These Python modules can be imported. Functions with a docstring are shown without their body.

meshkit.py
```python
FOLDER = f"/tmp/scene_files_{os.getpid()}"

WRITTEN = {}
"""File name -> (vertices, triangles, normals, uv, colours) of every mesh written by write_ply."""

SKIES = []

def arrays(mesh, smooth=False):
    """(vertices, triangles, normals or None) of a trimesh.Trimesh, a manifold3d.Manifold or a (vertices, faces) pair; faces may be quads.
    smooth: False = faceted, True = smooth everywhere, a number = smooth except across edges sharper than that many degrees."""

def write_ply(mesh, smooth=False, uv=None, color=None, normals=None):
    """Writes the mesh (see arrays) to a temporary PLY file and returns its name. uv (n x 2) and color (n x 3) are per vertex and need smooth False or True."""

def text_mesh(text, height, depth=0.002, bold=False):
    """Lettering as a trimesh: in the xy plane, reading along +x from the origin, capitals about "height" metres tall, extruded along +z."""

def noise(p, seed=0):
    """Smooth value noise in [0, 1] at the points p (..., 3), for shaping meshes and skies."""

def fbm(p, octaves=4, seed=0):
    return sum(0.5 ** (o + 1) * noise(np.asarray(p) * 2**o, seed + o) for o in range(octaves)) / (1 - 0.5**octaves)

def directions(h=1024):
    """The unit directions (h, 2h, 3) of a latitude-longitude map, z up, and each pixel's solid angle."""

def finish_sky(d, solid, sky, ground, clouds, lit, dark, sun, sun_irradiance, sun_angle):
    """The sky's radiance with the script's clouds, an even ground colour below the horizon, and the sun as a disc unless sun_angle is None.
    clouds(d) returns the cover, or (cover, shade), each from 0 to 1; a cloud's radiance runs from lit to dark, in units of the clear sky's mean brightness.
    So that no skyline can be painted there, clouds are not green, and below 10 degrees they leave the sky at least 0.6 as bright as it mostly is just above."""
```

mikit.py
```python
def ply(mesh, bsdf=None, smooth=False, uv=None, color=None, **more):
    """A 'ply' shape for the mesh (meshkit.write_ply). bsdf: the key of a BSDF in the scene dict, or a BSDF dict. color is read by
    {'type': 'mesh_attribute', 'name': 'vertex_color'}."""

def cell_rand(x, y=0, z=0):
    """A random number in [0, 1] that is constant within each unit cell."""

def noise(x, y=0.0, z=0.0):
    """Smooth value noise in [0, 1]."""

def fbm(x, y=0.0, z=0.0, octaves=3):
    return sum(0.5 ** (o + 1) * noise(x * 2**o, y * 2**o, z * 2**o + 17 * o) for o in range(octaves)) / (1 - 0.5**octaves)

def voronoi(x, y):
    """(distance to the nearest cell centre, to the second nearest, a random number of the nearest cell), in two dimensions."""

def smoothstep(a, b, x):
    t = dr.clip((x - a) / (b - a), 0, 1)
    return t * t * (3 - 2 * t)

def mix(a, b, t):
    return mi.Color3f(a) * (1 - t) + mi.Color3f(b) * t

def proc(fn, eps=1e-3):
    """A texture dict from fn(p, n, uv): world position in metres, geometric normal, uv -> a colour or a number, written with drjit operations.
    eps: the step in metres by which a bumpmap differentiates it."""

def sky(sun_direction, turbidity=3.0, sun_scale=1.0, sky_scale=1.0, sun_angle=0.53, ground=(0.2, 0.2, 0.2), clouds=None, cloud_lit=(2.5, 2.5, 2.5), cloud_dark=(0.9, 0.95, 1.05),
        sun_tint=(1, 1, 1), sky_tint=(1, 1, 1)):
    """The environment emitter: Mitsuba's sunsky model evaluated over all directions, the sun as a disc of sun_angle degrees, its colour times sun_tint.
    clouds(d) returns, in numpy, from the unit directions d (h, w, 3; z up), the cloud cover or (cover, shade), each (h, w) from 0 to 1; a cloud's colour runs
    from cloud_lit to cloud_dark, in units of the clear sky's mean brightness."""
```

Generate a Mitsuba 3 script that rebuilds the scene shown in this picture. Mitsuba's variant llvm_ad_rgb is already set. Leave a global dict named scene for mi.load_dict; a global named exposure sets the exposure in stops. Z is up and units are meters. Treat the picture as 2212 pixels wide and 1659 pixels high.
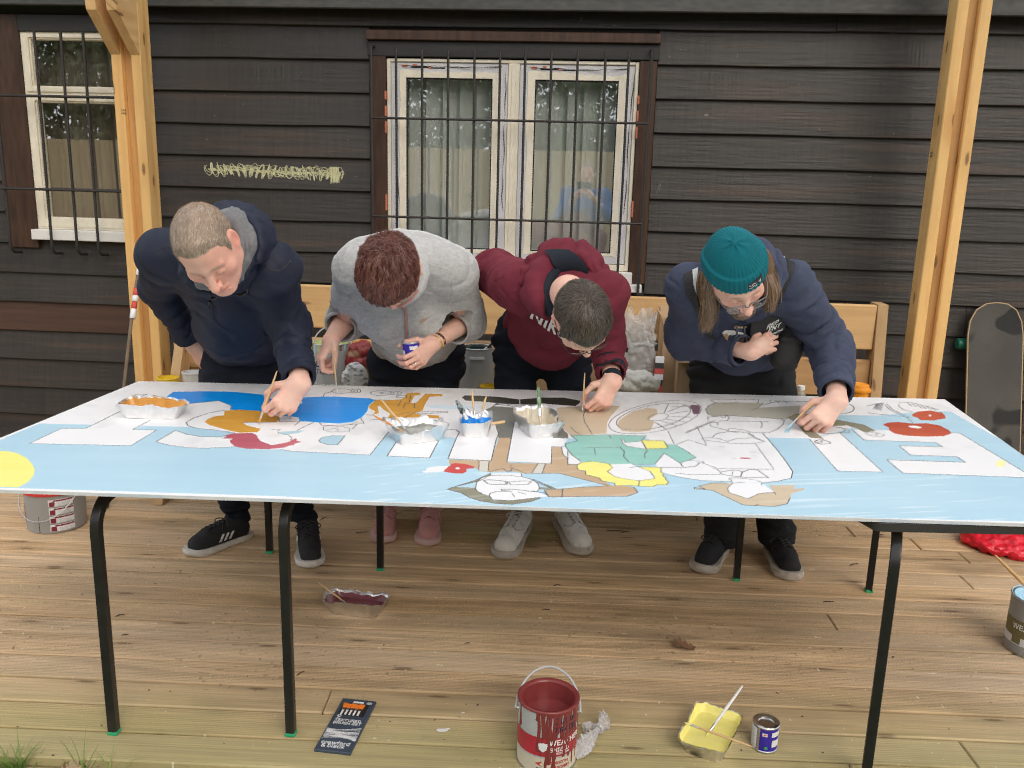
import math, random, json
import numpy as np, trimesh, manifold3d as m3d, mitsuba as mi, drjit as dr
import mikit, meshkit
from mikit import proc, noise, fbm, voronoi, cell_rand, smoothstep, mix
from shapely.geometry import Polygon, LineString, box as sbox
from shapely.ops import unary_union
scene, labels = {}, {}
random.seed(7)
T4 = mi.ScalarTransform4f
# ------------------------------------------------------------------ camera, sky, exposure
FOC, PITCH, ROLL, YAW, CAMZ = 1861.8 / 2212.0, 0.22768, 0.02661, 0.07558, 1.466   # focal length in frame widths, angles, height above the deck
_cy, _sy = math.cos(YAW), math.sin(YAW)
_f = np.array([-_sy * math.cos(PITCH), _cy * math.cos(PITCH), -math.sin(PITCH)])
_r = np.array([_cy, _sy, 0.0]); _d = np.cross(_f, _r)
CR = math.cos(ROLL) * _r - math.sin(ROLL) * _d
CD = math.cos(ROLL) * _d + math.sin(ROLL) * _r
CAM = np.array([0, 0, CAMZ])
_m = np.eye(4); _m[:3, 0] = -CR; _m[:3, 1] = -CD; _m[:3, 2] = _f; _m[:3, 3] = CAM
scene['camera'] = {'type': 'perspective', 'fov': 2 * math.degrees(math.atan(0.5 / FOC)), 'fov_axis': 'x', 'near_clip': 0.02, 'far_clip': 400.0, 'to_world': T4(_m)}
scene['sky'] = mikit.sky((0.36, -0.74, 0.62), turbidity=4, sun_scale=0.30, sky_scale=1.0, sun_angle=38, sun_tint=(.88, .97, 1.14), sky_tint=(.97, 1.0, 1.04), clouds=lambda d: 1.0,
                         cloud_lit=(2.42, 2.5, 2.62), cloud_dark=(2.0, 2.0, 2.05))
exposure = 2.18


def at(u, v, y):
    """The point at distance y from the camera plane x-z that the survey photograph (2212 x 1659) shows at u, v."""
    d = (u - 1106) / 1861.8 * CR + (v - 829.5) / 1861.8 * CD + _f
    return CAM + d * (y / d[1])


def onz(u, v, z=0.0):
    d = (u - 1106) / 1861.8 * CR + (v - 829.5) / 1861.8 * CD + _f
    return CAM + d * ((z - CAMZ) / d[2])


# ------------------------------------------------------------------ entries
def numbered(key):
    if key not in labels and key not in scene and not any(k.startswith(key + '__') for k in scene):
        return key
    n = 1
    while True:
        k = f'{key}_{n:03d}'
        if k not in labels and k not in scene and not any(q.startswith(k + '__') for q in scene):
            return k
        n += 1


_used = {}


def fresh(key):
    n = _used.get(key, -1) + 1
    _used[key] = n
    return key if n == 0 else f'{key}_{n:03d}'


def thing(name, label, cat, group=None):
    key = fresh(name)
    labels[key] = {'label': label, 'category': cat}
    if group:
        labels[key]['group'] = group
    return key


def obj(name, mesh, mat, parent=None, smooth=False, label=None, kind=None, **kw):
    key = fresh(parent + '__' + name if parent else name)
    scene[key] = mikit.ply(mesh, mat, smooth=smooth, **kw)
    d = {}
    if label:
        d['label'] = label
    if kind:
        d['kind'] = kind
    if d:
        labels[key] = {**labels.get(key, {}), **d}
    return key


def struct(name, mesh, mat, **kw):
    return obj(name, mesh, mat, kind='structure', **kw)


def single(name, mesh, mat, label, cat, group=None, smooth=False, **kw):
    key = thing(name, label, cat, group)
    scene[key] = mikit.ply(mesh, mat, smooth=smooth, **kw)
    return key


# ------------------------------------------------------------------ meshes
def TM(v, f):
    return trimesh.Trimesh(np.asarray(v, float), np.asarray(f, int), process=False)


def cat(ms):
    return trimesh.util.concatenate(list(ms))


def hull(pts):
    return trimesh.convex.convex_hull(np.asarray(pts, float))


def box(x0, x1, y0, y1, z0, z1, b=0.002):
    b = min(b, (x1 - x0) * .3, (y1 - y0) * .3, (z1 - z0) * .3)
    p = []
    for X, sx in ((x0, 1), (x1, -1)):
        for Y, sy in ((y0, 1), (y1, -1)):
            for Z, sz in ((z0, 1), (z1, -1)):
                p += [(X + sx * b, Y + sy * b, Z), (X + sx * b, Y, Z + sz * b), (X, Y + sy * b, Z + sz * b)]
    return hull(p)


def frame_of(d, ref=(0, 0, 1)):
    d = np.asarray(d, float); d = d / np.linalg.norm(d)
    ref = np.asarray(ref, float)
    if abs(d @ ref) > 0.97 * np.linalg.norm(ref):
        ref = np.array([1.0, 0, 0]) if abs(d[0]) < .9 else np.array([0, 1.0, 0])
    x = np.cross(ref, d); x /= np.linalg.norm(x)
    return x, np.cross(d, x), d


def tube(pts, rad, n=10, cap=True, ref=(0, 0, 1), sq=None):
    """A round tube along points; sq gives an (half width, half height) rounded square section instead."""
    pts = np.asarray(pts, float); m = len(pts)
    rad = np.broadcast_to(np.asarray(rad, float), (m,))
    tan = np.gradient(pts, axis=0); tan /= np.linalg.norm(tan, axis=1, keepdims=True) + 1e-12
    x, y, _ = frame_of(tan[0], ref)
    a = np.arange(n) / n * 2 * np.pi
    if sq is not None:
        n = 12; e = .72
        base = np.array([(1, -e), (1, e), (.93, .93), (e, 1), (-e, 1), (-.93, .93), (-1, e), (-1, -e), (-.93, -.93), (-e, -1), (e, -1), (.93, -.93)])
        cx, cy = base[:, 0] * sq[0], base[:, 1] * sq[1]
    else:
        cx, cy = np.cos(a), np.sin(a)
    V = []
    for i in range(m):
        t = tan[i]; x = x - t * (x @ t); x /= np.linalg.norm(x); y = np.cross(t, x)
        s = 1.0 if sq is not None else rad[i]
        V.append(pts[i] + s * (cx[:, None] * x + cy[:, None] * y))
    V = np.vstack(V); F = []
    k = np.arange(n)
    for i in range(m - 1):
        a0, b0 = i * n + k, i * n + (k + 1) % n
        F.append(np.stack([a0, b0, b0 + n], 1)); F.append(np.stack([a0, b0 + n, a0 + n], 1))
    if cap:
        V = np.vstack([V, pts[:1], pts[-1:]]); c0, c1 = m * n, m * n + 1
        F.append(np.stack([np.full(n, c0), (k + 1) % n, k], 1))
        F.append(np.stack([np.full(n, c1), (m - 1) * n + k, (m - 1) * n + (k + 1) % n], 1))
    return TM(V, np.vstack(F))


def spline(pts, n=24):
    from scipy.interpolate import CubicSpline
    pts = np.asarray(pts, float)
    s = np.r_[0, np.cumsum(np.linalg.norm(np.diff(pts, axis=0), axis=1))]
    return CubicSpline(s, pts)(np.linspace(0, s[-1], n))


def lathe(prof, n=40, cap=False):
    prof = np.asarray(prof, float); m = len(prof)
    a = np.arange(n) / n * 2 * np.pi
    V = np.stack([prof[:, None, 0] * np.cos(a), prof[:, None, 0] * np.sin(a), np.broadcast_to(prof[:, None, 1], (m, n))], -1).reshape(-1, 3)
    F = []; k = np.arange(n)
    for i in range(m - 1):
        a0, b0 = i * n + k, i * n + (k + 1) % n
        F.append(np.stack([a0, b0, b0 + n], 1)); F.append(np.stack([a0, b0 + n, a0 + n], 1))
    return TM(V, np.vstack(F))


def prism(poly, h, z=0.0):
    gs = getattr(poly, 'geoms', [poly])
    ms = [trimesh.creation.extrude_polygon(g, h, engine='earcut') for g in gs if g.area > 1e-8]
    m = cat(ms); m.apply_translation([0, 0, z]); return m


def place(m, M):
    m = m.copy(); m.apply_transform(M); return m


def mat4(x, y, z, o):
    M = np.eye(4); M[:3, 0] = x; M[:3, 1] = y; M[:3, 2] = z; M[:3, 3] = o; return M


def rotz(a, o=(0, 0, 0)):
    c, s = math.cos(a), math.sin(a)
    return mat4((c, s, 0), (-s, c, 0), (0, 0, 1), o)


def along(m, a, b, ref=(0, 0, 1)):
    """Moves a mesh built along +z from the origin so that it runs from a towards b."""
    x, y, d = frame_of(np.asarray(b, float) - np.asarray(a, float), ref)
    return place(m, mat4(x, y, d, a))


def vnormals(m):
    v, f, n = meshkit.arrays(m, True); return n


def crumple(m, amp, freq, seed=0, oct=3):
    m = m.copy(); n = vnormals(m)
    m.vertices = m.vertices + n * (amp * 2 * (meshkit.fbm(np.asarray(m.vertices) * freq, oct, seed) - .5))[:, None]
    return m


# ------------------------------------------------------------------ implicit surfaces (for bodies and clothes)
def smin(a, b, k):
    k = np.float32(k)
    h = np.maximum(k - np.abs(a - b), 0) / k
    return np.minimum(a, b) - h * h * (k * np.float32(.25))


def cap(a, b, ra, rb=None):
    a, b = np.asarray(a, np.float32), np.asarray(b, np.float32); rb = ra if rb is None else rb
    d = b - a; L = np.float32(d @ d + 1e-12); ra, rb = np.float32(ra), np.float32(rb)
    def f(P):
        q = P - a; t = np.clip(q @ d / L, 0, 1); q = q - t[:, None] * d
        return np.sqrt(np.einsum('ij,ij->i', q, q)) - (ra + t * (rb - ra))
    return f


def capE(a, b, ra, rb, x):
    """A bone with elliptic section: ra, rb = (half width along x, half depth)."""
    a, b = np.asarray(a, np.float32), np.asarray(b, np.float32); d = b - a; L = np.linalg.norm(d); w = d / L
    x = np.asarray(x, np.float32); x = x - w * (x @ w); x /= np.linalg.norm(x); y = np.cross(w, x)
    ra, rb = np.asarray(ra, np.float32), np.asarray(rb, np.float32)
    def f(P):
        q = P - a; s = q @ w; t = np.clip(s / L, 0, 1); o = s - t * L
        r = ra + t[:, None] * (rb - ra); m = r.min(1)
        k = np.sqrt(((q @ x) / r[:, 0]) ** 2 + ((q @ y) / r[:, 1]) ** 2 + (o / m) ** 2)
        k2 = np.sqrt(((q @ x) / r[:, 0] ** 2) ** 2 + ((q @ y) / r[:, 1] ** 2) ** 2 + (o / m ** 2) ** 2) + 1e-9
        return k * (k - 1) / k2
    return f


def ell(c, r, R=None):
    c, r = np.asarray(c, np.float32), np.asarray(r, np.float32); R = None if R is None else np.asarray(R, np.float32)
    def f(P):
        q = P - c
        if R is not None:
            q = q @ R
        q = q / r; k = np.sqrt(np.einsum('ij,ij->i', q, q)); q = q / r; k2 = np.sqrt(np.einsum('ij,ij->i', q, q)) + np.float32(1e-9)
        return k * (k - 1) / k2
    return f


def union(parts, k=.03):
    def f(P):
        d = None
        for q in parts:
            kk = k
            if isinstance(q, tuple):
                q, kk = q
            e = q(P)
            if d is None:
                d = e
            elif kk < 0:
                d = -smin(-d, e, -kk)      # smooth subtraction
            else:
                d = smin(d, e, kk)
        return d
    return f


def cut(f, *planes):
    """f without the half spaces (point, outward normal)."""
    ps = [(np.asarray(o, float), np.asarray(n, float) / np.linalg.norm(n)) for o, n in planes]
    def g(P):
        d = f(P)
        for o, n in ps:
            d = np.maximum(d, (P - o) @ n)
        return d
    return g


def sdf_mesh(f, lo, hi, h, disp=None):
    lo = np.asarray(lo, float); B = 8
    n = np.ceil((np.asarray(hi, float) - lo) / h / B).astype(int) * B
    nb = n // B
    ci = np.stack(np.meshgrid(*[np.arange(k) for k in nb], indexing='ij'), -1).reshape(-1, 3)
    c = lo + (ci * B + B / 2) * h
    dc = f(c.astype(np.float32))
    D = np.repeat(np.repeat(np.repeat(dc.reshape(nb), B, 0), B, 1), B, 2).astype(np.float32)
    D = np.pad(D, ((0, 1),) * 3, mode='edge')
    keep = np.abs(dc) < h * B * 1.25 + .004
    o = np.stack(np.meshgrid(*[np.arange(B + 1)] * 3, indexing='ij'), -1).reshape(-1, 3)
    kc = ci[keep]
    for s in range(0, len(kc), 600):
        I = (kc[s:s + 600, None] * B + o).reshape(-1, 3)
        D[I[:, 0], I[:, 1], I[:, 2]] = f((lo + I * h).astype(np.float32))
    S = (D < 0)
    u = S.astype(np.uint8)
    cnt = sum(u[a:a + n[0], b:b + n[1], c_:c_ + n[2]] for a in (0, 1) for b in (0, 1) for c_ in (0, 1))
    A = np.argwhere((cnt > 0) & (cnt < 8))
    ids = np.full(n, -1, np.int64); ids[A[:, 0], A[:, 1], A[:, 2]] = np.arange(len(A))
    corners = [(a, b, c_) for a in (0, 1) for b in (0, 1) for c_ in (0, 1)]
    val = np.stack([D[A[:, 0] + a, A[:, 1] + b, A[:, 2] + c_] for a, b, c_ in corners], 1)
    acc = np.zeros((len(A), 3)); w = np.zeros(len(A))
    for i, p in enumerate(corners):
        for j, q in enumerate(corners):
            if j > i and sum(abs(p[k] - q[k]) for k in range(3)) == 1:
                m = (val[:, i] < 0) != (val[:, j] < 0)
                t = np.where(m, val[:, i] / np.where(m, val[:, i] - val[:, j], 1), 0)[:, None]
                acc += np.where(m[:, None], np.array(p) + t * (np.array(q) - np.array(p)), 0); w += m
    V = lo + (A + acc / np.maximum(w, 1)[:, None]) * h
    F = []
    for ax in range(3):
        b1, b2 = (ax + 1) % 3, (ax + 2) % 3
        s0 = [slice(1, n[k]) for k in range(3)]; s1 = list(s0)
        s0[ax] = slice(0, n[ax]); s1[ax] = slice(1, n[ax] + 1)
        X = S[tuple(s0)] != S[tuple(s1)]
        E = np.argwhere(X)
        off = np.ones(3, int); off[ax] = 0
        E = E + off
        ins = S[E[:, 0], E[:, 1], E[:, 2]]
        def g(d1, d2):
            Q = E.copy(); Q[:, b1] -= d1; Q[:, b2] -= d2
            return ids[Q[:, 0], Q[:, 1], Q[:, 2]]
        q = np.stack([g(1, 1), g(0, 1), g(0, 0), g(1, 0)], 1)
        q = np.where(ins[:, None], q, q[:, ::-1])
        F.append(q)
    F = np.vstack(F); F = F[(F >= 0).all(1)]
    F = np.vstack([F[:, [0, 1, 2]], F[:, [0, 2, 3]]])
    m = TM(V, F)
    if disp is not None:
        nn = vnormals(m); m.vertices = m.vertices + nn * disp(np.asarray(m.vertices), nn)[:, None]
    return m


def grad(f, P, e=.002):
    g = np.stack([f(P + e * np.eye(3)[k]) - f(P - e * np.eye(3)[k]) for k in range(3)], 1)
    return g / (np.linalg.norm(g, axis=1, keepdims=True) + 1e-9)


def snap(f, P, off=0.0, d=None, it=14):
    """Moves points onto the surface f = off (along d if given)."""
    P = np.array(P, float)
    for _ in range(it):
        v = f(P) - off
        if d is None:
            P = P - grad(f, P) * v[:, None] * .9
        else:
            P = P + np.asarray(d) * v[:, None] * .8
    return P


# ------------------------------------------------------------------ materials
def rgb(*c):
    return {'type': 'rgb', 'value': [float(x) for x in c]}


def srgb(r, g, b):
    c = np.array([r, g, b]) / 255.0
    return tuple(np.where(c <= .04045, c / 12.92, ((c + .055) / 1.055) ** 2.4))


def mat(key, color, rough=.6, metal=0.0, bump=None, bs=1.0, spec=.5, two=False, **kw):
    col = color if isinstance(color, dict) else rgb(*color)
    b = {'type': 'principled', 'base_color': col, 'roughness': rough, 'metallic': metal, 'specular': spec, **kw}
    if metal:
        b.pop('specular')
    if bump is not None:
        b = {'type': 'bumpmap', 'arbitrary': proc(bump, eps=kw.pop('eps', 6e-4)), 'scale': bs, 'bsdf': b}
    scene[key] = {'type': 'twosided', 'bsdf': b}
    return key


def hsh(*a):
    return random.Random(str(a)).random()

# ------------------------------------------------------------------ materials of the setting
YW = 4.45                                         # the clad wall
ROWZ = [2.2035 - .1583 * k for k in range(15)]   # lower edges of the weatherboards


def f_clad(p, n, uv):
    row = dr.floor((p.z - 2.2035) / .1583 + 40)
    r = cell_rand(row, dr.floor((p.x + 20 + 1.7 * cell_rand(row, 5)) / 3.1), 3)
    s = fbm(p.x * 2.2 + row * 7, p.z * 60, row, 3)
    big = fbm(p.x * .9 + row * 3.3, p.z * 3, 2.0, 3)
    saw = noise(p.x * 95, p.z * 5, row)
    c = mix((.0190, .0165, .0152), (.043, .036, .0318), big * .7 + r * .45)
    c = mix(c, mi.Color3f(.075, .044, .030), smoothstep(.55, .85, fbm(p.x * 1.3 + row * 5, p.z * 22, 9.0, 2)) * .45)
    c = c * (.80 + .26 * s + .16 * saw)
    sp = smoothstep(.985, .995, noise(p.x * 60 + row, p.z * 60, 4.0))
    return mix(c, mi.Color3f(.22, .21, .19), sp * .8)


def b_clad(p, n, uv):
    row = dr.floor((p.z - 2.2035) / .1583 + 40)
    return noise(p.x * 110, p.z * 6, row) * .7 * noise(p.x * 3, p.z * 3, row) + fbm(p.x * 7, p.z * 110, row, 2) * .6


mat('clad_mat', proc(f_clad), .50, bump=b_clad, bs=.0022, spec=.45)
mat('clad_red_mat', proc(lambda p, n, uv: mix((.042, .020, .012), (.085, .042, .026), fbm(p.x * 2, p.z * 50, 1.0, 3))), .5, spec=.4)
mat('trim_brown', proc(lambda p, n, uv: mix((.034, .017, .011), (.075, .037, .023), fbm(p.x * 18, p.z * 3, 1.0, 3)) * (.75 + .5 * noise(p.x * 90, p.z * 12, 3.0))), .45, spec=.4)
mat('trim_dark', proc(lambda p, n, uv: mix((.018, .017, .017), (.034, .032, .031), fbm(p.x * 3, p.z * 40, 1.0, 3))), .5, spec=.4)


def wood_fn(base, dark, ax, seed, knots=1.0, fine=1.0, gain=1.0):
    def fn(p, n, uv):
        a, b, c = (p.x, p.y, p.z) if ax == 0 else (p.y, p.x, p.z) if ax == 1 else (p.z, p.x, p.y)
        w = noise(a * 1.5 + seed, b * 6, c * 6) * 1.6 + a * .25
        rings = noise(b * 42 + w * 3, c * 42 + w * 2, seed + a * .5)
        fi = noise(b * 260 + seed, c * 260, a * 5) * fine
        d1, d2, cr = voronoi(a * 2.6 + seed, (b + c) * 9 + seed)
        kn = (1 - smoothstep(.04, .10, d1)) * smoothstep(.35, .4, cr) * knots
        halo = (1 - smoothstep(.06, .42, d1)) * smoothstep(.35, .4, cr) * knots
        t = dr.clip(.15 + .55 * rings * rings + .22 * fi + .3 * halo, 0, 1)
        col = mix(base, dark, t)
        tone = .76 + .48 * fbm(a * 1.1 + seed, b * 5, c * 5, 3)
        return mix(col * tone * gain, mi.Color3f(.10, .045, .018), kn * .75)
    return fn


def b_wood(ax):
    def fn(p, n, uv):
        a, b, c = (p.x, p.y, p.z) if ax == 0 else (p.y, p.x, p.z) if ax == 1 else (p.z, p.x, p.y)
        return noise(b * 190, c * 190, a * 4) + .6 * noise(b * 60, c * 60, a * 2)
    return fn


mat('post_wood', proc(wood_fn((.76, .50, .20), (.56, .30, .10), 2, 3.0)), .55, bump=b_wood(2), bs=.0007)
mat('post_core_wood', proc(wood_fn((.58, .33, .12), (.42, .21, .07), 2, 8.0)), .6)
mat('bracket_wood', proc(wood_fn((.70, .46, .22), (.52, .30, .12), 1, 5.0)), .6)
mat('bench_wood', proc(wood_fn((.66, .43, .20), (.45, .25, .10), 0, 2.0, knots=.7)), .6, bump=b_wood(0), bs=.0007)


def f_leg(p, n, uv):
    c = wood_fn((.50, .33, .16), (.34, .20, .09), 2, 6.0)(p, n, uv)
    g = smoothstep(.55, .75, fbm(p.x * 14, p.y * 10, p.z * 5, 3)) * (1 - smoothstep(.25, .6, p.z))
    return mix(c, mi.Color3f(.10, .10, .035), g * .7)


mat('bench_leg_wood', proc(f_leg), .65)


def f_rail(p, n, uv):
    c = wood_fn((.54, .33, .15), (.34, .18, .075), 0, 9.0, knots=.6)(p, n, uv)
    g = smoothstep(.45, .7, fbm(p.x * 5, p.z * 9, 2.0, 3)) * (1 - smoothstep(.50, .66, p.z))
    return mix(c, mi.Color3f(.13, .13, .03), g * .75)


mat('bench_rail_wood', proc(f_rail), .65)

DA = 0.0505                                        # the deck's planks run at this angle to the wall
DC, DS = math.cos(DA), math.sin(DA)


def deck_xy(p):
    return p.x * DC + p.y * DS, -p.x * DS + p.y * DC


def f_deck(p, n, uv):
    a, b = deck_xy(p)
    row = dr.floor((b - 1.903) / .12 + 50)
    t = (b - 1.903) / .12 + 50 - row
    seg = cell_rand(row, dr.floor((a + 30 + 2.9 * cell_rand(row, 3)) / 2.4), 1)
    r2 = cell_rand(row, 9, 2)
    w = noise(a * 1.3 + row * 5, b * 8, row) * 2.2
    rings = noise(b * 55 + w * 2.4, a * .55 + row, row * 3)
    fi = fbm(b * 240, a * 4.5 + row, row, 2)
    d1, d2, cr = voronoi(a * 2.1 + row * 3.7, t * 1.3 + row * 5.1)
    has = smoothstep(.70, .74, cr)
    col0 = .5 + .5 * dr.cos(b * (2 * math.pi / .0080))
    kn = (1 - smoothstep(.03, .09, d1)) * has
    halo = (1 - smoothstep(.05, .35, d1)) * has
    base = mix((.58, .39, .205), (.71, .495, .285), r2 * .7 + seg * .4)
    col = mix(base, mi.Color3f(.30, .185, .09), dr.clip(.50 * rings * rings + .42 * fi + .35 * halo - .12, 0, .9))
    col = col * (1 - .52 * smoothstep(.3, .5, cell_rand(row, 7, 7)) * col0 * (.35 + .65 * noise(a * 6, b * 90, row)))
    col = col * (.80 + .45 * noise(b * 420 + row, a * 9, 3.0))
    grey = smoothstep(.35, .75, fbm(a * .8 + row * 2.1, b * 1.6, 4.0, 3)) * (.25 + .5 * cell_rand(row, 4, 8))
    col = mix(col, mi.Color3f(.44, .37, .285) * (.75 + .5 * fi), grey * .6)
    dirt = smoothstep(.45, .95, fbm(a * 2.3, b * 7, 8.0, 4))
    col = mix(col, mi.Color3f(.15, .105, .06), dirt * .6)
    alg = (1 - smoothstep(1.95, 2.42, b + .30 * (fbm(a * 1.6, b * 3, 3.0, 3) - .5)))
    col = mix(col, mi.Color3f(.37, .355, .13) * (.7 + .6 * fi), alg * .55)
    alg2 = smoothstep(.62, .8, fbm(a * 1.1 + 4, b * 2, 6.0, 3)) * smoothstep(2.9, 3.3, b)
    col = mix(col, mi.Color3f(.30, .29, .09), alg2 * .4)
    spot = smoothstep(.86, .96, noise(a * 60, b * 95, 5.0)) * smoothstep(.55, .8, noise(a * 2.2, b * 3, 1.0))
    col = mix(col, mi.Color3f(.08, .055, .035), spot * .45)
    edge = 1 - smoothstep(.0, .045, dr.minimum(t - .02, .98 - t))
    col = mix(col, mi.Color3f(.55, .40, .20), edge * .35 * noise(a * 4, row, 2.0))
    gr_ = mi.luminance(col); col = mix(mi.Color3f(gr_, gr_, gr_), col, .95)
    dot = smoothstep(.972, .98, noise(a * 55, b * 75, 15.0))
    return mix(mix(col, mi.Color3f(.07, .03, .012), kn * .6), mi.Color3f(.7, .66, .5), dot * .8)


def b_deck(p, n, uv):
    a, b = deck_xy(p)
    row = dr.floor((b - 1.903) / .12 + 50)
    reed = (.5 + .5 * dr.cos(b * (2 * math.pi / .0062))) * smoothstep(.3, .5, cell_rand(row, 7, 7))
    return reed * 1.3 + fbm(b * 160, a * 4 + row, row, 3) * .9 + .5 * noise(a * 20, b * 40, 1.0)


mat('deck_wood', proc(f_deck), .58, bump=b_deck, bs=.0016, spec=.4)
mat('lawn_mat', proc(lambda p, n, uv: mix((.07, .10, .035), (.14, .15, .07), fbm(p.x * 5, p.y * 5, 0.0, 4))), .9)
mat('grass_mat', proc(lambda p, n, uv: mix((.10, .19, .03), (.24, .30, .07), noise(p.x * 40, p.y * 40, 0.0))), .6, two=True)
mat('leaf_brown_mat', proc(lambda p, n, uv: mix((.13, .065, .035), (.26, .15, .085), fbm(p.x * 90, p.y * 90, p.z * 40, 3))), .75)
mat('leaf_pale_mat', proc(lambda p, n, uv: mix((.30, .20, .12), (.46, .33, .20), fbm(p.x * 90, p.y * 90, p.z * 40, 3))), .7)
mat('frame_cream', proc(lambda p, n, uv: mix((.72, .66, .53), (.80, .75, .63), fbm(p.x * 9, p.z * 9, 1.0, 3)) * (.92 + .1 * noise(p.x * 50, p.z * 30, 2.0))), .35)
mat('frame_lilac', proc(lambda p, n, uv: mix((.50, .50, .53), (.62, .61, .63), fbm(p.x * 14, p.z * 5, 1.0, 3))), .4)
mat('sill_white', proc(lambda p, n, uv: mix((.62, .62, .60), (.74, .73, .71), fbm(p.x * 9, p.z * 19, 1.0, 3))), .4)
mat('red_tape_old', (.55, .16, .09), .6)
mat('tear_dark', (.015, .014, .013), .8)
mat('rubber_black', (.012, .012, .012), .6)
mat('grille_iron', proc(lambda p, n, uv: mix((.012, .012, .013), (.035, .028, .024), fbm(p.x * 30, p.y * 30, p.z * 14, 3))), .55, spec=.5)
mat('blind_cloth', proc(lambda p, n, uv: mix((.60, .66, .61), (.70, .75, .70), fbm(p.x * 30, p.z * 1.5, 1.0, 2))), .8)
mat('curtain_cloth', proc(lambda p, n, uv: mix((.16, .13, .10), (.24, .20, .155), fbm(p.x * 30, p.z * 1.5, 1.0, 2))), .85)
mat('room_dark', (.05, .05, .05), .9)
scene['pane_glass'] = {'type': 'thindielectric', 'int_ior': 3.0}

# ------------------------------------------------------------------ ground, deck, hedge ground
g = box(-150, 150, -150, 150, -.30, -.065, .01)
struct('ground', g, 'lawn_mat')

rng = np.random.default_rng(3)
deck = 'deck'
joints = {}
R = rotz(DA)
for i in range(0, 23):
    y0 = 1.783 + .12 * (i + 1) + .003
    y1 = y0 + .12 - .0085
    js = [rng.uniform(.45, 2.2)] if rng.random() < .5 else [rng.uniform(-2.6, 2.6)] if rng.random() < .25 else []
    xs = [-4.4] + list(js) + [4.4]
    for a, b in zip(xs[:-1], xs[1:]):
        dz = rng.uniform(-.0018, .0012)
        m = box(a + .0015, b - .0015, y0, y1, -.030 + dz, dz, .004)
        obj('plank', place(m, R), 'deck_wood', deck, smooth=30)
labels[deck] = {'kind': 'structure'}
m = box(-4.4, 4.4, 1.908, 1.928, -.10, -.034, .003)
obj('fascia_board', place(m, R), 'deck_wood', deck)
for k in range(12):
    obj('joist', place(box(-4.3 + k * .78, -4.25 + k * .78, 1.93, 4.6, -.15, -.0335, .002), R), 'trim_dark', deck)
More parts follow.
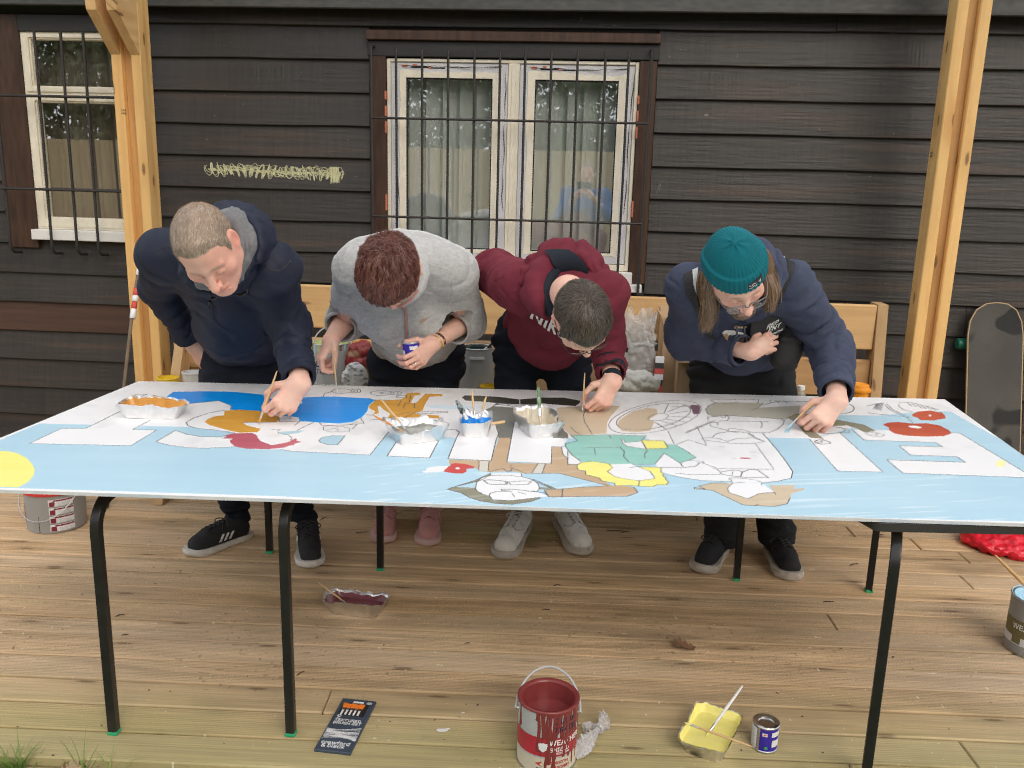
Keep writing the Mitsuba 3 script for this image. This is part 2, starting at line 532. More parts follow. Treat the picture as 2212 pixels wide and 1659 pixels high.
struct('soil', place(box(-4.5, 4.5, 1.935, 4.9, -.10, -.058, .001), R), 'room_dark')

# ------------------------------------------------------------------ the clad wall with its windows
wall = thing('clad_building', 'dark brown weatherboarded timber building with two barred windows behind the table', 'building')
Wx0, Wx1, Wz0, Wz1 = -1.082, .325, .930, 2.178         # the middle window with its surround


def strip(x0, x1, zb, seed, h=.176, mt='clad_mat', ztop=None):
    n = max(4, int((x1 - x0) / .12)); xs = np.linspace(x0, x1, n + 1)
    q = np.stack([xs * 1.7, np.full(n + 1, seed * 3.1), np.zeros(n + 1)], 1)
    w = (meshkit.fbm(q, 3, seed) - .5)
    w2 = (meshkit.fbm(q * 2.3, 3, seed + 50) - .5)
    zt = zb + h if ztop is None else ztop
    V = []
    for x, a, b in zip(xs, w, w2):
        yb = YW - .028 + .010 * b; z = zb + .011 * a
        yt = YW - .004
        V += [(x, yb + .019, z), (x, yb + .002, z), (x, yb, z + .003), (x, (yb + yt) / 2 + .002 * b, (z + zt) / 2), (x, yt, zt), (x, yt + .008, zt)]
    k = 6; F = []
    for i in range(n):
        for j in range(k):
            a, b = i * k + j, i * k + (j + 1) % k
            F += [(a, b, b + k), (a, b + k, a + k)]
    F += [(0, j + 1, j) for j in range(1, k - 1)] + [(n * k, n * k + j, n * k + j + 1) for j in range(1, k - 1)]
    obj('weatherboard', TM(V, F), mt, wall, smooth=40)


LX0, LX1 = -3.05, -2.22                                  # left window's surround, from survey
LZ0, LZ1 = 1.09, 2.235
for k, zb in enumerate(ROWZ):
    zt = zb + .176
    spans = [(-5.2, 4.6)]
    holes = []
    if zb + .08 > Wz0 and zb < Wz1 - .02:
        holes.append((Wx0 - .002, Wx1 + .002))
    if zb + .08 > LZ0 - .06 and zb < LZ1 - .02:
        holes.append((LX0 - .002, LX1 + .002))
    for a, b in holes:
        new = []
        for s in spans:
            if b <= s[0] or a >= s[1]:
                new.append(s)
            else:
                new += [(s[0], a), (b, s[1])]
        spans = new
    for s in spans:
        x = s[0]; kk = 0
        while x < s[1] - .01:
            e = min(s[1], x + 3.2 + 1.4 * hsh(k, kk, s[0]))
            if s[1] - e < .8:
                e = s[1]
            red = k == 9 and e < -1.5
            strip(x + .001, e - .001, zb, k * 7 + kk + int(10 * abs(s[0])), mt='clad_red_mat' if (abs(zb - at(100, 703, YW)[2]) < .079 and kk == 0 and s[0] < -1.5) else 'clad_mat')
            x = e; kk += 1
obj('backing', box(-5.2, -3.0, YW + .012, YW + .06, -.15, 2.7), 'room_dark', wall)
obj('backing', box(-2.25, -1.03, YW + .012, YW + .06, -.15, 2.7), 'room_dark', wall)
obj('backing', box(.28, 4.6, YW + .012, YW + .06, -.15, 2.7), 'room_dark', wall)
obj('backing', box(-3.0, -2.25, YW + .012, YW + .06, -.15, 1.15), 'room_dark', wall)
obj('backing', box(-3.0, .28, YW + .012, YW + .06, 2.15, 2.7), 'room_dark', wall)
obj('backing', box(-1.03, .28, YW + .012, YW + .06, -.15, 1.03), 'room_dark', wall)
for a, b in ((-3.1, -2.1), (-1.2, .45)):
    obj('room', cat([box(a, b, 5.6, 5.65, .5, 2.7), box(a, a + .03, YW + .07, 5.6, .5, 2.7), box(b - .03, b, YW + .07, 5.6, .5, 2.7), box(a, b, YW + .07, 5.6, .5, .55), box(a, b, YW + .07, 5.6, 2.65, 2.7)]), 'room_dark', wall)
# eaves: a fascia board, its soffit and the roof slope
obj('eaves_fascia', crumple(box(-5.3, 4.7, YW - .13, YW - .105, 2.262, 2.50, .004), .0005, 3), 'eaves_mat', wall)
obj('soffit', box(-5.3, 4.7, YW - .104, YW + .01, 2.40, 2.415, .002), 'trim_dark', wall)
obj('roof', hull([(-5.4, YW - .2, 2.50), (4.8, YW - .2, 2.50), (-5.4, YW - .2, 2.53), (4.8, YW - .2, 2.53), (-5.4, 7.5, 3.70), (4.8, 7.5, 3.70), (-5.4, 7.5, 3.73), (4.8, 7.5, 3.73)]), 'eaves_mat', wall)
mat('eaves_mat', proc(lambda p, n, uv: mix((.040, .042, .040), (.080, .080, .076), fbm(p.x * 1.6, p.z * 34, 1.0, 4)) * (.8 + .4 * noise(p.x * 30, p.z * 80, 2.0))), .5, spec=.5)
# end wall returns, so the building reads from the side
obj('side_wall', box(-5.25, -5.2, YW, 7.6, -.17, 2.6), 'trim_dark', wall)
obj('side_wall', box(4.6, 4.65, YW, 7.6, -.17, 2.6), 'trim_dark', wall)


def sheet(x0, x1, z0, z1, y):
    return TM([(x0, y, z0), (x1, y, z0), (x1, y, z1), (x0, y, z1)], [(0, 1, 2), (0, 2, 3)])


def bar(x0, x1, z0, z1, y0, y1, b=.003):
    return box(x0, x1, y0, y1, z0, z1, b)


# the middle window
W = wall + '__window'
yF = YW - .020                                            # face of the plastic frame
obj('window__surround', bar(Wx0, Wx0 + .083, Wz0 + .06, 2.072, YW - .032, YW + .02), 'trim_brown', wall, smooth=False)
obj('window__surround', bar(Wx1 - .083, Wx1, Wz0 + .06, 2.060, YW - .032, YW + .02), 'trim_brown', wall)
obj('window__head_board', bar(Wx0 - .006, Wx1 + .006, 2.062, 2.135, YW - .036, YW + .02), 'trim_dark', wall)
obj('window__head_board', bar(Wx0 - .010, Wx1 + .010, 2.135, 2.180, YW - .060, YW + .02), 'trim_brown', wall)
fx0, fx1, fz0, fz1 = Wx0 + .085, Wx1 - .085, 1.050, 2.056  # outer frame
mid = (fx0 + fx1) / 2 + .012
obj('window__frame', cat([bar(fx0, fx0 + .018, fz0, fz1, yF, YW + .04), bar(fx1 - .018, fx1, fz0, fz1, yF, YW + .04), bar(fx0 + .018, fx1 - .018, fz1 - .016, fz1, yF, YW + .04), bar(fx0 + .018, fx1 - .018, fz0, fz0 + .03, yF, YW + .04)]), 'frame_cream', wall)
obj('window__mullion', cat([bar(mid - .028, mid + .028, fz0 + .03, fz1 - .016, yF + .002, YW + .04), bar(mid - .010, mid + .010, fz0 + .03, fz1 - .016, yF - .004, yF + .001)]), 'frame_cream', wall)


def ragged(x0, x1, n, a, s):
    q = np.stack([np.linspace(0, 1, n) * 9, np.full(n, s * 1.7), np.zeros(n)], 1)
    return a * (meshkit.fbm(q, 3, s) - .3)


for si, (a, b) in enumerate(((fx0 + .020, mid - .030), (mid + .030, fx1 - .020))):
    z0, z1 = fz0 + .034, fz1 - .019
    t = .075
    # sash: lilac outer strip (film torn off) and cream inner strip
    o, i = sbox(a, z0, b, z1), sbox(a + t, z0 + .052, b - t, z1 - .070)
    mid_ring = []
    for (p0, p1) in (((a + .036, z0 + .03), (b - .036, z0 + .03)), ((b - .036, z0 + .03), (b - .036, z1 - .035)), ((b - .036, z1 - .035), (a + .036, z1 - .035)), ((a + .036, z1 - .035), (a + .036, z0 + .03))):
        tt = np.linspace(0, 1, 14)[:-1]
        w = ragged(0, 1, 13, .026, int(hsh(si, p0) * 90))
        nx, nz = -(p1[1] - p0[1]), p1[0] - p0[0]; L = math.hypot(nx, nz)
        mid_ring += [(p0[0] + (p1[0] - p0[0]) * q + nx / L * ww, p0[1] + (p1[1] - p0[1]) * q + nz / L * ww) for q, ww in zip(tt, w)]
    ring = Polygon(mid_ring).buffer(0)
    flip = np.array([[1, 0, 0, 0], [0, 0, -1, 0], [0, 1, 0, 0], [0, 0, 0, 1.0]])
    P1 = prism(o.difference(i), .03); P1.apply_transform(flip); P1.apply_translation([0, YW + .02, 0])
    obj('window__sash', P1, 'frame_lilac', wall)
    P2 = prism(ring.intersection(sbox(a + .004, z0 + .003, b - .004, z1 - .003)).difference(i.buffer(.001)), .0025); P2.apply_transform(flip); P2.apply_translation([0, YW - .011, 0])
    obj('window__film', P2, 'frame_cream', wall)
    loose = []
    for (q0, q1, s) in (((a + .03, z1 - .012), (b - .03, z1 - .012), 1), ((b - .012, z1 - .04), (b - .018, z0 + .25), 2), ((a + .02, z1 - .06), (a + .03, z0 + .2), 3)):
        n = 18; tt = np.linspace(0, 1, n)
        w = ragged(0, 1, n, .03 if s == 1 else .018, si * 5 + s)
        pts = [(q0[0] + (q1[0] - q0[0]) * x + (w[j] if s > 1 else 0), YW - .016 - .006 * math.sin(x * 9 + s), q0[1] + (q1[1] - q0[1]) * x - (abs(w[j]) * 1.3 * math.sin(math.pi * x) if s == 1 else 0)) for j, x in enumerate(tt)]
        rr = np.abs(np.sin(tt * (7 + s))) * .0018 + .0004
        loose.append(tube(pts, rr, 5))
    obj('window__torn_edge', cat(loose), 'tear_dark', wall)
    obj('window__vent_slot', cat([bar(a + .10, a + .19, z1 - .024, z1 - .018, YW - .0135, YW - .010), bar(a + .20, a + .27, z1 - .026, z1 - .020, YW - .0135, YW - .010)]), 'tear_dark', wall)
    tp = [sbox(a + .055, z1 - .020, a + .082, z1 - .010), sbox(a + .188, z1 - .026, a + .200, z1 - .018), sbox(a + .11, z1 - .014, a + .128, z1 - .006)]
    P3 = prism(unary_union(tp), .0015); P3.apply_transform(flip); P3.apply_translation([0, YW - .0125, 0])
    obj('window__tape_scrap', P3, 'red_tape_old', wall)
    obj('window__gasket', cat([bar(i.bounds[0], i.bounds[0] + .005, i.bounds[1], i.bounds[3], YW - .006, YW + .012, .001), bar(i.bounds[2] - .005, i.bounds[2], i.bounds[1], i.bounds[3], YW - .006, YW + .012, .001), bar(i.bounds[0] + .005, i.bounds[2] - .005, i.bounds[3] - .005, i.bounds[3], YW - .006, YW + .012, .001), bar(i.bounds[0] + .005, i.bounds[2] - .005, i.bounds[1], i.bounds[1] + .005, YW - .006, YW + .012, .001)]), 'rubber_black', wall)
    obj('window__pane', sheet(i.bounds[0] + .002, i.bounds[2] - .002, i.bounds[1] + .002, i.bounds[3] - .002, YW + .004), 'pane_glass', wall)
    n = 5; w = (i.bounds[2] - i.bounds[0]) / n
    for k in range(-1, n + 1):
        x = i.bounds[0] + (k + .5) * w
        t_ = np.linspace(-.5, .5, 7); ang = .30
        V = []
        for zz in (1.04, 2.05):
            for q in t_:
                V.append((x + q * w * 1.04, YW + .10 + .006 * math.sin(q * 3.1) + q * .03, zz))
        F = [(j, j + 1, j + 8) for j in range(6)] + [(j, j + 8, j + 7) for j in range(6)]
        obj('window__blind_slat', TM(V, F), 'blind_cloth', wall, smooth=True)
for s, x in ((1, fx0 - .004), (-1, fx1 + .004)):
    for z in ((1.86, 1.90), (1.78, 1.83), (1.70, 1.755), (1.32, 1.40)):
        obj('window__tape_scrap', bar(x - .004, x + .004, z[0], z[1], YW - .036, YW - .022, .001), 'red_tape_old', wall)
obj('window__sill', cat([bar(fx0 - .02, fx1 + .02, fz0 - .060, fz0 - .003, YW - .055, YW + .02), bar(fx0 - .05, fx1 + .07, fz0 - .102, fz0 - .062, YW - .075, YW + .02)]), 'sill_white', wall)
obj('window__apron', bar(Wx0, Wx1, Wz0 - .06, fz0 - .104, YW - .030, YW + .02), 'trim_dark', wall)

# the left window: transom light above, larger light below
lx0, lx1 = -2.88, LX1 - .07
lzt, lzb = 2.153, 1.172
W2 = 'window_001'
obj('window_001__surround', bar(LX0, lx0 - .002, LZ0 - .02, 2.235, YW - .032, YW + .02), 'trim_brown', wall)
obj('window_001__surround', bar(lx1 + .002, LX1, LZ0 - .02, 2.235, YW - .032, YW + .02), 'trim_brown', wall)
obj('window_001__head_board', bar(lx0 - .001, lx1 + .001, lzt + .001, 2.235, YW - .034, YW + .02), 'trim_dark', wall)
ztr = at(150, 205, YW)[2]
fr = unary_union([sbox(lx0, lzb, lx1, lzt)])
i1 = sbox(lx0 + .052, ztr + .040, lx1 - .052, lzt - .034)
i2 = sbox(lx0 + .056, lzb + .062, lx1 - .056, ztr - .040)
P = prism(fr.difference(i1.union(i2)), .05); P.apply_transform(flip); P.apply_translation([0, YW + .03, 0])
obj('window_001__frame', P, 'frame_cream', wall)
P = prism(fr.buffer(-.014).difference(i1.union(i2).buffer(.008)).difference(sbox(-9, ztr - .014, 9, ztr + .012)), .008); P.apply_transform(flip); P.apply_translation([0, YW - .021, 0])
obj('window_001__sash', P, 'frame_cream', wall)
for ii in (i1, i2):
    obj('window_001__pane', sheet(*[ii.bounds[k] for k in (0, 2)], *[ii.bounds[k] for k in (1, 3)], YW + .004), 'pane_glass', wall)
V = []; xs = np.linspace(lx0, lx1, 90)
for zz in (1.1, 2.3):
    for x in xs:
        V.append((x, YW + .11 + .028 * math.sin(x * 62) * (.6 + .4 * math.sin(x * 17)) + .01 * math.sin(x * 31), zz))
F = [(j, j + 1, j + 91) for j in range(89)] + [(j, j + 91, j + 90) for j in range(89)]
obj('window_001__curtain', TM(V, F), 'curtain_cloth', wall, smooth=True)
obj('window_001__sill', bar(lx0 - .01, lx1 + .03, lzb - .055, lzb - .002, YW - .075, YW + .02), 'sill_white', wall)

# window grilles: round iron bars standing off the wall
yG = YW - .085
gr = thing('window_grille', 'black iron security bars in front of the middle double window', 'window bars')


def U(x, y):
    return ((1344 + x * .6076) / 1.8228, y * .6076 / 1.8228)


zt_, zb_ = at(*U(1100, 330), yG)[2], at(990, 622, yG)[2]
for x in (352, 522, 688, 858, 1028, 1190, 1360, 1528, 1705, 1858):
    X = at(*U(x, 420), yG)[0] + hsh(x) * .004
    obj('bar', tube([(X, yG, zb_), (X + .002, yG - .004, (zb_ + zt_) / 2), (X, yG, zt_ - .02), (X, yG + .012, zt_)], .0062, 8), 'grille_iron', gr, smooth=40)
xl, xr = at(*U(200, 700), yG)[0], at(*U(1985, 800), yG)[0]
for z in (at(*U(1100, 783), yG)[2], at(*U(1070, 1425), yG)[2]):
    obj('cross_bar', tube([(xl, yG - .012, z), (xr, yG - .012, z)], .0058, 8), 'grille_iron', gr, smooth=40)
for X in (xl, xr):
    obj('side_bar', tube([(X, yG - .008, zb_), (X, yG - .008, zt_ + .01), (X, YW - .03, zt_ + .02)], .0075, 8), 'grille_iron', gr, smooth=40)
gr2 = thing('window_grille', 'black iron bars with hooked lower ends over the left window beside the post', 'window bars')
yG2 = YW - .10
z1_, z0_ = at(120, 68, yG2)[2], at(200, 552, yG2)[2]
for x, y in ((238, 400), (408, 400), (552, 400)):
    X = at(x / 3, y / 3, yG2)[0]
    obj('bar', tube([(X, yG2, z1_), (X, yG2 - .008, (z0_ + z1_) / 2), (X, yG2 - .015, z0_ + .10), (X, yG2 - .016, z0_ + .045), (X, yG2 - .008, z0_ + .018), (X, yG2 + .012, z0_ + .004), (X, YW - .03, z0_)], .0072, 8), 'grille_iron', gr2, smooth=40)
X0 = at(10 / 3, 300, yG2)[0]
for X in (X0, X0 + .70):
    obj('bar', tube([(X, yG2, z1_), (X, yG2 - .008, (z0_ + z1_) / 2), (X, yG2 - .015, z0_ + .10), (X, yG2 - .016, z0_ + .045), (X, yG2 - .008, z0_ + .018), (X, yG2 + .012, z0_ + .004), (X, YW - .03, z0_)], .0072, 8), 'grille_iron', gr2, smooth=40)
for v in (208, 408):
    z = at(60, v, yG2)[2]
    obj('cross_bar', tube([(X0 - .12, yG2 - .024, z), (-2.2, yG2 - .024, z)], .007, 8), 'grille_iron', gr2, smooth=40)

# ------------------------------------------------------------------ porch posts of twin timbers
yP = 3.99


def post(name, x, label, brackets):
    t = thing(name, label, 'post')
    w, d, gp = .047, .105, .046
    ztop = 2.75
    x0s = (x, x + w + gp)
    for xx in x0s:
        obj('timber', crumple(box(xx, xx + w, yP, yP + d, .001, ztop, .004), .0006, 5, int(abs(xx) * 50)), 'post_wood', t)
    obj('spacer', box(x + w + .0005, x + w + gp - .0005, yP + .030, yP + d - .01, .001, ztop - .3, .002), 'post_core_wood', t)
    if brackets:
        za, zb = at(220, 29, yP - .09)[2], at(235, 118, yP)[2]
        for xx in x0s:
            P = Polygon([(0, zb), (-.175, za), (-.19, za + .10), (-.19, za + .36), (0, za + .36)])
            m = prism(P, w - .002)                              # polygon in (y, z), extruded along x
            m.apply_transform(np.array([[0, 0, 1, xx + .001], [1, 0, 0, yP - .0005], [0, 1, 0, 0], [0, 0, 0, 1.0]]))
            obj('bracket', m, 'bracket_wood', t)
    else:
        obj('spacer', box(x + w + .0005, x + w + gp - .0005, yP + .02, yP + d - .01, ztop - .299, ztop, .002), 'post_core_wood', t)
    return t


pl_x = at(291, 815, yP)[0]; pr_x = at(1957, 855, yP)[0]
tl = post('porch_post', pl_x, 'golden twin timber post with angled brackets at its top beside the left window', True)
tr = post('porch_post', pr_x, 'golden twin timber post without brackets between the bench and the skateboard', False)
bm = thing('porch_beam', 'golden timber beam joining the tops of both porch posts', 'beam')
scene[bm] = mikit.ply(box(pl_x - .5, pr_x + .7, yP - .05, yP + .15, 2.752, 2.95, .004), 'bench_wood')


def stamp(lines_, o, s, parent, ax):
    ms = []
    for k, l in enumerate(lines_):
        m = meshkit.text_mesh(l, s, .0004, True); m.apply_translation([0, -k * s * 1.5, 0]); ms.append(m)
    m = cat(ms)
    M = mat4((1, 0, 0), (0, 0, 1), (0, -1, 0), o) if isinstance(ax, str) else mat4(ax, (0, 0, 1), np.cross(ax, (0, 0, 1)), o)
    obj('stamp', place(m, M), 'stamp_ink', parent)


mat('stamp_ink', (.10, .06, .03), .8)
stamp(['C24', '4A8'], (pl_x + .030, yP - .0005, at(260, 240, yP)[2]), .009, tl, 'front')
stamp(['C24', 'K19'], (pr_x - .0008, yP + .085, at(1975, 330, yP)[2]), .009, tr, np.array([0, -1.0, 0]))

# ------------------------------------------------------------------ bench against the wall
bn = thing('bench', 'long wooden bench with a two board back standing under the windows', 'bench')
bx0, bx1 = at(380, 700, 3.97)[0], at(1897, 655, 3.93)[0]
zr = [(at(1500, v0, 3.93)[2], at(1500, v1, 3.93)[2]) for v0, v1 in ((646, 741), (764, 842))]
obj('back_rail', crumple(box(bx0, bx1, 3.93, 3.968, zr[0][1], zr[0][0], .005), .0008, 4), 'bench_wood', bn)
obj('back_rail', crumple(box(bx0, bx1, 3.93, 3.968, zr[1][1], zr[1][0], .005), .0008, 4), 'bench_rail_wood', bn)
for x in (bx1 - .10, bx1 - 1.4, bx0 + .06, bx0 + 1.3):
    obj('back_strut', box(x, x + .045, 3.969, 4.02, .30, zr[0][0] - .01, .004), 'bench_wood', bn)
ztop = zr[0][0]
for xa, top, foot in ((bx1 + .002, np.array([0, 3.985, ztop + .004]), np.array([0, 3.86, .003])), (at(345, 1083, 3.6)[0] - .012, np.array([0, 3.93, at(388, 728, 3.9)[2]]), np.array([0, 3.607, .003]))):
    w = np.array([0, .052, 0])
    pts = []
    for X in (xa, xa + .045):
        pts += [(X, *(top - w)[1:]), (X, *(top + w)[1:]), (X, *(foot - w)[1:]), (X, *(foot + w)[1:])]
    obj('end_leg', hull(pts), 'bench_leg_wood', bn)
for k in range(3):
    obj('seat_board', box(bx0 + .02, bx1, 3.575 + .115 * k, 3.575 + .115 * k + .108, .435, .470, .005), 'bench_rail_wood', bn)
for x in (bx0 + .2, bx1 - .25, (bx0 + bx1) / 2):
    obj('seat_leg', box(x, x + .07, 3.84, 3.91, .001, .434, .004), 'bench_leg_wood', bn)

# ------------------------------------------------------------------ the painted panel on its tables
BA = 0.076113; BC = np.array([-.147, 2.5665, .709])       # angle and centre of the panel's top
BCX, BCY = math.cos(BA), math.sin(BA)
BQ = [(-1.450, .582), (1.607, .636), (1.418, -.636), (-1.575, -.582)]


def b2w(x, y, z=0.0):
    return np.array([BC[0] + x * BCX - y * BCY, BC[1] + x * BCY + y * BCX, BC[2] + z])


BM = mat4((BCX, BCY, 0), (-BCY, BCX, 0), (0, 0, 1), BC)


def f_panel(p, n, uv):
    c = mix((.74, .745, .76), (.80, .80, .81), fbm(p.x * 2.4, p.y * 2.4, 0.0, 3))
    s = smoothstep(.62, .8, fbm(p.x * 9, p.y * 9, 3.0, 3))
    g = smoothstep(.55, .75, fbm(p.x * 2.7 + 3, p.y * 3.1, 9.0, 4)) * noise(p.x * 60, p.y * 25, 2.0)
    return mix(mix(c, mi.Color3f(.62, .625, .64), s * .45), mi.Color3f(.56, .56, .57), g * .35)


def f_brushed(a, b, sc=1.0, hi=(.75, .85, .92), amt=.35):
    def fn(p, n, uv):
        x = p.x * BCX + p.y * BCY; y = -p.x * BCY + p.y * BCX
        s = fbm(x * 3 * sc, y * 16 * sc, 1.0, 3); t = fbm(x * 1.1, y * 1.4, 5.0, 3)
        w = noise(x * .8, y * .9, 7.0) * 2
        st = noise((x + y * .5 * w) * 9, (y - x * .25 * w) * 90, 2.0)
        c = mix(a, b, dr.clip(.6 * s + .8 * t - .3, 0, 1))
        return mix(c, mi.Color3f(hi), smoothstep(.72, .92, st) * smoothstep(.45, .65, t) * amt)
    return fn


def b_paint(p, n, uv):
    x = p.x * BCX + p.y * BCY; y = -p.x * BCY + p.y * BCX
    return fbm(x * 12, y * 60, 1.0, 3)


mat('panel_white', proc(f_panel), .42, spec=.4)
mat('panel_edge', proc(lambda p, n, uv: mix((.62, .63, .64), (.42, .52, .60), smoothstep(.45, .7, fbm(p.x * 14, p.y * 4, p.z * 60, 3)) * .6)), .6)
PAINT = dict(sky=((.375, .565, .68), (.45, .635, .74)), sky2=((.38, .565, .665), (.43, .605, .70)), wash=((.58, .70, .80), (.72, .77, .82)), grey=((.175, .180, .160), (.20, .205, .185)),
             brown=((.46, .325, .20), (.54, .40, .265)), blue=((.000, .255, .78), (.010, .345, .92)), orange=((.56, .27, .035), (.72, .41, .095)), rose=((.41, .085, .115), (.56, .18, .22)),
             yellow=((.80, .73, .19), (.86, .80, .28)), dark=((.030, .032, .024), (.062, .062, .048)), pale=((.55, .53, .46), (.62, .60, .53)), red=((.47, .055, .05), (.58, .085, .075)),
             red2=((.38, .045, .030), (.56, .13, .07)), olive=((.20, .195, .145), (.27, .26, .19)), beige=((.53, .43, .305), (.60, .50, .37)), green=((.24, .50, .44), (.34, .60, .53)),
             stone=((.42, .405, .345), (.46, .445, .385)), mauve=((.17, .095, .13), (.22, .13, .17)), splash=((.80, .80, .30), (.78, .78, .62)))
for k, (a, b) in PAINT.items():
    mat('paint_' + k, proc(f_brushed(a, b, 1.0 if 'sky' in k else 2.2, hi=tuple(min(1, .5 * (x + .88)) for x in b), amt=.55 if k == 'sky' else .25 if k in ('brown', 'green', 'yellow', 'beige', 'red2', 'olive') else .08)), .30 if k == 'blue' else .40, spec=.45, **({'bump': b_paint, 'bs': .0009} if k in ('sky', 'blue', 'brown', 'green', 'yellow') else {}))
mat('pencil', (.10, .10, .11), .7)
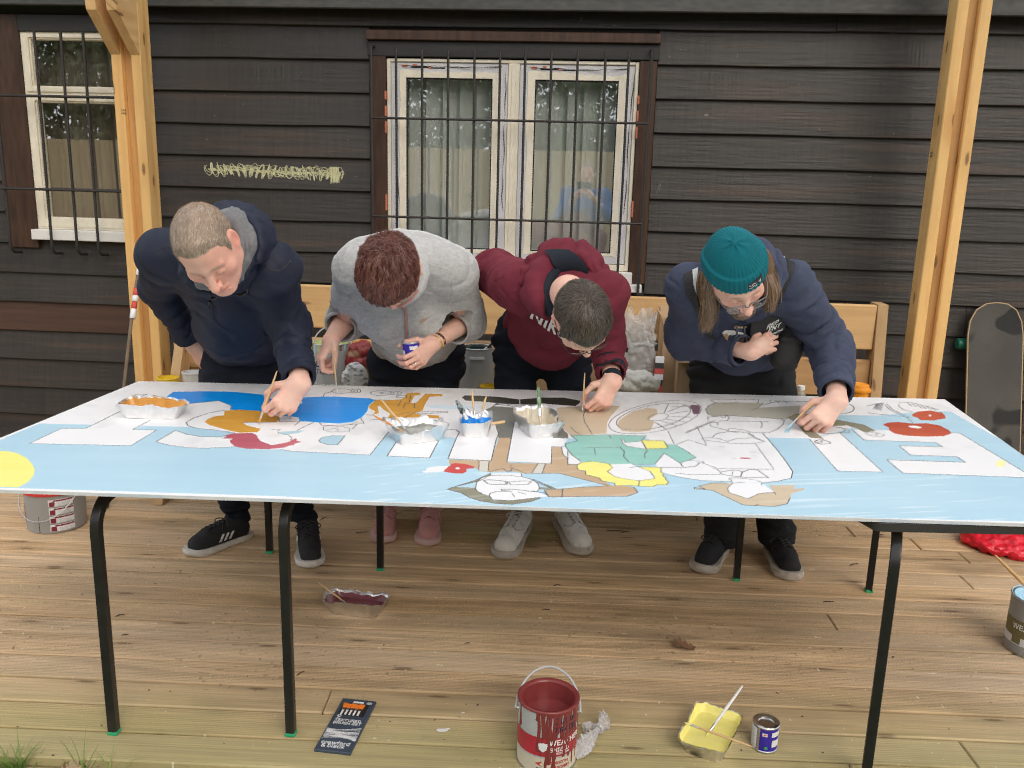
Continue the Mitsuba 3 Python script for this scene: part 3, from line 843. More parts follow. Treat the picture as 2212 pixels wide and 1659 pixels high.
ART = json.loads('''{"L":[["sky_paint","sky",[[-1502,-15],[-1037,-9],[-431,-35],[-234,-48],[-48,-41],[131,-24],[584,13],[759,41],[891,47],[894,43],[1081,183],[1087,210],[1049,315],[1058,351],[1129,351],[1247,356],[1362,404],[1425,433],[1520,445],[1535,437],[1533,363],[1520,-47],[1490,-557],[1442,-643],[1191,-620],[620,-626],[194,-627],[-234,-608],[-609,-583],[-1296,-575],[-1587,-576],[-1559,-507],[-1531,-293]]],["letter","white",[[-1421,-219],[-1410,-61],[-1339,-55],[-1339,-2],[-1186,-9],[-1198,-52],[-1125,-52],[-1133,-213]]],["letter","white",[[-1079,-170],[-1068,-50],[-1020,-87],[-967,-108],[-900,-105],[-881,-57],[-837,-39],[-757,-31],[-712,-196],[-840,-198],[-913,-218],[-963,-219],[-1028,-200]]],["letter","white",[[-1050,4],[-1013,-21],[-954,-36],[-884,-60],[-862,-82],[-743,-84],[-779,53],[-1054,26]]],["letter","white",[[-706,-210],[-669,-226],[-579,-232],[-444,-241],[-429,-33],[-430,71],[-505,104],[-853,29],[-780,-217]]],["sky_paint","sky2",[[-618,-111],[-613,-81],[-589,-63],[-549,-59],[-554,-155],[-583,-154],[-608,-133]]],["sky_paint","sky2",[[-757,-39],[-721,-23],[-681,-12],[-697,-46],[-738,-64]]],["letter","white",[[-395,-245],[-387,-102],[-356,91],[-258,21],[-257,-29],[-259,-48],[-274,-255]]],["letter","white",[[-222,-259],[-212,-50],[-207,13],[-172,96],[-90,77],[-85,12],[-91,-63],[-100,-264]]],["skirt_paint","grey",[[-150,270],[-109,345],[-21,330],[60,355],[99,327],[110,297],[114,137],[124,58],[133,20],[130,-18],[-85,-39],[-86,51],[-121,213]]],["coat_paint","brown",[[-83,-38],[-46,-34],[-56,-271],[-44,-280],[68,-276],[76,-115],[105,-116],[105,-183],[117,-230],[114,-277],[148,-279],[156,-333],[195,-391],[217,-443],[258,-444],[275,-451],[281,-490],[249,-521],[162,-528],[85,-537],[52,-540],[42,-491],[89,-479],[138,-462],[208,-444],[86,-357],[9,-364],[-1,-369],[-41,-349],[-103,-363],[-131,-351],[-145,-318],[-212,-314],[-220,-264],[-101,-264]]],["letter","white",[[-56,-269],[-36,150],[-21,152],[88,94],[83,-24],[131,-24],[115,-80],[115,-111],[76,-113],[68,-276]]],["letter","white",[[105,-116],[122,-116],[141,-191],[156,-253],[148,-274],[114,-277],[117,-230],[105,-183]]],["letter","white",[[381,63],[762,99],[759,41],[756,-58],[748,-190],[738,-291],[717,-345],[675,-373],[626,-392],[547,-387],[468,-386],[416,-365],[371,-334],[362,-250],[380,-153]]],["letter","white",[[894,43],[1025,127],[1016,48],[996,-273],[869,-274]]],["letter","white",[[1075,164],[1068,44],[1290,38],[1290,-7],[1155,-10],[1148,-103],[1285,-108],[1284,-161],[1055,-157],[1050,-277],[1382,-288],[1408,-288],[1411,-237],[1425,156],[1251,168]]],["sun_paint","yellow",[[-1461,-292],[-1440,-293],[-1402,-310],[-1358,-346],[-1315,-396],[-1284,-440],[-1264,-484],[-1252,-526],[-1253,-570],[-1298,-571],[-1378,-568],[-1477,-451],[-1511,-325]]],["coat_paint","blue",[[-1243,314],[-1256,358],[-1262,429],[-1165,450],[-1053,454],[-954,429],[-906,406],[-942,412],[-866,345],[-790,312],[-767,307],[-782,354],[-795,399],[-686,423],[-557,412],[-530,390],[-540,315],[-532,231],[-537,157],[-556,99],[-595,75],[-663,82],[-726,93],[-739,137],[-803,152],[-831,185],[-868,211],[-865,196],[-982,207],[-994,253],[-1062,321],[-1145,271],[-1199,301]]],["hair_paint","orange",[[-999,194],[-953,210],[-887,201],[-834,162],[-804,134],[-806,144],[-791,76],[-829,72],[-897,56],[-871,22],[-820,-9],[-820,-44],[-870,-56],[-916,-32],[-988,18],[-1015,52],[-1018,81],[-1007,121],[-982,136],[-995,178]]],["hair_paint","rose",[[-903,-121],[-894,-98],[-908,-93],[-887,-64],[-832,-56],[-808,-84],[-799,-116],[-798,-110],[-783,-138],[-757,-158],[-741,-174],[-704,-142],[-691,-100],[-684,-105],[-682,-123],[-662,-133],[-681,-152],[-677,-168],[-687,-169],[-701,-193],[-739,-211],[-781,-211],[-799,-214],[-841,-195],[-865,-160],[-875,-136],[-869,-118]]],["dog_paint","orange",[[-530,386],[-491,385],[-441,408],[-435,425],[-431,469],[-433,504],[-388,514],[-378,483],[-400,472],[-400,438],[-401,362],[-384,356],[-376,406],[-365,503],[-302,501],[-298,475],[-332,462],[-344,461],[-349,343],[-348,265],[-364,233],[-378,217],[-331,207],[-288,204],[-283,168],[-346,176],[-402,163],[-406,114],[-424,105],[-453,151],[-450,209],[-480,259],[-505,319],[-507,295],[-489,213],[-507,196],[-504,234],[-532,277],[-538,300],[-531,356]]],["boot_paint","dark",[[-227,457],[-218,492],[-172,494],[-87,481],[-20,453],[-18,382],[-85,388],[-156,410],[-209,416]]],["boot_paint","dark",[[-16,454],[64,489],[144,497],[200,460],[198,426],[178,380],[110,392],[61,404],[24,383],[-16,382]]],["cuff_paint","pale",[[-131,-269],[-106,-267],[-106,-354],[-130,-351]]],["cuff_paint","pale",[[31,-279],[52,-280],[40,-361],[12,-363]]],["poppy_paint","red",[[-230,-350],[-223,-325],[-208,-319],[-211,-304],[-200,-293],[-172,-296],[-145,-318],[-144,-333],[-166,-340],[-163,-363],[-173,-380],[-197,-380],[-223,-368]]],["poppy_centre","white",[[-196,-337],[-193,-330],[-190,-328],[-186,-330],[-183,-336],[-185,-344],[-189,-346],[-193,-344]]],["leaf_paint","white",[[-284,-373],[-272,-363],[-272,-339],[-254,-327],[-233,-321],[-214,-319],[-226,-364],[-240,-374],[-253,-375],[-270,-382]]],["hood_paint","olive",[[-206,-504],[-137,-431],[-99,-372],[-101,-401],[-130,-439],[-190,-487],[-134,-487],[-127,-516],[-97,-539],[-90,-574],[-40,-571],[3,-556],[34,-545],[8,-575],[-40,-598],[-79,-595],[-118,-580],[-145,-559],[-167,-528]]],["hood_paint","olive",[[14,-410],[72,-480],[66,-483],[27,-488],[31,-470],[57,-473]]],["face_area","white",[[-133,-496],[-133,-448],[-122,-411],[-102,-396],[-99,-372],[-56,-364],[-16,-366],[-13,-394],[14,-414],[28,-449],[30,-483],[23,-505],[52,-536],[29,-542],[3,-556],[-40,-573],[-88,-570],[-97,-543],[-121,-524]]],["skirt_paint","beige",[[111,336],[128,354],[240,393],[339,397],[291,255],[272,181],[254,44],[172,17],[140,8],[125,71],[113,193]]],["wheel_paint","beige",[[298,141],[317,214],[374,324],[434,381],[464,365],[458,302],[415,223],[430,196],[398,84],[351,66],[308,75]]],["coat_paint","green",[[140,8],[260,28],[378,27],[357,-22],[424,-22],[431,-63],[452,-61],[474,-117],[491,-187],[434,-240],[405,-150],[361,-255],[303,-269],[295,-257],[235,-267],[153,-248],[131,-192],[116,-103],[120,-79],[157,-46]]],["hand_area","white",[[294,-15],[301,-17],[302,-51],[355,-34],[357,-116],[303,-89],[294,-64]]],["purse_paint","yellow",[[355,-22],[424,-22],[425,-99],[358,-114]]],["face_area","white",[[235,-267],[295,-257],[308,-281],[337,-318],[342,-379],[297,-401],[265,-390],[236,-374],[219,-332],[237,-297]]],["hair_paint","yellow",[[138,-300],[141,-280],[152,-258],[169,-250],[186,-245],[230,-262],[238,-277],[237,-297],[229,-325],[219,-332],[236,-374],[265,-390],[297,-401],[340,-379],[344,-356],[337,-318],[308,-281],[371,-286],[372,-305],[365,-320],[372,-334],[366,-354],[371,-367],[370,-386],[374,-408],[363,-427],[339,-429],[324,-446],[289,-442],[265,-439],[228,-446],[228,-424],[196,-409],[192,-386],[157,-361],[160,-332],[141,-324]]],["trouser_paint","stone",[[639,380],[664,441],[699,483],[781,495],[874,494],[836,420],[903,444],[1005,473],[954,335],[904,303],[879,267],[787,291],[705,303],[645,290],[633,316]]],["jacket_paint","olive",[[904,300],[950,355],[1055,344],[1051,301],[1097,264],[1141,228],[1150,154],[1104,135],[1095,185],[1078,216],[953,184],[939,132],[941,47],[903,55],[899,103],[908,186],[909,246]]],["hair_paint","beige",[[448,-430],[491,-402],[544,-400],[520,-442],[518,-473],[555,-515],[595,-474],[637,-462],[638,-409],[708,-402],[695,-436],[726,-422],[725,-434],[679,-468],[660,-514],[645,-544],[608,-565],[558,-563],[531,-560],[497,-497],[479,-460],[432,-452],[435,-440],[461,-454]]],["face_area","white",[[547,-387],[625,-394],[637,-462],[595,-474],[554,-519],[518,-473],[519,-442]]],["poppy_paint","red2",[[1204,234],[1235,264],[1274,277],[1320,259],[1369,271],[1402,247],[1406,189],[1396,150],[1353,115],[1292,103],[1225,109],[1200,132],[1200,175],[1213,202]]],["poppy_centre","white",[[1283,220],[1298,233],[1316,235],[1328,220],[1325,207],[1307,199],[1289,206]]],["poppy_paint","red2",[[1370,383],[1413,431],[1467,449],[1486,424],[1498,433],[1484,373],[1470,343],[1409,309],[1366,311],[1371,340],[1362,360]]],["poppy_centre","white",[[1425,378],[1439,393],[1441,383],[1425,362]]],["tyre_paint","mauve",[[597,442],[626,437],[625,401],[602,313],[582,311],[590,382]]],["sky_paint","sky2",[[831,108],[860,157],[909,244],[850,107]]],["sky_paint","wash",[[-351,330],[-304,340],[-225,349],[-144,333],[-146,298],[-260,290],[-316,299]]],["yellow_splash","splash",[[1367,-169],[1386,-142],[1403,-128],[1412,-135],[1406,-155],[1386,-182],[1367,-198],[1358,-194]]]],"lines":[[[-1326,171],[-1339,-55],[-1410,-61],[-1421,-219],[-1133,-213],[-1125,-52],[-1198,-52],[-1189,57]],[[-1001,202],[-1040,157],[-1066,92],[-1069,39],[-1050,4],[-1013,-21],[-954,-36],[-884,-60]],[[-1079,-170],[-1068,-50],[-1020,-87],[-967,-108],[-900,-105]],[[-1079,-170],[-1028,-200],[-963,-219],[-913,-218],[-840,-198]],[[-1149,271],[-1062,321],[-999,261],[-984,207]],[[-897,56],[-794,73]],[[-1372,358],[-1371,377],[-1337,386],[-1343,343],[-1372,358]],[[-1277,343],[-1276,339],[-1275,336],[-1276,332],[-1277,330],[-1278,326],[-1281,324],[-1283,322],[-1286,320],[-1291,319],[-1294,319],[-1299,318],[-1303,320],[-1308,321],[-1312,322],[-1315,324],[-1319,327],[-1322,329],[-1324,332],[-1327,335],[-1328,339],[-1329,342],[-1329,346],[-1328,348],[-1327,352],[-1325,354],[-1322,356],[-1319,358],[-1316,360],[-1312,361],[-1308,361],[-1304,362],[-1299,360],[-1295,359],[-1291,358],[-1287,354],[-1284,353],[-1281,350],[-1279,346],[-1277,343]],[[-706,-210],[-669,-226],[-579,-232],[-444,-241],[-416,113]],[[-618,-111],[-613,-81],[-589,-63],[-549,-59],[-554,-155],[-583,-154],[-608,-133],[-618,-111]],[[-395,-245],[-387,-102]],[[-395,-245],[-274,-255],[-260,-42],[-257,9],[-245,38],[-219,38],[-207,13],[-212,-50],[-222,-256],[-100,-264],[-91,-63],[-85,12],[-94,83]],[[-637,512],[-636,506],[-636,501],[-638,495],[-640,490],[-643,486],[-647,482],[-651,478],[-655,475],[-661,473],[-666,472],[-672,472],[-678,473],[-684,476],[-689,479],[-694,482],[-698,485],[-701,490],[-704,495],[-706,500],[-708,507],[-708,513],[-707,518],[-706,524],[-703,528],[-700,532],[-696,536],[-691,540],[-686,542],[-680,543],[-675,544],[-669,543],[-663,541],[-657,538],[-652,535],[-648,532],[-644,527],[-640,522],[-638,517],[-637,512]],[[-489,498],[-489,492],[-489,487],[-491,481],[-493,476],[-497,472],[-501,468],[-505,464],[-511,462],[-516,459],[-522,459],[-528,458],[-534,459],[-540,462],[-545,465],[-550,468],[-554,471],[-558,476],[-561,481],[-563,486],[-564,493],[-563,498],[-563,504],[-561,509],[-558,513],[-554,517],[-550,521],[-545,526],[-539,528],[-533,529],[-527,529],[-521,528],[-515,527],[-509,524],[-504,521],[-499,518],[-495,513],[-492,508],[-490,503],[-489,498]],[[-517,494],[-517,493],[-518,493],[-518,491],[-518,491],[-518,489],[-519,489],[-520,487],[-521,487],[-521,487],[-523,487],[-523,487],[-524,487],[-525,488],[-526,488],[-527,488],[-528,490],[-528,490],[-529,491],[-529,493],[-529,493],[-529,495],[-529,497],[-529,497],[-528,499],[-528,499],[-527,499],[-526,501],[-526,501],[-525,501],[-523,501],[-523,501],[-522,501],[-521,499],[-520,500],[-519,498],[-519,498],[-518,496],[-518,496],[-517,494]],[[-643,547],[-629,527],[-626,500],[-633,481]],[[-632,549],[-617,528],[-615,501],[-622,483]],[[-620,550],[-606,530],[-603,503],[-611,484]],[[-495,524],[-480,508],[-478,481],[-489,469]],[[-480,526],[-465,509],[-464,483],[-475,471]],[[-468,527],[-453,511],[-451,484],[-462,472]],[[-720,419],[-727,462],[-705,495]],[[-557,412],[-544,388],[-472,393]],[[-462,439],[-462,469],[-428,469],[-426,435],[-461,431]],[[-727,39],[-723,94]],[[-707,-15],[-677,80]],[[-659,82],[-644,47],[-560,61],[-541,100]],[[-635,31],[-626,45],[-589,42],[-553,26],[-546,-12],[-604,-24],[-628,-1],[-635,31]],[[-616,0],[-598,15],[-582,10],[-587,-4]],[[-542,14],[-537,67]],[[-538,143],[-516,82],[-577,54]],[[-764,-27],[-757,-13],[-786,-16]],[[-762,-33],[-754,-51],[-720,-66],[-702,-95],[-700,-118]],[[-808,151],[-786,76],[-727,82]],[[-766,134],[-759,107]],[[-530,187],[-500,187]],[[-505,125],[-473,135]],[[-453,151],[-406,229],[-354,242],[-266,258],[-261,244],[-318,230],[-378,217],[-424,105]],[[-438,310],[-439,391]],[[-417,281],[-419,360],[-406,354],[-414,471]],[[-381,293],[-387,364]],[[-116,328],[-102,378],[-21,343],[60,368]],[[-105,361],[-94,394],[-20,362],[61,387]],[[-92,382],[-92,381],[-92,377],[-92,376],[-93,374],[-93,372],[-94,371],[-94,369],[-95,367],[-96,367],[-96,367],[-97,367],[-98,369],[-99,368],[-100,370],[-100,372],[-101,373],[-101,375],[-102,378],[-102,380],[-102,383],[-102,384],[-101,388],[-101,389],[-101,391],[-100,393],[-99,395],[-99,395],[-98,396],[-97,396],[-97,397],[-96,397],[-95,395],[-94,393],[-94,392],[-93,390],[-92,389],[-92,387],[-92,384],[-92,382]],[[-56,-269],[-36,150]],[[-56,-269],[68,-276],[76,-115],[115,-111]],[[105,-116],[105,-183],[117,-230]],[[122,-148],[114,-277],[148,-274]],[[83,-22],[131,-24]],[[-206,-504],[-137,-431],[-99,-372]],[[-190,-487],[-130,-439],[-107,-406]],[[-206,-504],[-167,-528],[-145,-559],[-118,-580],[-79,-595],[-40,-598],[8,-575],[34,-545]],[[14,-410],[72,-480]],[[11,-417],[63,-481]],[[-115,-530],[-127,-512],[-133,-496],[-133,-448],[-122,-411],[-96,-389],[-56,-383],[-13,-394],[14,-414],[28,-449],[30,-483],[23,-505],[10,-498]],[[-16,-366],[-15,-394]],[[-98,-372],[-100,-391]],[[-116,-431],[-104,-424],[-83,-426],[-58,-432],[-54,-446],[-61,-458],[-82,-460],[-103,-455],[-111,-438],[-116,-431]],[[-52,-433],[-54,-460]],[[-48,-437],[-34,-430],[-4,-425],[11,-430],[1,-451],[-25,-457],[-43,-459],[-49,-442],[-48,-437]],[[-97,-543],[-95,-526],[-81,-513],[-57,-507],[-40,-508],[-66,-502],[-68,-493],[-34,-491],[9,-504],[41,-510],[52,-537]],[[-97,-543],[-88,-570],[-40,-573],[3,-556],[29,-542]],[[-40,-522],[-33,-549]],[[-28,-509],[-5,-524]],[[42,-491],[52,-540],[85,-537],[89,-479],[42,-491]],[[208,-444],[86,-357],[9,-364]],[[216,-446],[138,-462],[89,-479]],[[275,-451],[281,-490],[249,-521],[162,-528],[85,-537]],[[-103,-361],[-66,-327],[-53,-359],[-50,-345],[-44,-354],[-41,-320],[-1,-369]],[[-131,-351],[-134,-269]],[[-106,-354],[-106,-267]],[[12,-363],[31,-279]],[[40,-361],[52,-280]],[[-44,-290],[-41,-288]],[[-46,-303],[-42,-301]],[[-47,-316],[-44,-314]],[[-48,-329],[-45,-327]],[[223,385],[198,261],[195,173],[209,27]],[[146,106],[154,60],[172,17]],[[260,28],[263,-12]],[[162,-122],[284,-100]],[[203,-118],[199,-186]],[[280,-102],[289,-145],[280,-189],[290,-247]],[[359,-127],[342,-173],[342,-200]],[[140,8],[157,-46],[120,-79],[116,-103],[131,-192],[153,-248]],[[140,8],[260,28],[378,27],[357,-22]],[[294,-15],[301,-17],[302,-51],[355,-34],[357,-116],[303,-89],[294,-64],[294,-15]],[[355,-22],[424,-22],[425,-99],[358,-114],[355,-22]],[[431,-63],[452,-61],[474,-117],[491,-187],[434,-240],[405,-150],[361,-255]],[[361,-255],[303,-269],[295,-257]],[[138,-300],[141,-280],[152,-258],[186,-245],[230,-262],[237,-297],[219,-332],[236,-374],[265,-390],[297,-401],[340,-379]],[[308,-281],[337,-318],[342,-379]],[[371,-286],[372,-305],[365,-320],[372,-334],[366,-354],[371,-367],[370,-386],[374,-408],[363,-427],[339,-429],[324,-446],[289,-442],[297,-401]],[[289,-442],[265,-439],[228,-446],[228,-424],[196,-409],[192,-386],[157,-361],[160,-332],[141,-324],[138,-300]],[[308,-281],[284,-293]],[[627,396],[619,363],[607,326],[591,289],[571,252],[549,216],[524,181],[498,150],[470,122],[443,97],[416,77],[390,62],[366,51],[343,46],[323,45],[305,49],[291,58],[281,72],[274,92],[271,115],[272,143],[278,174],[288,207],[302,242],[320,279],[342,317],[367,353],[395,388],[424,419],[454,448],[485,471],[515,488],[542,498],[568,503],[589,500],[607,491],[620,476],[627,454],[630,427],[627,396]],[[585,375],[579,347],[570,318],[557,290],[541,260],[524,230],[504,202],[483,177],[461,154],[438,133],[417,117],[395,104],[375,96],[357,90],[340,90],[326,93],[315,101],[306,113],[301,129],[299,148],[300,170],[305,196],[313,222],[325,251],[340,281],[357,310],[377,339],[399,367],[423,392],[447,414],[471,433],[495,446],[516,454],[537,458],[554,457],[568,449],[578,437],[584,420],[586,398],[585,375]],[[490,277],[488,270],[486,262],[483,255],[479,247],[474,240],[469,233],[463,225],[457,220],[451,215],[444,212],[439,209],[433,207],[428,208],[424,209],[420,211],[417,213],[415,218],[413,223],[413,230],[414,236],[416,243],[418,251],[422,258],[426,267],[431,274],[437,280],[443,287],[449,292],[455,297],[461,300],[467,302],[473,304],[478,303],[482,301],[485,299],[488,295],[490,290],[490,284],[490,277]],[[482,315],[518,441]],[[496,330],[581,440]],[[499,305],[575,352]],[[489,268],[570,269]],[[476,233],[535,207]],[[457,206],[498,153]],[[431,190],[453,112]],[[523,404],[592,419],[589,382]],[[692,529],[874,548],[856,497]],[[690,521],[693,490],[731,474],[759,482],[782,507]],[[639,380],[664,441],[699,483]],[[639,380],[633,316],[645,290],[705,303]],[[874,494],[836,420],[797,382]],[[705,303],[787,291],[876,280],[879,254],[861,207],[821,141],[784,101],[729,98]],[[687,231],[822,239]],[[794,226],[788,193],[772,154]],[[879,254],[906,303]],[[617,234],[624,275],[659,289],[684,274],[692,309],[699,309],[696,269],[681,234],[651,225]],[[509,78],[631,229]],[[511,70],[640,230]],[[611,182],[610,157],[656,113]],[[627,209],[643,205],[636,175]],[[654,107],[659,131],[678,137],[706,127],[725,102],[711,77],[719,49]],[[658,101],[686,92]],[[587,31],[589,35],[591,41],[593,46],[595,51],[599,57],[602,62],[605,66],[609,71],[614,75],[618,80],[624,84],[628,87],[634,91],[639,93],[645,95],[650,98],[656,100],[662,102],[667,102],[673,103],[678,103],[683,102],[688,102],[693,100],[698,99],[702,97],[706,94],[709,92],[713,89],[715,84],[717,81],[719,76],[721,73],[722,68],[723,63],[723,58],[722,53],[721,48],[721,43]],[[545,4],[563,23],[601,21],[623,-11],[656,20],[716,37],[741,0],[717,-19],[646,-34],[592,-19],[558,-2]],[[711,77],[740,-3]],[[562,153],[548,-61],[503,-5],[458,-58]],[[456,88],[451,-54]],[[705,-25],[691,-273],[536,-281],[499,-234]],[[761,93],[759,41],[756,-58],[748,-190],[738,-291],[717,-345],[675,-373],[626,-392]],[[371,-334],[416,-365],[468,-386],[547,-387]],[[437,-239],[435,-262],[438,-279],[473,-264],[489,-240],[485,-231]],[[462,-214],[503,-218],[507,-227],[490,-235]],[[517,-274],[529,-286],[533,-330],[548,-337],[579,-347],[596,-299],[574,-289],[535,-308]],[[567,-305],[562,-327]],[[580,-343],[596,-303],[619,-282],[642,-283],[655,-348],[579,-349]],[[406,-331],[438,-337],[530,-330]],[[302,-283],[432,-283]],[[545,-396],[547,-371],[541,-367],[549,-357],[571,-356],[611,-366],[627,-389],[618,-410]],[[580,-389],[544,-400],[520,-442],[518,-473],[555,-515],[595,-474],[637,-462],[636,-479]],[[448,-430],[491,-402],[530,-401]],[[448,-430],[461,-454],[435,-440],[432,-452],[479,-460],[497,-497],[531,-560],[558,-563],[608,-565],[645,-544],[667,-499]],[[558,-563],[571,-553]],[[898,9],[911,27],[935,40],[948,13],[945,-3],[923,-13],[898,-11],[898,9]],[[906,4],[927,17],[917,-1]],[[894,43],[869,-274],[996,-273],[1019,121]],[[1075,164],[1068,44],[1290,38],[1290,-7],[1155,-10],[1148,-103],[1285,-108],[1284,-161],[1055,-157],[1050,-277],[1382,-288]],[[1397,156],[1425,156],[1411,-237]],[[1165,521],[1171,524],[1176,524],[1181,523],[1185,522],[1189,519],[1193,516],[1196,512],[1198,507],[1199,501],[1200,495],[1200,489],[1199,481],[1198,473],[1196,465],[1193,456],[1190,448],[1187,440],[1182,430],[1177,422],[1172,414],[1167,408],[1161,400],[1156,395],[1150,388],[1144,383],[1138,380],[1132,376],[1127,374],[1121,372],[1116,371],[1112,372],[1107,373],[1103,375],[1100,379],[1097,381],[1095,387],[1093,391],[1092,398],[1092,404]],[[1125,509],[1133,455],[1137,441],[1113,453]],[[1049,155],[1046,148],[1041,141],[1036,135],[1029,129],[1022,123],[1015,119],[1006,115],[998,111],[989,109],[981,108],[974,109],[966,110],[960,111],[955,115],[951,119],[948,124],[945,129],[945,135],[946,141],[948,149],[952,156],[957,162],[963,168],[969,174],[977,180],[985,184],[994,188],[1002,190],[1011,192],[1019,193],[1027,192],[1033,190],[1039,187],[1044,184],[1048,179],[1050,174],[1051,168],[1050,161],[1049,155]],[[1019,121],[1051,124],[1064,162],[1058,181]],[[1104,123],[1120,139],[1149,133],[1160,109],[1141,89],[1113,87],[1104,123]],[[1123,112],[1145,124],[1127,98]],[[898,8],[920,33],[949,13],[945,-4],[913,-15],[898,8]],[[1332,523],[1318,444],[1332,336],[1323,266]],[[1346,538],[1330,453],[1343,344]],[[1219,392],[1350,338]],[[1392,538],[1375,504],[1370,457],[1389,422]],[[1397,554],[1447,568],[1487,508],[1503,463]],[[1304,528],[1259,450]],[[1310,530],[1263,446]],[[1316,533],[1266,442]],[[1321,535],[1270,438]],[[1327,537],[1274,434]],[[1333,539],[1278,429]],[[1432,561],[1425,505]],[[1444,548],[1437,494]],[[1456,535],[1450,482]],[[1468,522],[1462,471]],[[1480,509],[1475,460]],[[1491,496],[1487,450]],[[1338,548],[1306,529],[1276,478]],[[1254,491],[1298,528],[1338,548]],[[863,463],[944,533],[989,530],[1175,565]],[[909,537],[907,498]],[[934,539],[934,501]],[[962,542],[966,504]]],"cen":[-0.14700000000000002,2.5664999999999996],"ang":0.07611262872519586}''')
pn = thing('painted_panel', 'long white panel half painted with blue sky, letters and figures, lying over the tables', 'sign board')
obj('board', place(prism(Polygon(BQ), .0085, -.0089), BM), 'panel_white', pn)
obj('edge_band', place(prism(Polygon(BQ).buffer(.0012, join_style=2).difference(Polygon(BQ)), .0083, -.0090), BM), 'panel_edge', pn)
quad = Polygon(BQ).buffer(-.0015, join_style=2)
polys = []
for nm, col, pts in ART['L']:
    g = Polygon([(x / 1000, y / 1000) for x, y in pts]).buffer(0)
    if nm.startswith(('sun', 'hair', 'coat', 'poppy_p', 'dog', 'boot', 'wheel', 'hood', 'trouser', 'jacket')):
        g = g.buffer(.004).buffer(-.004)                       # brush-rounded outlines
    g = g.intersection(quad)
    if g.is_empty:
        continue
    polys = [(a, b, c.difference(g)) for a, b, c in polys]
    polys.append((nm, col, g))
for nm, col, g in polys:
    if g.area < 1e-6:
        continue
    white = col == 'white'
    g = g.simplify(.0004)
    obj(nm, place(prism(g, .0004 if white else .0006, -.0004), BM), 'panel_white' if white else 'paint_' + col, pn)
pl = []
for k, pts in enumerate(ART['lines']):
    q = np.array(pts) / 1000.0
    if len(q) > 3:
        s = np.r_[0, np.cumsum(np.linalg.norm(np.diff(q, axis=0), axis=1))]
        q = q[np.r_[True, np.diff(s) > 1e-5]]
    g = LineString(q).buffer(.0011 + .0005 * hsh(k), cap_style=2, join_style=1, quad_segs=2).intersection(quad)
    if not g.is_empty:
        pl.append(prism(g.simplify(.0003), .0006, -.0002))
obj('pencil_outline', place(cat(pl), BM), 'pencil', pn, kind='stuff')
labels[pn + '__pencil_outline']['label'] = 'thin dark outlines drawn on the panel'

# ------------------------------------------------------------------ tables
mat('leg_black', proc(lambda p, n, uv: mix((.010, .010, .010), (.020, .019, .018), fbm(p.x * 30, p.y * 30, p.z * 30, 2))), .33, spec=.5)
mat('foot_green', (.02, .36, .16), .5)
mat('table_edge', (.035, .032, .030), .5)
mat('table_top', proc(lambda p, n, uv: mix((.50, .42, .34), (.62, .36, .28), fbm(p.x * 12, p.y * 40, 0.0, 2))), .5)
ZT = .709 - .0095
LG = .0122


def leg(t, foot, z1=ZT - .03):
    foot = np.asarray(foot, float)
    obj('leg', tube([foot + (0, 0, .008), foot + (0, 0, z1)], 1, ref=(0, 1, 0), sq=(LG, LG)), 'leg_black', t, smooth=40)
    k = t + '__leg' if _used[t + '__leg'] == 0 else f"{t}__leg_{_used[t + '__leg']:03d}"
    obj('foot_cap', box(foot[0] - LG - .0012, foot[0] + LG + .0012, foot[1] - LG - .0012, foot[1] + LG + .0012, .0005, .012, .002), 'foot_green', k)


def ubar(t, f1, f2, z=ZT - .030):
    """Two legs and the rail between their tops bent from one square tube."""
    f1, f2 = np.asarray(f1, float), np.asarray(f2, float); d = (f2 - f1) / np.linalg.norm(f2 - f1)
    P = [f1 + (0, 0, .008), f1 + (0, 0, z - .09)]
    for a in np.linspace(0, math.pi / 2, 8)[1:]:
        P.append(f1 + d * (.075 - .075 * math.cos(a)) + np.array([0, 0, z - .09 + .075 * math.sin(a)]))
    for a in np.linspace(math.pi / 2, 0, 8):
        P.append(f2 - d * (.075 - .075 * math.cos(a)) + np.array([0, 0, z - .09 + .075 * math.sin(a)]))
    P.append(f2 + (0, 0, .008))
    k = obj('leg', tube(P, 1, ref=d, sq=(LG, LG)), 'leg_black', t, smooth=40)
    for f in (f1, f2):
        obj('foot_cap', box(f[0] - LG - .0012, f[0] + LG + .0012, f[1] - LG - .0012, f[1] + LG + .0012, .0005, .012, .002), 'foot_green', k)


def top(t, pts):
    P = Polygon(pts).buffer(.02).buffer(-.0001)
    obj('table_top', prism(P.buffer(-.012), .018, ZT - .0182), 'table_top', t)
    obj('edge_strip', prism(P.difference(P.buffer(-.0118)), .021, ZT - .0215), 'table_edge', t, smooth=30)


t1 = thing('folding_table', 'black legged table under the left part of the painted panel', 'table')
a, b, c, d = [onz(*q)[:2] for q in ((247, 1584), (629, 1587), (822, 1231), (583, 1194))]
ubar(t1, (*a, 0), (*d, 0)); ubar(t1, (*b, 0), (*c, 0))
top(t1, [a + (-.03, .02), b + (.03, .02), c + (.03, .03), d + (-.03, .03)])
t2 = thing('folding_table', 'black legged table under the right part of the panel, its dark corner sticking out', 'table')
a, b = onz(1869, 1686)[:2], onz(1876, 1278)[:2]
c0 = at(1862, 1141, 1.90)
e = onz(2203, 1650)[:2]
ubar(t2, (*a, 0), (*b, 0))
leg(t2, (*(e + (.16, -.02)), 0))
leg(t2, (*onz(1590, 1253)[:2], 0))
z0 = ZT - .012
p0, p1 = onz(1860, 1140, z0)[:2], onz(2230, 1146, z0)[:2]
top(t2, [p0 + (.05, .025), p1 + (.05, .02), p1 + (.12, 1.12), np.array([p0[0] - .35, 3.08])])
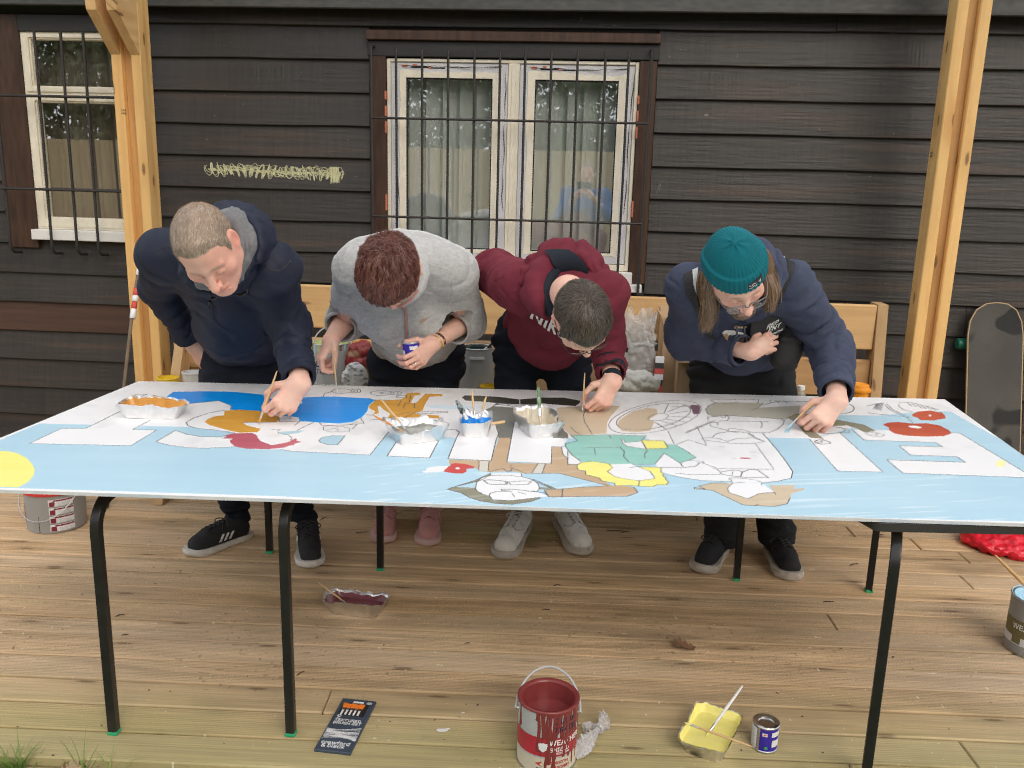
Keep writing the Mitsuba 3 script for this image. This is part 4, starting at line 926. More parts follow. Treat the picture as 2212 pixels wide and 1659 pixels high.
# worn panel marks: small dabs on the white centre
for k, (u, v, s) in enumerate(((1610, 990, .012), (1555, 965, .010), (1625, 977, .008), (1630, 985, .007), (1585, 990, .006))):
    q = onz(u, v, .709)
    pts = [(q[0] + s * (.6 + .7 * hsh(k, j)) * math.cos(j) * 1.6, q[1] + s * .6 * (.6 + .7 * hsh(k, j, 1)) * math.sin(j)) for j in np.linspace(0, 6.28, 9)[:-1]]
    obj('paint_smear', prism(Polygon(pts).buffer(0), .0004, .7094), 'paint_rose' if k == 0 else 'smear_grey', pn)
mat('smear_grey', (.60, .57, .56), .5)

# ------------------------------------------------------------------ people: shared builders
VC = {'type': 'mesh_attribute', 'name': 'vertex_color'}
mat('skin', VC, .46, spec=.42, bump=lambda p, n, uv: fbm(p.x * 420, p.y * 420, p.z * 420, 2), bs=.00035)
mat('hair', VC, .42, spec=.5, two=True)
mat('hair_base', VC, .7, spec=.2)


def cloth(key, a, b, rough=.85, weave=900.0, bs=.0004, heather=0.0, sheen=.35):
    def fn(p, n, uv):
        c = mix(a, b, fbm(p.x * 14, p.y * 14, p.z * 14, 3))
        if heather:
            h = noise(p.x * 190 + p.y * 120, p.z * 260, p.y * 190) * .6 + fbm(p.x * 75, p.y * 75, p.z * 110, 2) * .6
            c = c * (1 - heather * .5 + heather * h)
        return c
    mat(key, proc(fn), rough, spec=.25, sheen=sheen, bump=lambda p, n, uv: noise(p.x * weave, p.y * weave, p.z * weave) + .8 * fbm(p.x * 60, p.y * 60, p.z * 60, 2), bs=bs)
    return key


SKIN = np.array([.70, .435, .345])
BX, BY, BZ = np.array([-1.0, 0, 0]), np.array([0, -1.0, 0]), np.array([0, 0, 1.0])   # right, ahead, up of somebody facing the camera


def head_frame(c, pitch, roll=0, yaw=0):
    p, r, y = map(math.radians, (pitch, roll, yaw))
    Y = BY * math.cos(p) - BZ * math.sin(p); Z = BZ * math.cos(p) + BY * math.sin(p)
    M = np.stack([BX, Y, Z], 1)
    Rz = np.array([[math.cos(y), -math.sin(y), 0], [math.sin(y), math.cos(y), 0], [0, 0, 1]])
    Rr = np.array([[math.cos(r), 0, -math.sin(r)], [0, 1, 0], [math.sin(r), 0, math.cos(r)]])
    return Rr @ Rz @ M, np.asarray(c, float)


def skull_sdf(s=1.0):
    return union([ell((0, -.018, .035), (.0755, .096, .082)), (ell((0, .030, .010), (.063, .062, .078)), .03)])


def head_sdf(neck, young=False, wide=1.0):
    P = [ell((0, -.018, .035), (.0755, .096, .082)), (ell((0, .030, .010), (.063, .062, .078)), .03), (ell((0, .036, -.045), (.054 * wide, .052, .062)), .03)]
    for s in (-1, 1):
        P += [(cap((s * .053 * wide, .0, -.060), (s * .020, .074, -.098), .015, .014), .03), (ell((s * .046 * wide, .058, -.022), (.02, .019, .02)), .022)]
    P += [(ell((0, .080, -.099), (.021, .017, .016)), .02), (cap((-.044, .074, .019), (0, .086, .017), .010, .010), .012), (cap((.044, .074, .019), (0, .086, .017), .010, .010), .012)]
    for s in (-1, 1):
        P += [(ell((s * .031, .104, -.002), (.021, .022, .0125)), -.012), (ell((s * .031, .0775, -.003), (.0155, .0145, .0125)), .004)]
        P += [(cap((s * .018, .0905, -.0075), (s * .044, .0845, -.0065), .0022), .003)]
    P += [(cap((0, .088, .008), (0, .113, -.033), .0080, .0115), .012), (ell((0, .117, -.036), (.0125, .0125, .011)), .006)]
    for s in (-1, 1):
        P += [(ell((s * .0135, .103, -.039), (.0085, .0105, .0085)), .005), (ell((s * .0062, .113, -.0475), (.0038, .006, .004)), -.004)]
    P += [(cap((-.022, .086, -.069), (0, .0965, -.067), .006, .0065), .006), (cap((.022, .086, -.069), (0, .0965, -.067), .006, .0065), .006), (cap((-.017, .087, -.081), (.017, .087, -.081), .0085), .007)]
    P += [(cap((-.026, .088, -.0745), (0, .1035, -.0735), .0016), -.004), (cap((.026, .088, -.0745), (0, .1035, -.0735), .0016), -.004)]
    for s in (-1, 1):      # crease from nose to mouth
        P += [(cap((s * .019, .101, -.040), (s * .031, .086, -.070), .0015), -.006)]
    P += [(cap((0, -.035, -.05), neck, .056, .060), .035)]
    for s in (-1, 1):
        a = .28
        R = np.array([[math.cos(a), -s * math.sin(a), 0], [s * math.sin(a), math.cos(a), 0], [0, 0, 1]])
        P += [(ell((s * .056, -.012, -.020), (.020, .045, .055)), .02), (ell((s * .0775, -.016, -.004), (.0085, .0195, .033), R), .010), (ell((s * .0855, -.012, -.001), (.007, .0115, .021), R), -.005), (ell((s * .0745, -.006, -.030), (.007, .008, .010)), .006)]
    return union(P)


def skin_colors(L, tone, hair_line=None, stubble=0.0, stub_col=(.2, .12, .08), brow=(.25, .16, .10), browamt=.6):
    n = len(L); C = np.tile(tone, (n, 1))
    v = meshkit.fbm(L * 60, 3, 5) - .5; v2 = meshkit.fbm(L * 26 + 5, 3, 8) - .5; v3 = meshkit.noise(L * 420, 4) - .5
    C = C * (1 + .14 * v[:, None] + .10 * v3[:, None]) * (1 + v2[:, None] * np.array([.02, -.22, -.22]))
    def blob(c, r, col, a):
        w = np.exp(-(((L - c) / r) ** 2).sum(1)) * a
        C[:] = C * (1 - w[:, None]) + np.array(col) * w[:, None]
    t = np.asarray(tone)
    red = t * np.array([1.03, .72, .70])
    for s in (-1, 1):
        blob((s * .043, .075, -.03), (.024, .03, .024), red, .55)
        blob((s * .084, -.012, -.004), (.014, .03, .036), red, .7)
        w = np.exp(-((L[:, 0] - s * .031) / .019) ** 4 - ((L[:, 2] - .0195 + 4 * (np.abs(L[:, 0]) - .03) ** 2) / .0048) ** 2) * (L[:, 1] > .055) * browamt
        C[:] = C * (1 - w[:, None]) + np.array(brow) * w[:, None]
        w = np.exp(-((L[:, 0] - s * .031) / .0155) ** 4 - ((L[:, 2] + .0085) / .0016) ** 2) * (L[:, 1] > .06) * .75
        C[:] = C * (1 - w[:, None]) + np.array([.08, .05, .04]) * w[:, None]
    blob((0, .117, -.036), (.017, .025, .016), red, .35)
    blob((0, .095, -.074), (.023, .03, .011), t * np.array([.88, .55, .55]), .8)
    if stubble:
        w = np.clip((-.042 - L[:, 2]) / .02, 0, 1) * np.clip((L[:, 1] - .005) / .03, 0, 1) * (1 - np.exp(-((L - (0, .095, -.074)) / (.024, .05, .010)) ** 2).min(1) * 0) * stubble
        w = w * (.6 + .8 * meshkit.noise(L * 400, 3)) * (1 - .9 * np.exp(-(((L - (0, .095, -.076)) / (.022, .04, .008)) ** 2).sum(1)))
        w = np.clip(w, 0, .92)
        C[:] = C * (1 - w[:, None]) + np.array(stub_col) * w[:, None]
    return np.clip(C, 0, 1)


def hairline(y, style='short', x=0.0):
    return _hairline(y, style) + (np.where(y > .045, 5.0 * np.clip(np.abs(x) - .012, 0, .05) ** 2 * np.clip((.10 - y) / .03, 0, 1), 0) if style == 'short' else 0)


def _hairline(y, style='short'):
    if style == 'woman':
        return np.interp(y, [-.11, -.07, -.03, -.005, .02, .035, .055, .085, .11], [-.085, -.085, -.055, -.030, -.045, -.035, .015, .045, .058])
    return np.interp(y, [-.11, -.075, -.045, -.030, -.015, .010, .016, .030, .034, .060, .085, .11], [-.075, -.072, -.045, -.005, .026, .028, -.018, -.018, .028, .056, .068, .074])


def hair_cap(Rm, c, t, style, col, seed, h=.003, wave=.0, bulge=None, soft=.042):
    sk = skull_sdf()
    def f(L):
        b = L[:, 2] - hairline(L[:, 1], style, L[:, 0])
        fade = np.clip(b / soft, 0, 1) ** .7
        if bulge is not None:
            fade = fade * bulge(L)
        w = (meshkit.fbm(L * np.array([70, 38, 60]), 3, seed) - .5) * wave
        return sk(L) - ((t + w) * fade - .004 * (1 - fade))
    m = sdf_mesh(f, (-.125, -.16, -.12), (.125, .15, .165), h)
    L = np.asarray(m.vertices).copy()
    v = meshkit.fbm(L * np.array([260, 60, 160]), 3, seed + 1)
    C = np.array(col) * (.45 + .9 * v[:, None])
    m.vertices = L @ Rm.T + c
    return m, C, f


def strands(f, roots, flow, length, lift, width, seed, segs=6, wave=0.0, grav=0.0, Rm=None, off0=-.001):
    """Ribbons that grow from root points over the surface f = 0 along flow(P)."""
    rng = np.random.default_rng(seed); n = len(roots)
    P = snap(f, roots, off0, it=5)
    ln = length * rng.uniform(.55, 1.15, n); st = ln / segs
    ph = rng.uniform(0, 6.28, n); amp = wave * rng.uniform(.4, 1.3, n)
    path = [P]; N = [grad(f, P)]
    jit = rng.normal(0, .16, (n, 3))
    for k in range(segs):
        g = N[-1]
        d = flow(path[-1]) + jit
        d = d - g * (d * g).sum(1, keepdims=True); d /= np.linalg.norm(d, axis=1, keepdims=True) + 1e-9
        side = np.cross(g, d)
        d = d + side * (amp * np.sin(ph + k * 1.4))[:, None]
        q = path[-1] + d * st[:, None]
        o = off0 + lift * ((k + 1) / segs) ** 1.0
        v = f(q); gg = grad(f, q)
        q = q - gg * (v - o)[:, None] * .9
        path.append(q); N.append(gg)
    path = np.stack(path, 1); N = np.stack(N, 1)
    T = np.gradient(path, axis=1); S = np.cross(N, T); S /= np.linalg.norm(S, axis=2, keepdims=True) + 1e-9
    w = np.array(width) * np.linspace(1, .25, segs + 1)[None, :, None] * rng.uniform(.7, 1.3, (n, 1, 1)) / 2
    V = np.stack([path - S * w, path + S * w], 2).reshape(-1, 3)
    i = (np.arange(n)[:, None] * (segs + 1) + np.arange(segs)).reshape(-1) * 2
    F = np.vstack([np.stack([i, i + 1, i + 3], 1), np.stack([i, i + 3, i + 2], 1)])
    nrm = np.repeat(N.reshape(-1, 3), 2, axis=0)
    return V, F, nrm, n, segs


def hair_strands(name, parent, f, Rm, c, flow, n, length, lift, width, cols, seed, style, wave=0.0, segs=6, zmin=None):
    rng = np.random.default_rng(seed)
    d = rng.normal(size=(n * 3, 3)); d /= np.linalg.norm(d, axis=1, keepdims=True)
    R = snap(f, d * np.array([.085, .105, .10]) + np.array([0, -.01, .03]), 0, it=8)
    ok = R[:, 2] > hairline(R[:, 1], style, R[:, 0]) - .003 + rng.normal(0, .0065, len(R))
    R = R[ok][:n]
    V, F, nr, k, sg = strands(f, R, flow, length, lift, width, seed + 1, segs=segs, wave=wave)
    cols = np.asarray(cols); pick = rng.integers(0, len(cols), k)
    C = cols[pick] * rng.uniform(.65, 1.25, (k, 1)) * (.8 + .5 * meshkit.noise(R * 55, seed))[:, None]
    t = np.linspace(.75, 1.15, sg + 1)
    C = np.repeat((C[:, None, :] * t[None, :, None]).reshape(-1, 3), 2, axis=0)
    m = TM(V @ Rm.T + c, F)
    path = meshkit.write_ply(m, False, None, np.clip(C, 0, 1), normals=nr @ Rm.T) if False else None
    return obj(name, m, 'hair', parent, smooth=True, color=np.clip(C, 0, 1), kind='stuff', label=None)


# hands: palm and five fingers, closed round what they hold
def hand_parts(W, K, back, thumb, flex, thumb_pts, spread=(.10, .02, -.06, -.15), s=1.0):
    """W wrist, K the direction to the knuckles, back the back-of-hand normal, thumb = +1/-1 the side of the thumb. Returns (sdf, joints)."""
    y = np.asarray(K, float) / np.linalg.norm(K); z = np.asarray(back, float); z = z - y * (z @ y); z /= np.linalg.norm(z)
    x = np.cross(y, z) * thumb
    A = np.stack([x, y, z], 1)
    w = lambda q: W + A @ (np.asarray(q, float) * s)
    kn = [(.027, .088, .004), (.0075, .092, .006), (-.012, .087, .004), (-.030, .077, -.001)]
    ph = [(.043, .025, .021), (.047, .029, .022), (.043, .027, .021), (.034, .020, .019)]
    rad = [(.0098, .0086, .0080, .0066), (.0100, .0088, .0082, .0068), (.0094, .0083, .0078, .0064), (.0084, .0074, .0069, .0058)]
    palm = [cap(w((.014, .0, -.001)), w((.024, .080, .000)), .0165 * s, .0125 * s)]
    palm += [(cap(w((-.012, .0, -.001)), w((-.027, .070, -.003)), .0160 * s, .0115 * s), .014 * s), (cap(w((.004, .01, .001)), w((.007, .085, .003)), .0155 * s, .0120 * s), .014 * s), (cap(w((-.008, .01, .001)), w((-.012, .080, .001)), .0150 * s, .0115 * s), .014 * s)]
    joints = []; fingers = []
    for i in range(4):
        p = np.array(kn[i]); a = 0; q = [p.copy()]
        for j in range(3):
            a += math.radians(flex[i][j])
            d = np.array([math.sin(spread[i]) * math.cos(a * .5), math.cos(a), -math.sin(a)]); d /= np.linalg.norm(d)
            p = p + d * ph[i][j]; q.append(p.copy())
        J = [w(t) for t in q]; joints.append(J)
        r = [t * s for t in rad[i]]
        fingers.append(union([cap(J[0], J[1], r[0], r[1]), (cap(J[1], J[2], r[1], r[2]), .003), (cap(J[2], J[3], r[2], r[3]), .003), (ell(J[1], (r[1] * 1.05,) * 3), .003)]))
    J = [w((.016, .018, -.010))] + [w(q) for q in thumb_pts]; joints.append(J)
    th = union([cap(J[0], J[1], .0155 * s, .0120 * s), (cap(J[1], J[2], .0115 * s, .0098 * s), .004), (cap(J[2], J[3], .0098 * s, .0078 * s), .004)])
    pal = union(palm)
    def f(P):
        d = fingers[0](P)
        for g in fingers[1:]:
            d = smin(d, g(P), .0018)
        d = smin(d, th(P), .0025)
        return smin(d, pal(P), .010 * s)
    return f, joints, A


def arm_mesh(handf, joints, W, E, r0, r1, h=.0026, s=1.0, flat=None, tone=SKIN, extra=None):
    d = (E - W) / np.linalg.norm(E - W)
    x = flat if flat is not None else np.cross(d, (0, 0, 1))
    fore = capE(W - d * .012, E, (r0 * 1.12, r0 * .86), (r1, r1 * .95), x)
    parts = [handf, (fore, .022)]
    f = union(parts)
    pts = np.vstack([np.vstack(j) for j in joints] + [W[None], E[None]])
    m = sdf_mesh(f, pts.min(0) - .03 - max(r0, r1) * .6, pts.max(0) + .03 + max(r0, r1) * .6, h)
    V = np.asarray(m.vertices)
    C = np.tile(tone, (len(V), 1)) * (1 + .14 * (meshkit.fbm(V * 45, 3, 2) - .5) + .10 * (meshkit.noise(V * 420, 3) - .5))[:, None] * (1 + (meshkit.fbm(V * 22 + 3, 3, 6) - .5)[:, None] * np.array([.02, -.30, -.30]))
    red = np.asarray(tone) * np.array([1.0, .70, .66])
    for J in joints:
        for k, q in enumerate(J[:-1]):
            w_ = np.exp(-((V - q) ** 2).sum(1) / .011 ** 2) * (.62 if k < 3 else 0)
            C = C * (1 - w_[:, None]) + red * w_[:, None]
        w_ = np.exp(-((V - J[-1]) ** 2).sum(1) / .010 ** 2) * .5
        C = C * (1 - w_[:, None]) + red * w_[:, None]
    return m, np.clip(C, 0, 1), f


def nails(parent, joints, A, s=1.0, col='nail'):
    ms = []
    for i, J in enumerate(joints):
        a, b = J[-2], J[-1]; d = (b - a) / np.linalg.norm(b - a)
        up = A[:, 2] if i < 4 else (A[:, 2] * .5 + A[:, 0] * .8)
        n = up - d * (up @ d); n /= np.linalg.norm(n)
        if i < 4:
            n2 = A[:, 2] * 1.0 + A[:, 1] * .9; n = n2 - d * (n2 @ d); n /= np.linalg.norm(n)
        x = np.cross(d, n)
        c = b + n * .0055 * s - d * .001
        m = trimesh.creation.icosphere(2, 1.0); m.apply_scale([.0048 * s, .0066 * s, .0016 * s]); ms.append(place(m, mat4(x, d, n, c)))
    for m in ms:
        obj('nail', m, col, parent, smooth=True)


mat('nail', (.66, .44, .38), .3)
mat('nail_dark', (.05, .03, .045), .3)


def folds(bones, seed):
    """Creases that run across each bone: bones = (a, b, amplitude, wavelength, reach)."""
    bs = [(np.asarray(a, float), np.asarray(b, float), A, l, r) for a, b, A, l, r in bones]
    def disp(V, N):
        D = []; O = []
        for k, (a, b, A, l, r) in enumerate(bs):
            d = b - a; L = np.linalg.norm(d); w = d / L; q = V - a; s = q @ w
            t = np.clip(s / L, 0, 1); dist = np.linalg.norm(q - t[:, None] * d, axis=1)
            x, y, _ = frame_of(w)
            warp = meshkit.fbm(V * 7 + k * 3.3, 3, seed + k) * 2.2
            az = np.stack([s / l + warp, (q @ x) * 3.6 + k, (q @ y) * 3.6], 1)
            e = np.abs(2 * meshkit.noise(az, seed + 9 + k) - 1)
            az2 = az * np.array([2.1, 1.6, 1.6])
            e2 = np.abs(2 * meshkit.noise(az2, seed + 29 + k) - 1)
            O.append(-A * 1.75 * ((1 - e) ** 3 * 1.0 + .5 * (1 - e2) ** 2.5 - .28)); D.append(np.exp(-(dist / r) ** 4))
        W = np.stack(D, 1) + 1e-4; return (np.stack(O, 1) * W).sum(1) / W.sum(1)
    return disp


def torso_sdf(P, M, ls, rs, waist, chest, hipr, extra=(), k=.06, sag=.0):
    """Upper garment trunk from the pelvis P to the shoulder middle M."""
    x = (ls - rs) / np.linalg.norm(ls - rs)
    ax = M - P; g = np.array([0, -.25, -1.0]) * sag
    Wt = P + ax * .42 + g; Ch = P + ax * .80
    parts = [capE(P, Wt, hipr, waist, x), (capE(Wt, Ch, waist, chest, x), k), (cap(rs, ls, .072), .08), (cap(M + (0, -.03, .02), ls, .075, .074), .08), (cap(M + (0, -.03, .02), rs, .075, .074), .08)] + list(extra)
    return union(parts, k)


def bound(pts, pad):
    p = np.vstack([np.atleast_2d(q) for q in pts]); return p.min(0) - pad, p.max(0) + pad


def decal(mesh, f, M, d, off=.0012, it=24):
    """Print laid on cloth: the flat mesh is placed by M, then pushed along d until it lies on f."""
    m = mesh.copy(); m = m.subdivide_to_size(.012) if hasattr(m, 'subdivide_to_size') else m
    m.apply_transform(M); V = np.asarray(m.vertices).copy(); z = V.copy()
    base = V - np.asarray(d) * .25
    P = base.copy()
    for _ in range(60):
        P = P + np.asarray(d) * ((f(P) - off) * .7)[:, None]
    m.vertices = P
    return m


def shoe(name, parent, toe, heel, w, mats, h=.105, sole=.026, seed=1, collar=.055, laces=None, k=.0035):
    """A trainer from heel to toe on the deck: sole, upper, toe cap, laces."""
    toe, heel = np.asarray(toe, float), np.asarray(heel, float)
    d = toe - heel; L = np.linalg.norm(d); y = d / L; z = np.array([0, 0, 1.0]); x = np.cross(y, z)
    A = np.stack([x, y, z], 1); to = lambda m: place(m, mat4(x, y, z, heel))
    # outline of the sole
    t = np.linspace(0, 1, 15)
    half = np.interp(t, [0, .05, .15, .35, .55, .72, .86, .95, 1], [.45, .66, .74, .70, .82, 1.0, .92, .62, .25]) * w / 2
    o = Polygon([(a, q * L) for a, q in zip(half, t)] + [(-a * .92, q * L) for a, q in zip(half[::-1], t[::-1])]).buffer(.006).buffer(0)
    key = parent + '__' + name
    sm = []
    for i, (bo, zz) in enumerate(((-.002, .0005), (.002, .006), (.004, sole * .6), (.001, sole))):
        sm.append((o.buffer(bo), zz))
    ring = [np.array(Polygon(s.exterior.coords).exterior.coords) for s, _ in sm]
    n = 72; V = []; F = []
    for (pg, zz) in sm:
        ls_ = pg.exterior; L0 = ls_.length
        V += [(*ls_.interpolate(L0 * q / n).coords[0], zz + .010 * max(0, (ls_.interpolate(L0 * q / n).y / L - .86)) * 6 * (1 if zz < .01 else .8)) for q in range(n)]
    kk = np.arange(n)
    for i in range(3):
        a, b = i * n + kk, i * n + (kk + 1) % n
        F += [np.stack([a, b, b + n], 1), np.stack([a, b + n, a + n], 1)]
    V = np.array(V); V = np.vstack([V, [[0, L * .5, sole]], [[0, L * .5, .0005]]])
    F += [np.stack([3 * n + kk, 3 * n + (kk + 1) % n, np.full(n, 4 * n)], 1), np.stack([(kk + 1) % n, kk, np.full(n, 4 * n + 1)], 1)]
    m = TM(V, np.vstack(F)); m.fix_normals()
    sh = obj(name, to(m), mats[1], parent, smooth=35)
    u = union([cap((0, .05, sole + .02), (0, L - .05, sole + .010), w * .36, w * .38), (cap((0, .04, sole + .03), (0, .055, h - .02), w * .34, w * .36), .03), (cap((0, .09, h - .035), (0, L * .66, sole + .030), w * .33, w * .33), .03)], .03)
    opening = cap((0, .052, h + .05), (0, .060, h - .025), w * .32, w * .27)
    uf = lambda P: np.maximum(np.maximum(-smin(-u(P), opening(P), .008), sole - .004 - P[:, 2]), -.2)
    m = sdf_mesh(uf, (-w, -.02, -.01), (w, L + .03, h + .06), k)
    obj(name + '__upper', to(crumple(m, .0012, 40, seed)), mats[0], parent, smooth=True)
    if len(mats) > 2 and mats[2]:
        tc = cut(lambda P: uf(P) - .0022, ((0, L - .048, 0), (0, -1, -.25)))
        obj(name + '__toe_cap', to(sdf_mesh(tc, (-w, L - .10, -.01), (w, L + .03, h), .004)), mats[2], parent, smooth=True)
    thr = np.array([(0, yy, 0) for yy in np.linspace(.098, L * .68, 8)]); thr[:, 2] = h
    def drop(q, lift=.0015):
        q = np.array(q, float); q[:, 2] = h * .95
        for _ in range(40):
            q[:, 2] -= (uf(q) - lift) * .7
        return q
    tv = np.vstack([drop(thr + (s * w * .10, 0, 0), .001) for s in (-1, 1)]); nn = len(thr)
    tf_ = [(i, i + 1, i + nn + 1) for i in range(nn - 1)] + [(i, i + nn + 1, i + nn) for i in range(nn - 1)]
    obj(name + '__tongue', to(TM(tv, tf_)), mats[3] if len(mats) > 3 else 'shoe_black', parent, smooth=True)
    pip = []
    for s in (-1, 1):
        pip.append(tube(drop([(s * w * .13, yy, 0) for yy in np.linspace(.10, L * .68, 8)]), .0013, 5))
        pip.append(tube(drop([(s * w * q, yy, 0) for q, yy in ((.13, L * .68), (.26, L * .70), (.36, L * .62), (.40, L * .52))]), .0013, 5))
        side = np.array([(s * w * .9, yy, zz) for yy, zz in ((.03, .065), (.07, .055), (.11, .050), (.15, .047), (.19, .046))])
        for _ in range(40):
            side[:, 0] -= s * (uf(side) - .001) * .7
        pip.append(tube(side, .0013, 5))
    obj(name + '__piping', to(cat(pip)), mats[3] if len(mats) > 3 else 'shoe_black', parent, smooth=True, kind='stuff')
    lc = []
    P0 = np.array([(s * w * .17, yy, 0) for yy in np.linspace(.105, L * .66, 5) for s in (-1, 1)])
    for r in range(4):
        for a, b in ((2 * r, 2 * r + 3), (2 * r + 1, 2 * r + 2)):
            q = np.linspace(P0[a], P0[b], 6); q[:, 2] = h * .8
            for _ in range(30):
                q[:, 2] -= (uf(q) - .003) * .7
            lc.append(tube(q, .0024, 6))
    rg = np.random.default_rng(seed)
    for s in (-1, 1):
        base = np.array([0, .10, h - .012]); q = [base, base + (s * .025, .012, .014), base + (s * .050, .022, .000), base + (s * .042, .012, -.012), base + (s * .01, .004, -.003)]
        lc.append(tube(spline(q, 16), .0023, 6))
        q = [base, base + (s * .022, .03, .004), base + (s * .045, .045, -.025)]
        lc.append(tube(spline(q, 8), .0023, 6))
    if laces:
        obj(name + '__lace', to(cat(lc)), laces, parent, smooth=True, kind='stuff')
    return x, y, heel, L, uf, to


def pinch(W, tipdir, back, thumb, s=1.0, seed=0):
    """A hand that holds a brush between thumb and forefinger, the other fingers curled beneath."""
    fl = [(38, 62, 30), (52, 68, 34), (62, 72, 36), (66, 70, 36)]
    tp = [(.046, .046, -.026), (.050, .078, -.040), (.036, .098, -.055)]
    return hand_parts(W, tipdir, back, thumb, fl, tp, s=s)


def brush_tool(name, label, tip, end, wood, bristle, r=.0030, ferrule=True, group=None, tip_len=.018):
    tip, end = np.asarray(tip, float), np.asarray(end, float); L = np.linalg.norm(end - tip)
    t = thing(name, label, 'paintbrush', group)
    pr = [(0, tip_len + .022), (r * .75, tip_len + .022), (r, tip_len + .06), (r * 1.05, L * .55), (r * .75, L * .9), (r * .45, L - .002), (0, L)]
    obj('handle', along(lathe(pr, 10), tip, end), wood, t, smooth=50)
    obj('ferrule', along(lathe([(r * .7, tip_len - .001), (r * .85, tip_len), (r * .9, tip_len + .024), (r * .7, tip_len + .024)], 10), tip, end), 'foil', t, smooth=50)
    obj('bristles', along(lathe([(0, 0), (r * .35, .004), (r * .8, tip_len * .6), (r * .75, tip_len), (0, tip_len)], 8), tip, end), bristle, t, smooth=50)
    return t


mat('foil', (.78, .78, .79), .22, metal=1.0)
mat('brush_wood', proc(wood_fn((.66, .46, .24), (.52, .34, .16), 2, 4.0, knots=0)), .4)
mat('bristle_white', (.70, .70, .68), .7)
mat('bristle_ochre', (.58, .32, .08), .7)
mat('bristle_blue', (.40, .62, .74), .7)
mat('trouser_navy', proc(lambda p, n, uv: mix((.008, .011, .020), (.016, .019, .030), fbm(p.x * 9, p.y * 9, p.z * 9, 3))), .85, spec=.2, sheen=.3, bump=lambda p, n, uv: noise(p.x * 900, p.y * 900, p.z * 900) + fbm(p.x * 50, p.y * 50, p.z * 50, 2), bs=.0004)


def trousers(t, P, x, hips, knees, ankles, mt, seed, r=(.105, .078, .056), name='trousers', h=.009, hem=None):
    parts = [capE(P - np.array([0, 0, .05]), P + np.array([0, 0, .06]), (.165, .125), (.160, .118), x)]
    for hp, kn, an in zip(hips, knees, ankles):
        parts += [(cap(hp, kn, r[0], r[1]), .05), (cap(kn, an, r[1], r[2]), .03)]
    f = union(parts, .05)
    cl = cut(f, ((0, 0, .075 if hem is None else hem), (0, 0, -1)))
    lo, hi = bound([P, *hips, *knees, *ankles], .19)
    lo[2] = max(lo[2], .02)
    bones = [(a, b, .010, .07, .16) for a, b in zip(hips, knees)] + [(a, b, .012, .055, .14) for a, b in zip(knees, ankles)]
    m = sdf_mesh(cl, lo, hi, h, folds(bones, seed))
    obj(name, m, mt, t, smooth=True)
    return f

# ------------------------------------------------------------------ the four painters
def seen(f, uv, disp=None, lift=.0015, y0=1.2, dmax=4.5):
    """Points of the cloth surface f that the survey photograph shows at the given places."""
    uv = np.asarray(uv, float).reshape(-1, 2)
    D = (uv[:, :1] - 1106) / 1861.8 * CR + (uv[:, 1:] - 829.5) / 1861.8 * CD + _f
    D /= np.linalg.norm(D, axis=1, keepdims=True); t = np.full(len(D), 1.4)
    for _ in range(90):
        t = t + f(CAM + D * t[:, None]) * .8
        t = np.minimum(t, dmax)
    P = CAM + D * t[:, None]; N = grad(f, P, .004)
    o = np.full(len(P), lift)
    if disp is not None:
        o = o + disp(P, N)
    return P + N * o[:, None], N


def seam(f, disp, uv, r=.0016, lift=.0, n=None):
    P, N = seen(f, spline(np.c_[np.asarray(uv, float), np.zeros(len(uv))], n or max(8, 5 * len(uv)))[:, :2], disp, lift)
    return tube(P, r, 6)


def print_px(f, disp, shape2d, o, ux, uy, lift=.0012, h=4.0):
    """A flat print (shapely shape in its own units) laid on the cloth; o, ux, uy place it."""
    m = prism(shape2d, .1) if not isinstance(shape2d, trimesh.Trimesh) else shape2d
    v, ff = np.asarray(m.vertices), np.asarray(m.faces)
    v, ff = trimesh.remesh.subdivide_to_size(v, ff, h / max(np.linalg.norm(ux), 1e-9), max_iter=8)
    uv = np.asarray(o) + v[:, :1] * np.asarray(ux) + v[:, 1:2] * np.asarray(uy)
    P, N = seen(f, uv, disp, lift)
    P = P + N * (.0006 * (v[:, 2] > v[:, 2].mean()))[:, None]
    m = TM(P, ff); m.fix_normals(); return m


def text2d(t, bold=True):
    return meshkit.text_mesh(t, 1.0, .05, bold)


def sleeve(S, E, W, rs, re, rw, k=.035, ks=.045):
    return [(cap(S, E, rs, re), ks), (cap(E, W, re, rw), k)]


def hollow(f, W, E, r, depth=.05):
    """Opens a sleeve at the wrist W (the arm comes from E)."""
    d = (W - E) / np.linalg.norm(W - E)
    inner = cap(W - d * depth, W + d * .1, r)
    def g(P):
        v = f(P); near = np.linalg.norm(P - W, axis=1) < r * 2.0
        q = np.maximum(np.maximum(v, -inner(P)), (P - W) @ d)
        return np.where(near, q, v)
    return g


def cuff(t, W, E, r, mt, ln=.035, th=.008):
    """A ribbed cuff at the sleeve's end W."""
    n = 64; m = lathe([(r - .001, -.004), (r + th * .8, -.006), (r + th, .004), (r + th * .9, ln * .8), (r + th * .4, ln), (r - .002, ln)], n)
    v = np.asarray(m.vertices).copy(); a = np.arctan2(v[:, 1], v[:, 0]); q = 1 + .012 * np.cos(a * 32); v[:, :2] *= q[:, None]
    return obj('cuff', along(crumple(TM(v, m.faces), .0025, 22), W, E), mt, t, smooth=50)


def add_head(t, c, pitch, roll, yaw, neck, tone=SKIN, wide=1.0, **sk):
    Rm, c = head_frame(c, pitch, roll, yaw)
    nl = (np.asarray(neck) - c) @ Rm
    f = head_sdf(nl, wide=wide)
    lo = np.minimum([-.11, -.13, -.15], nl - .085); hi = np.maximum([.11, .15, .14], nl + .085)
    m = sdf_mesh(f, lo, hi, .0026)
    L = np.asarray(m.vertices).copy()
    C = skin_colors(L, tone, **sk)
    m.vertices = L @ Rm.T + c
    return Rm, c, m, C


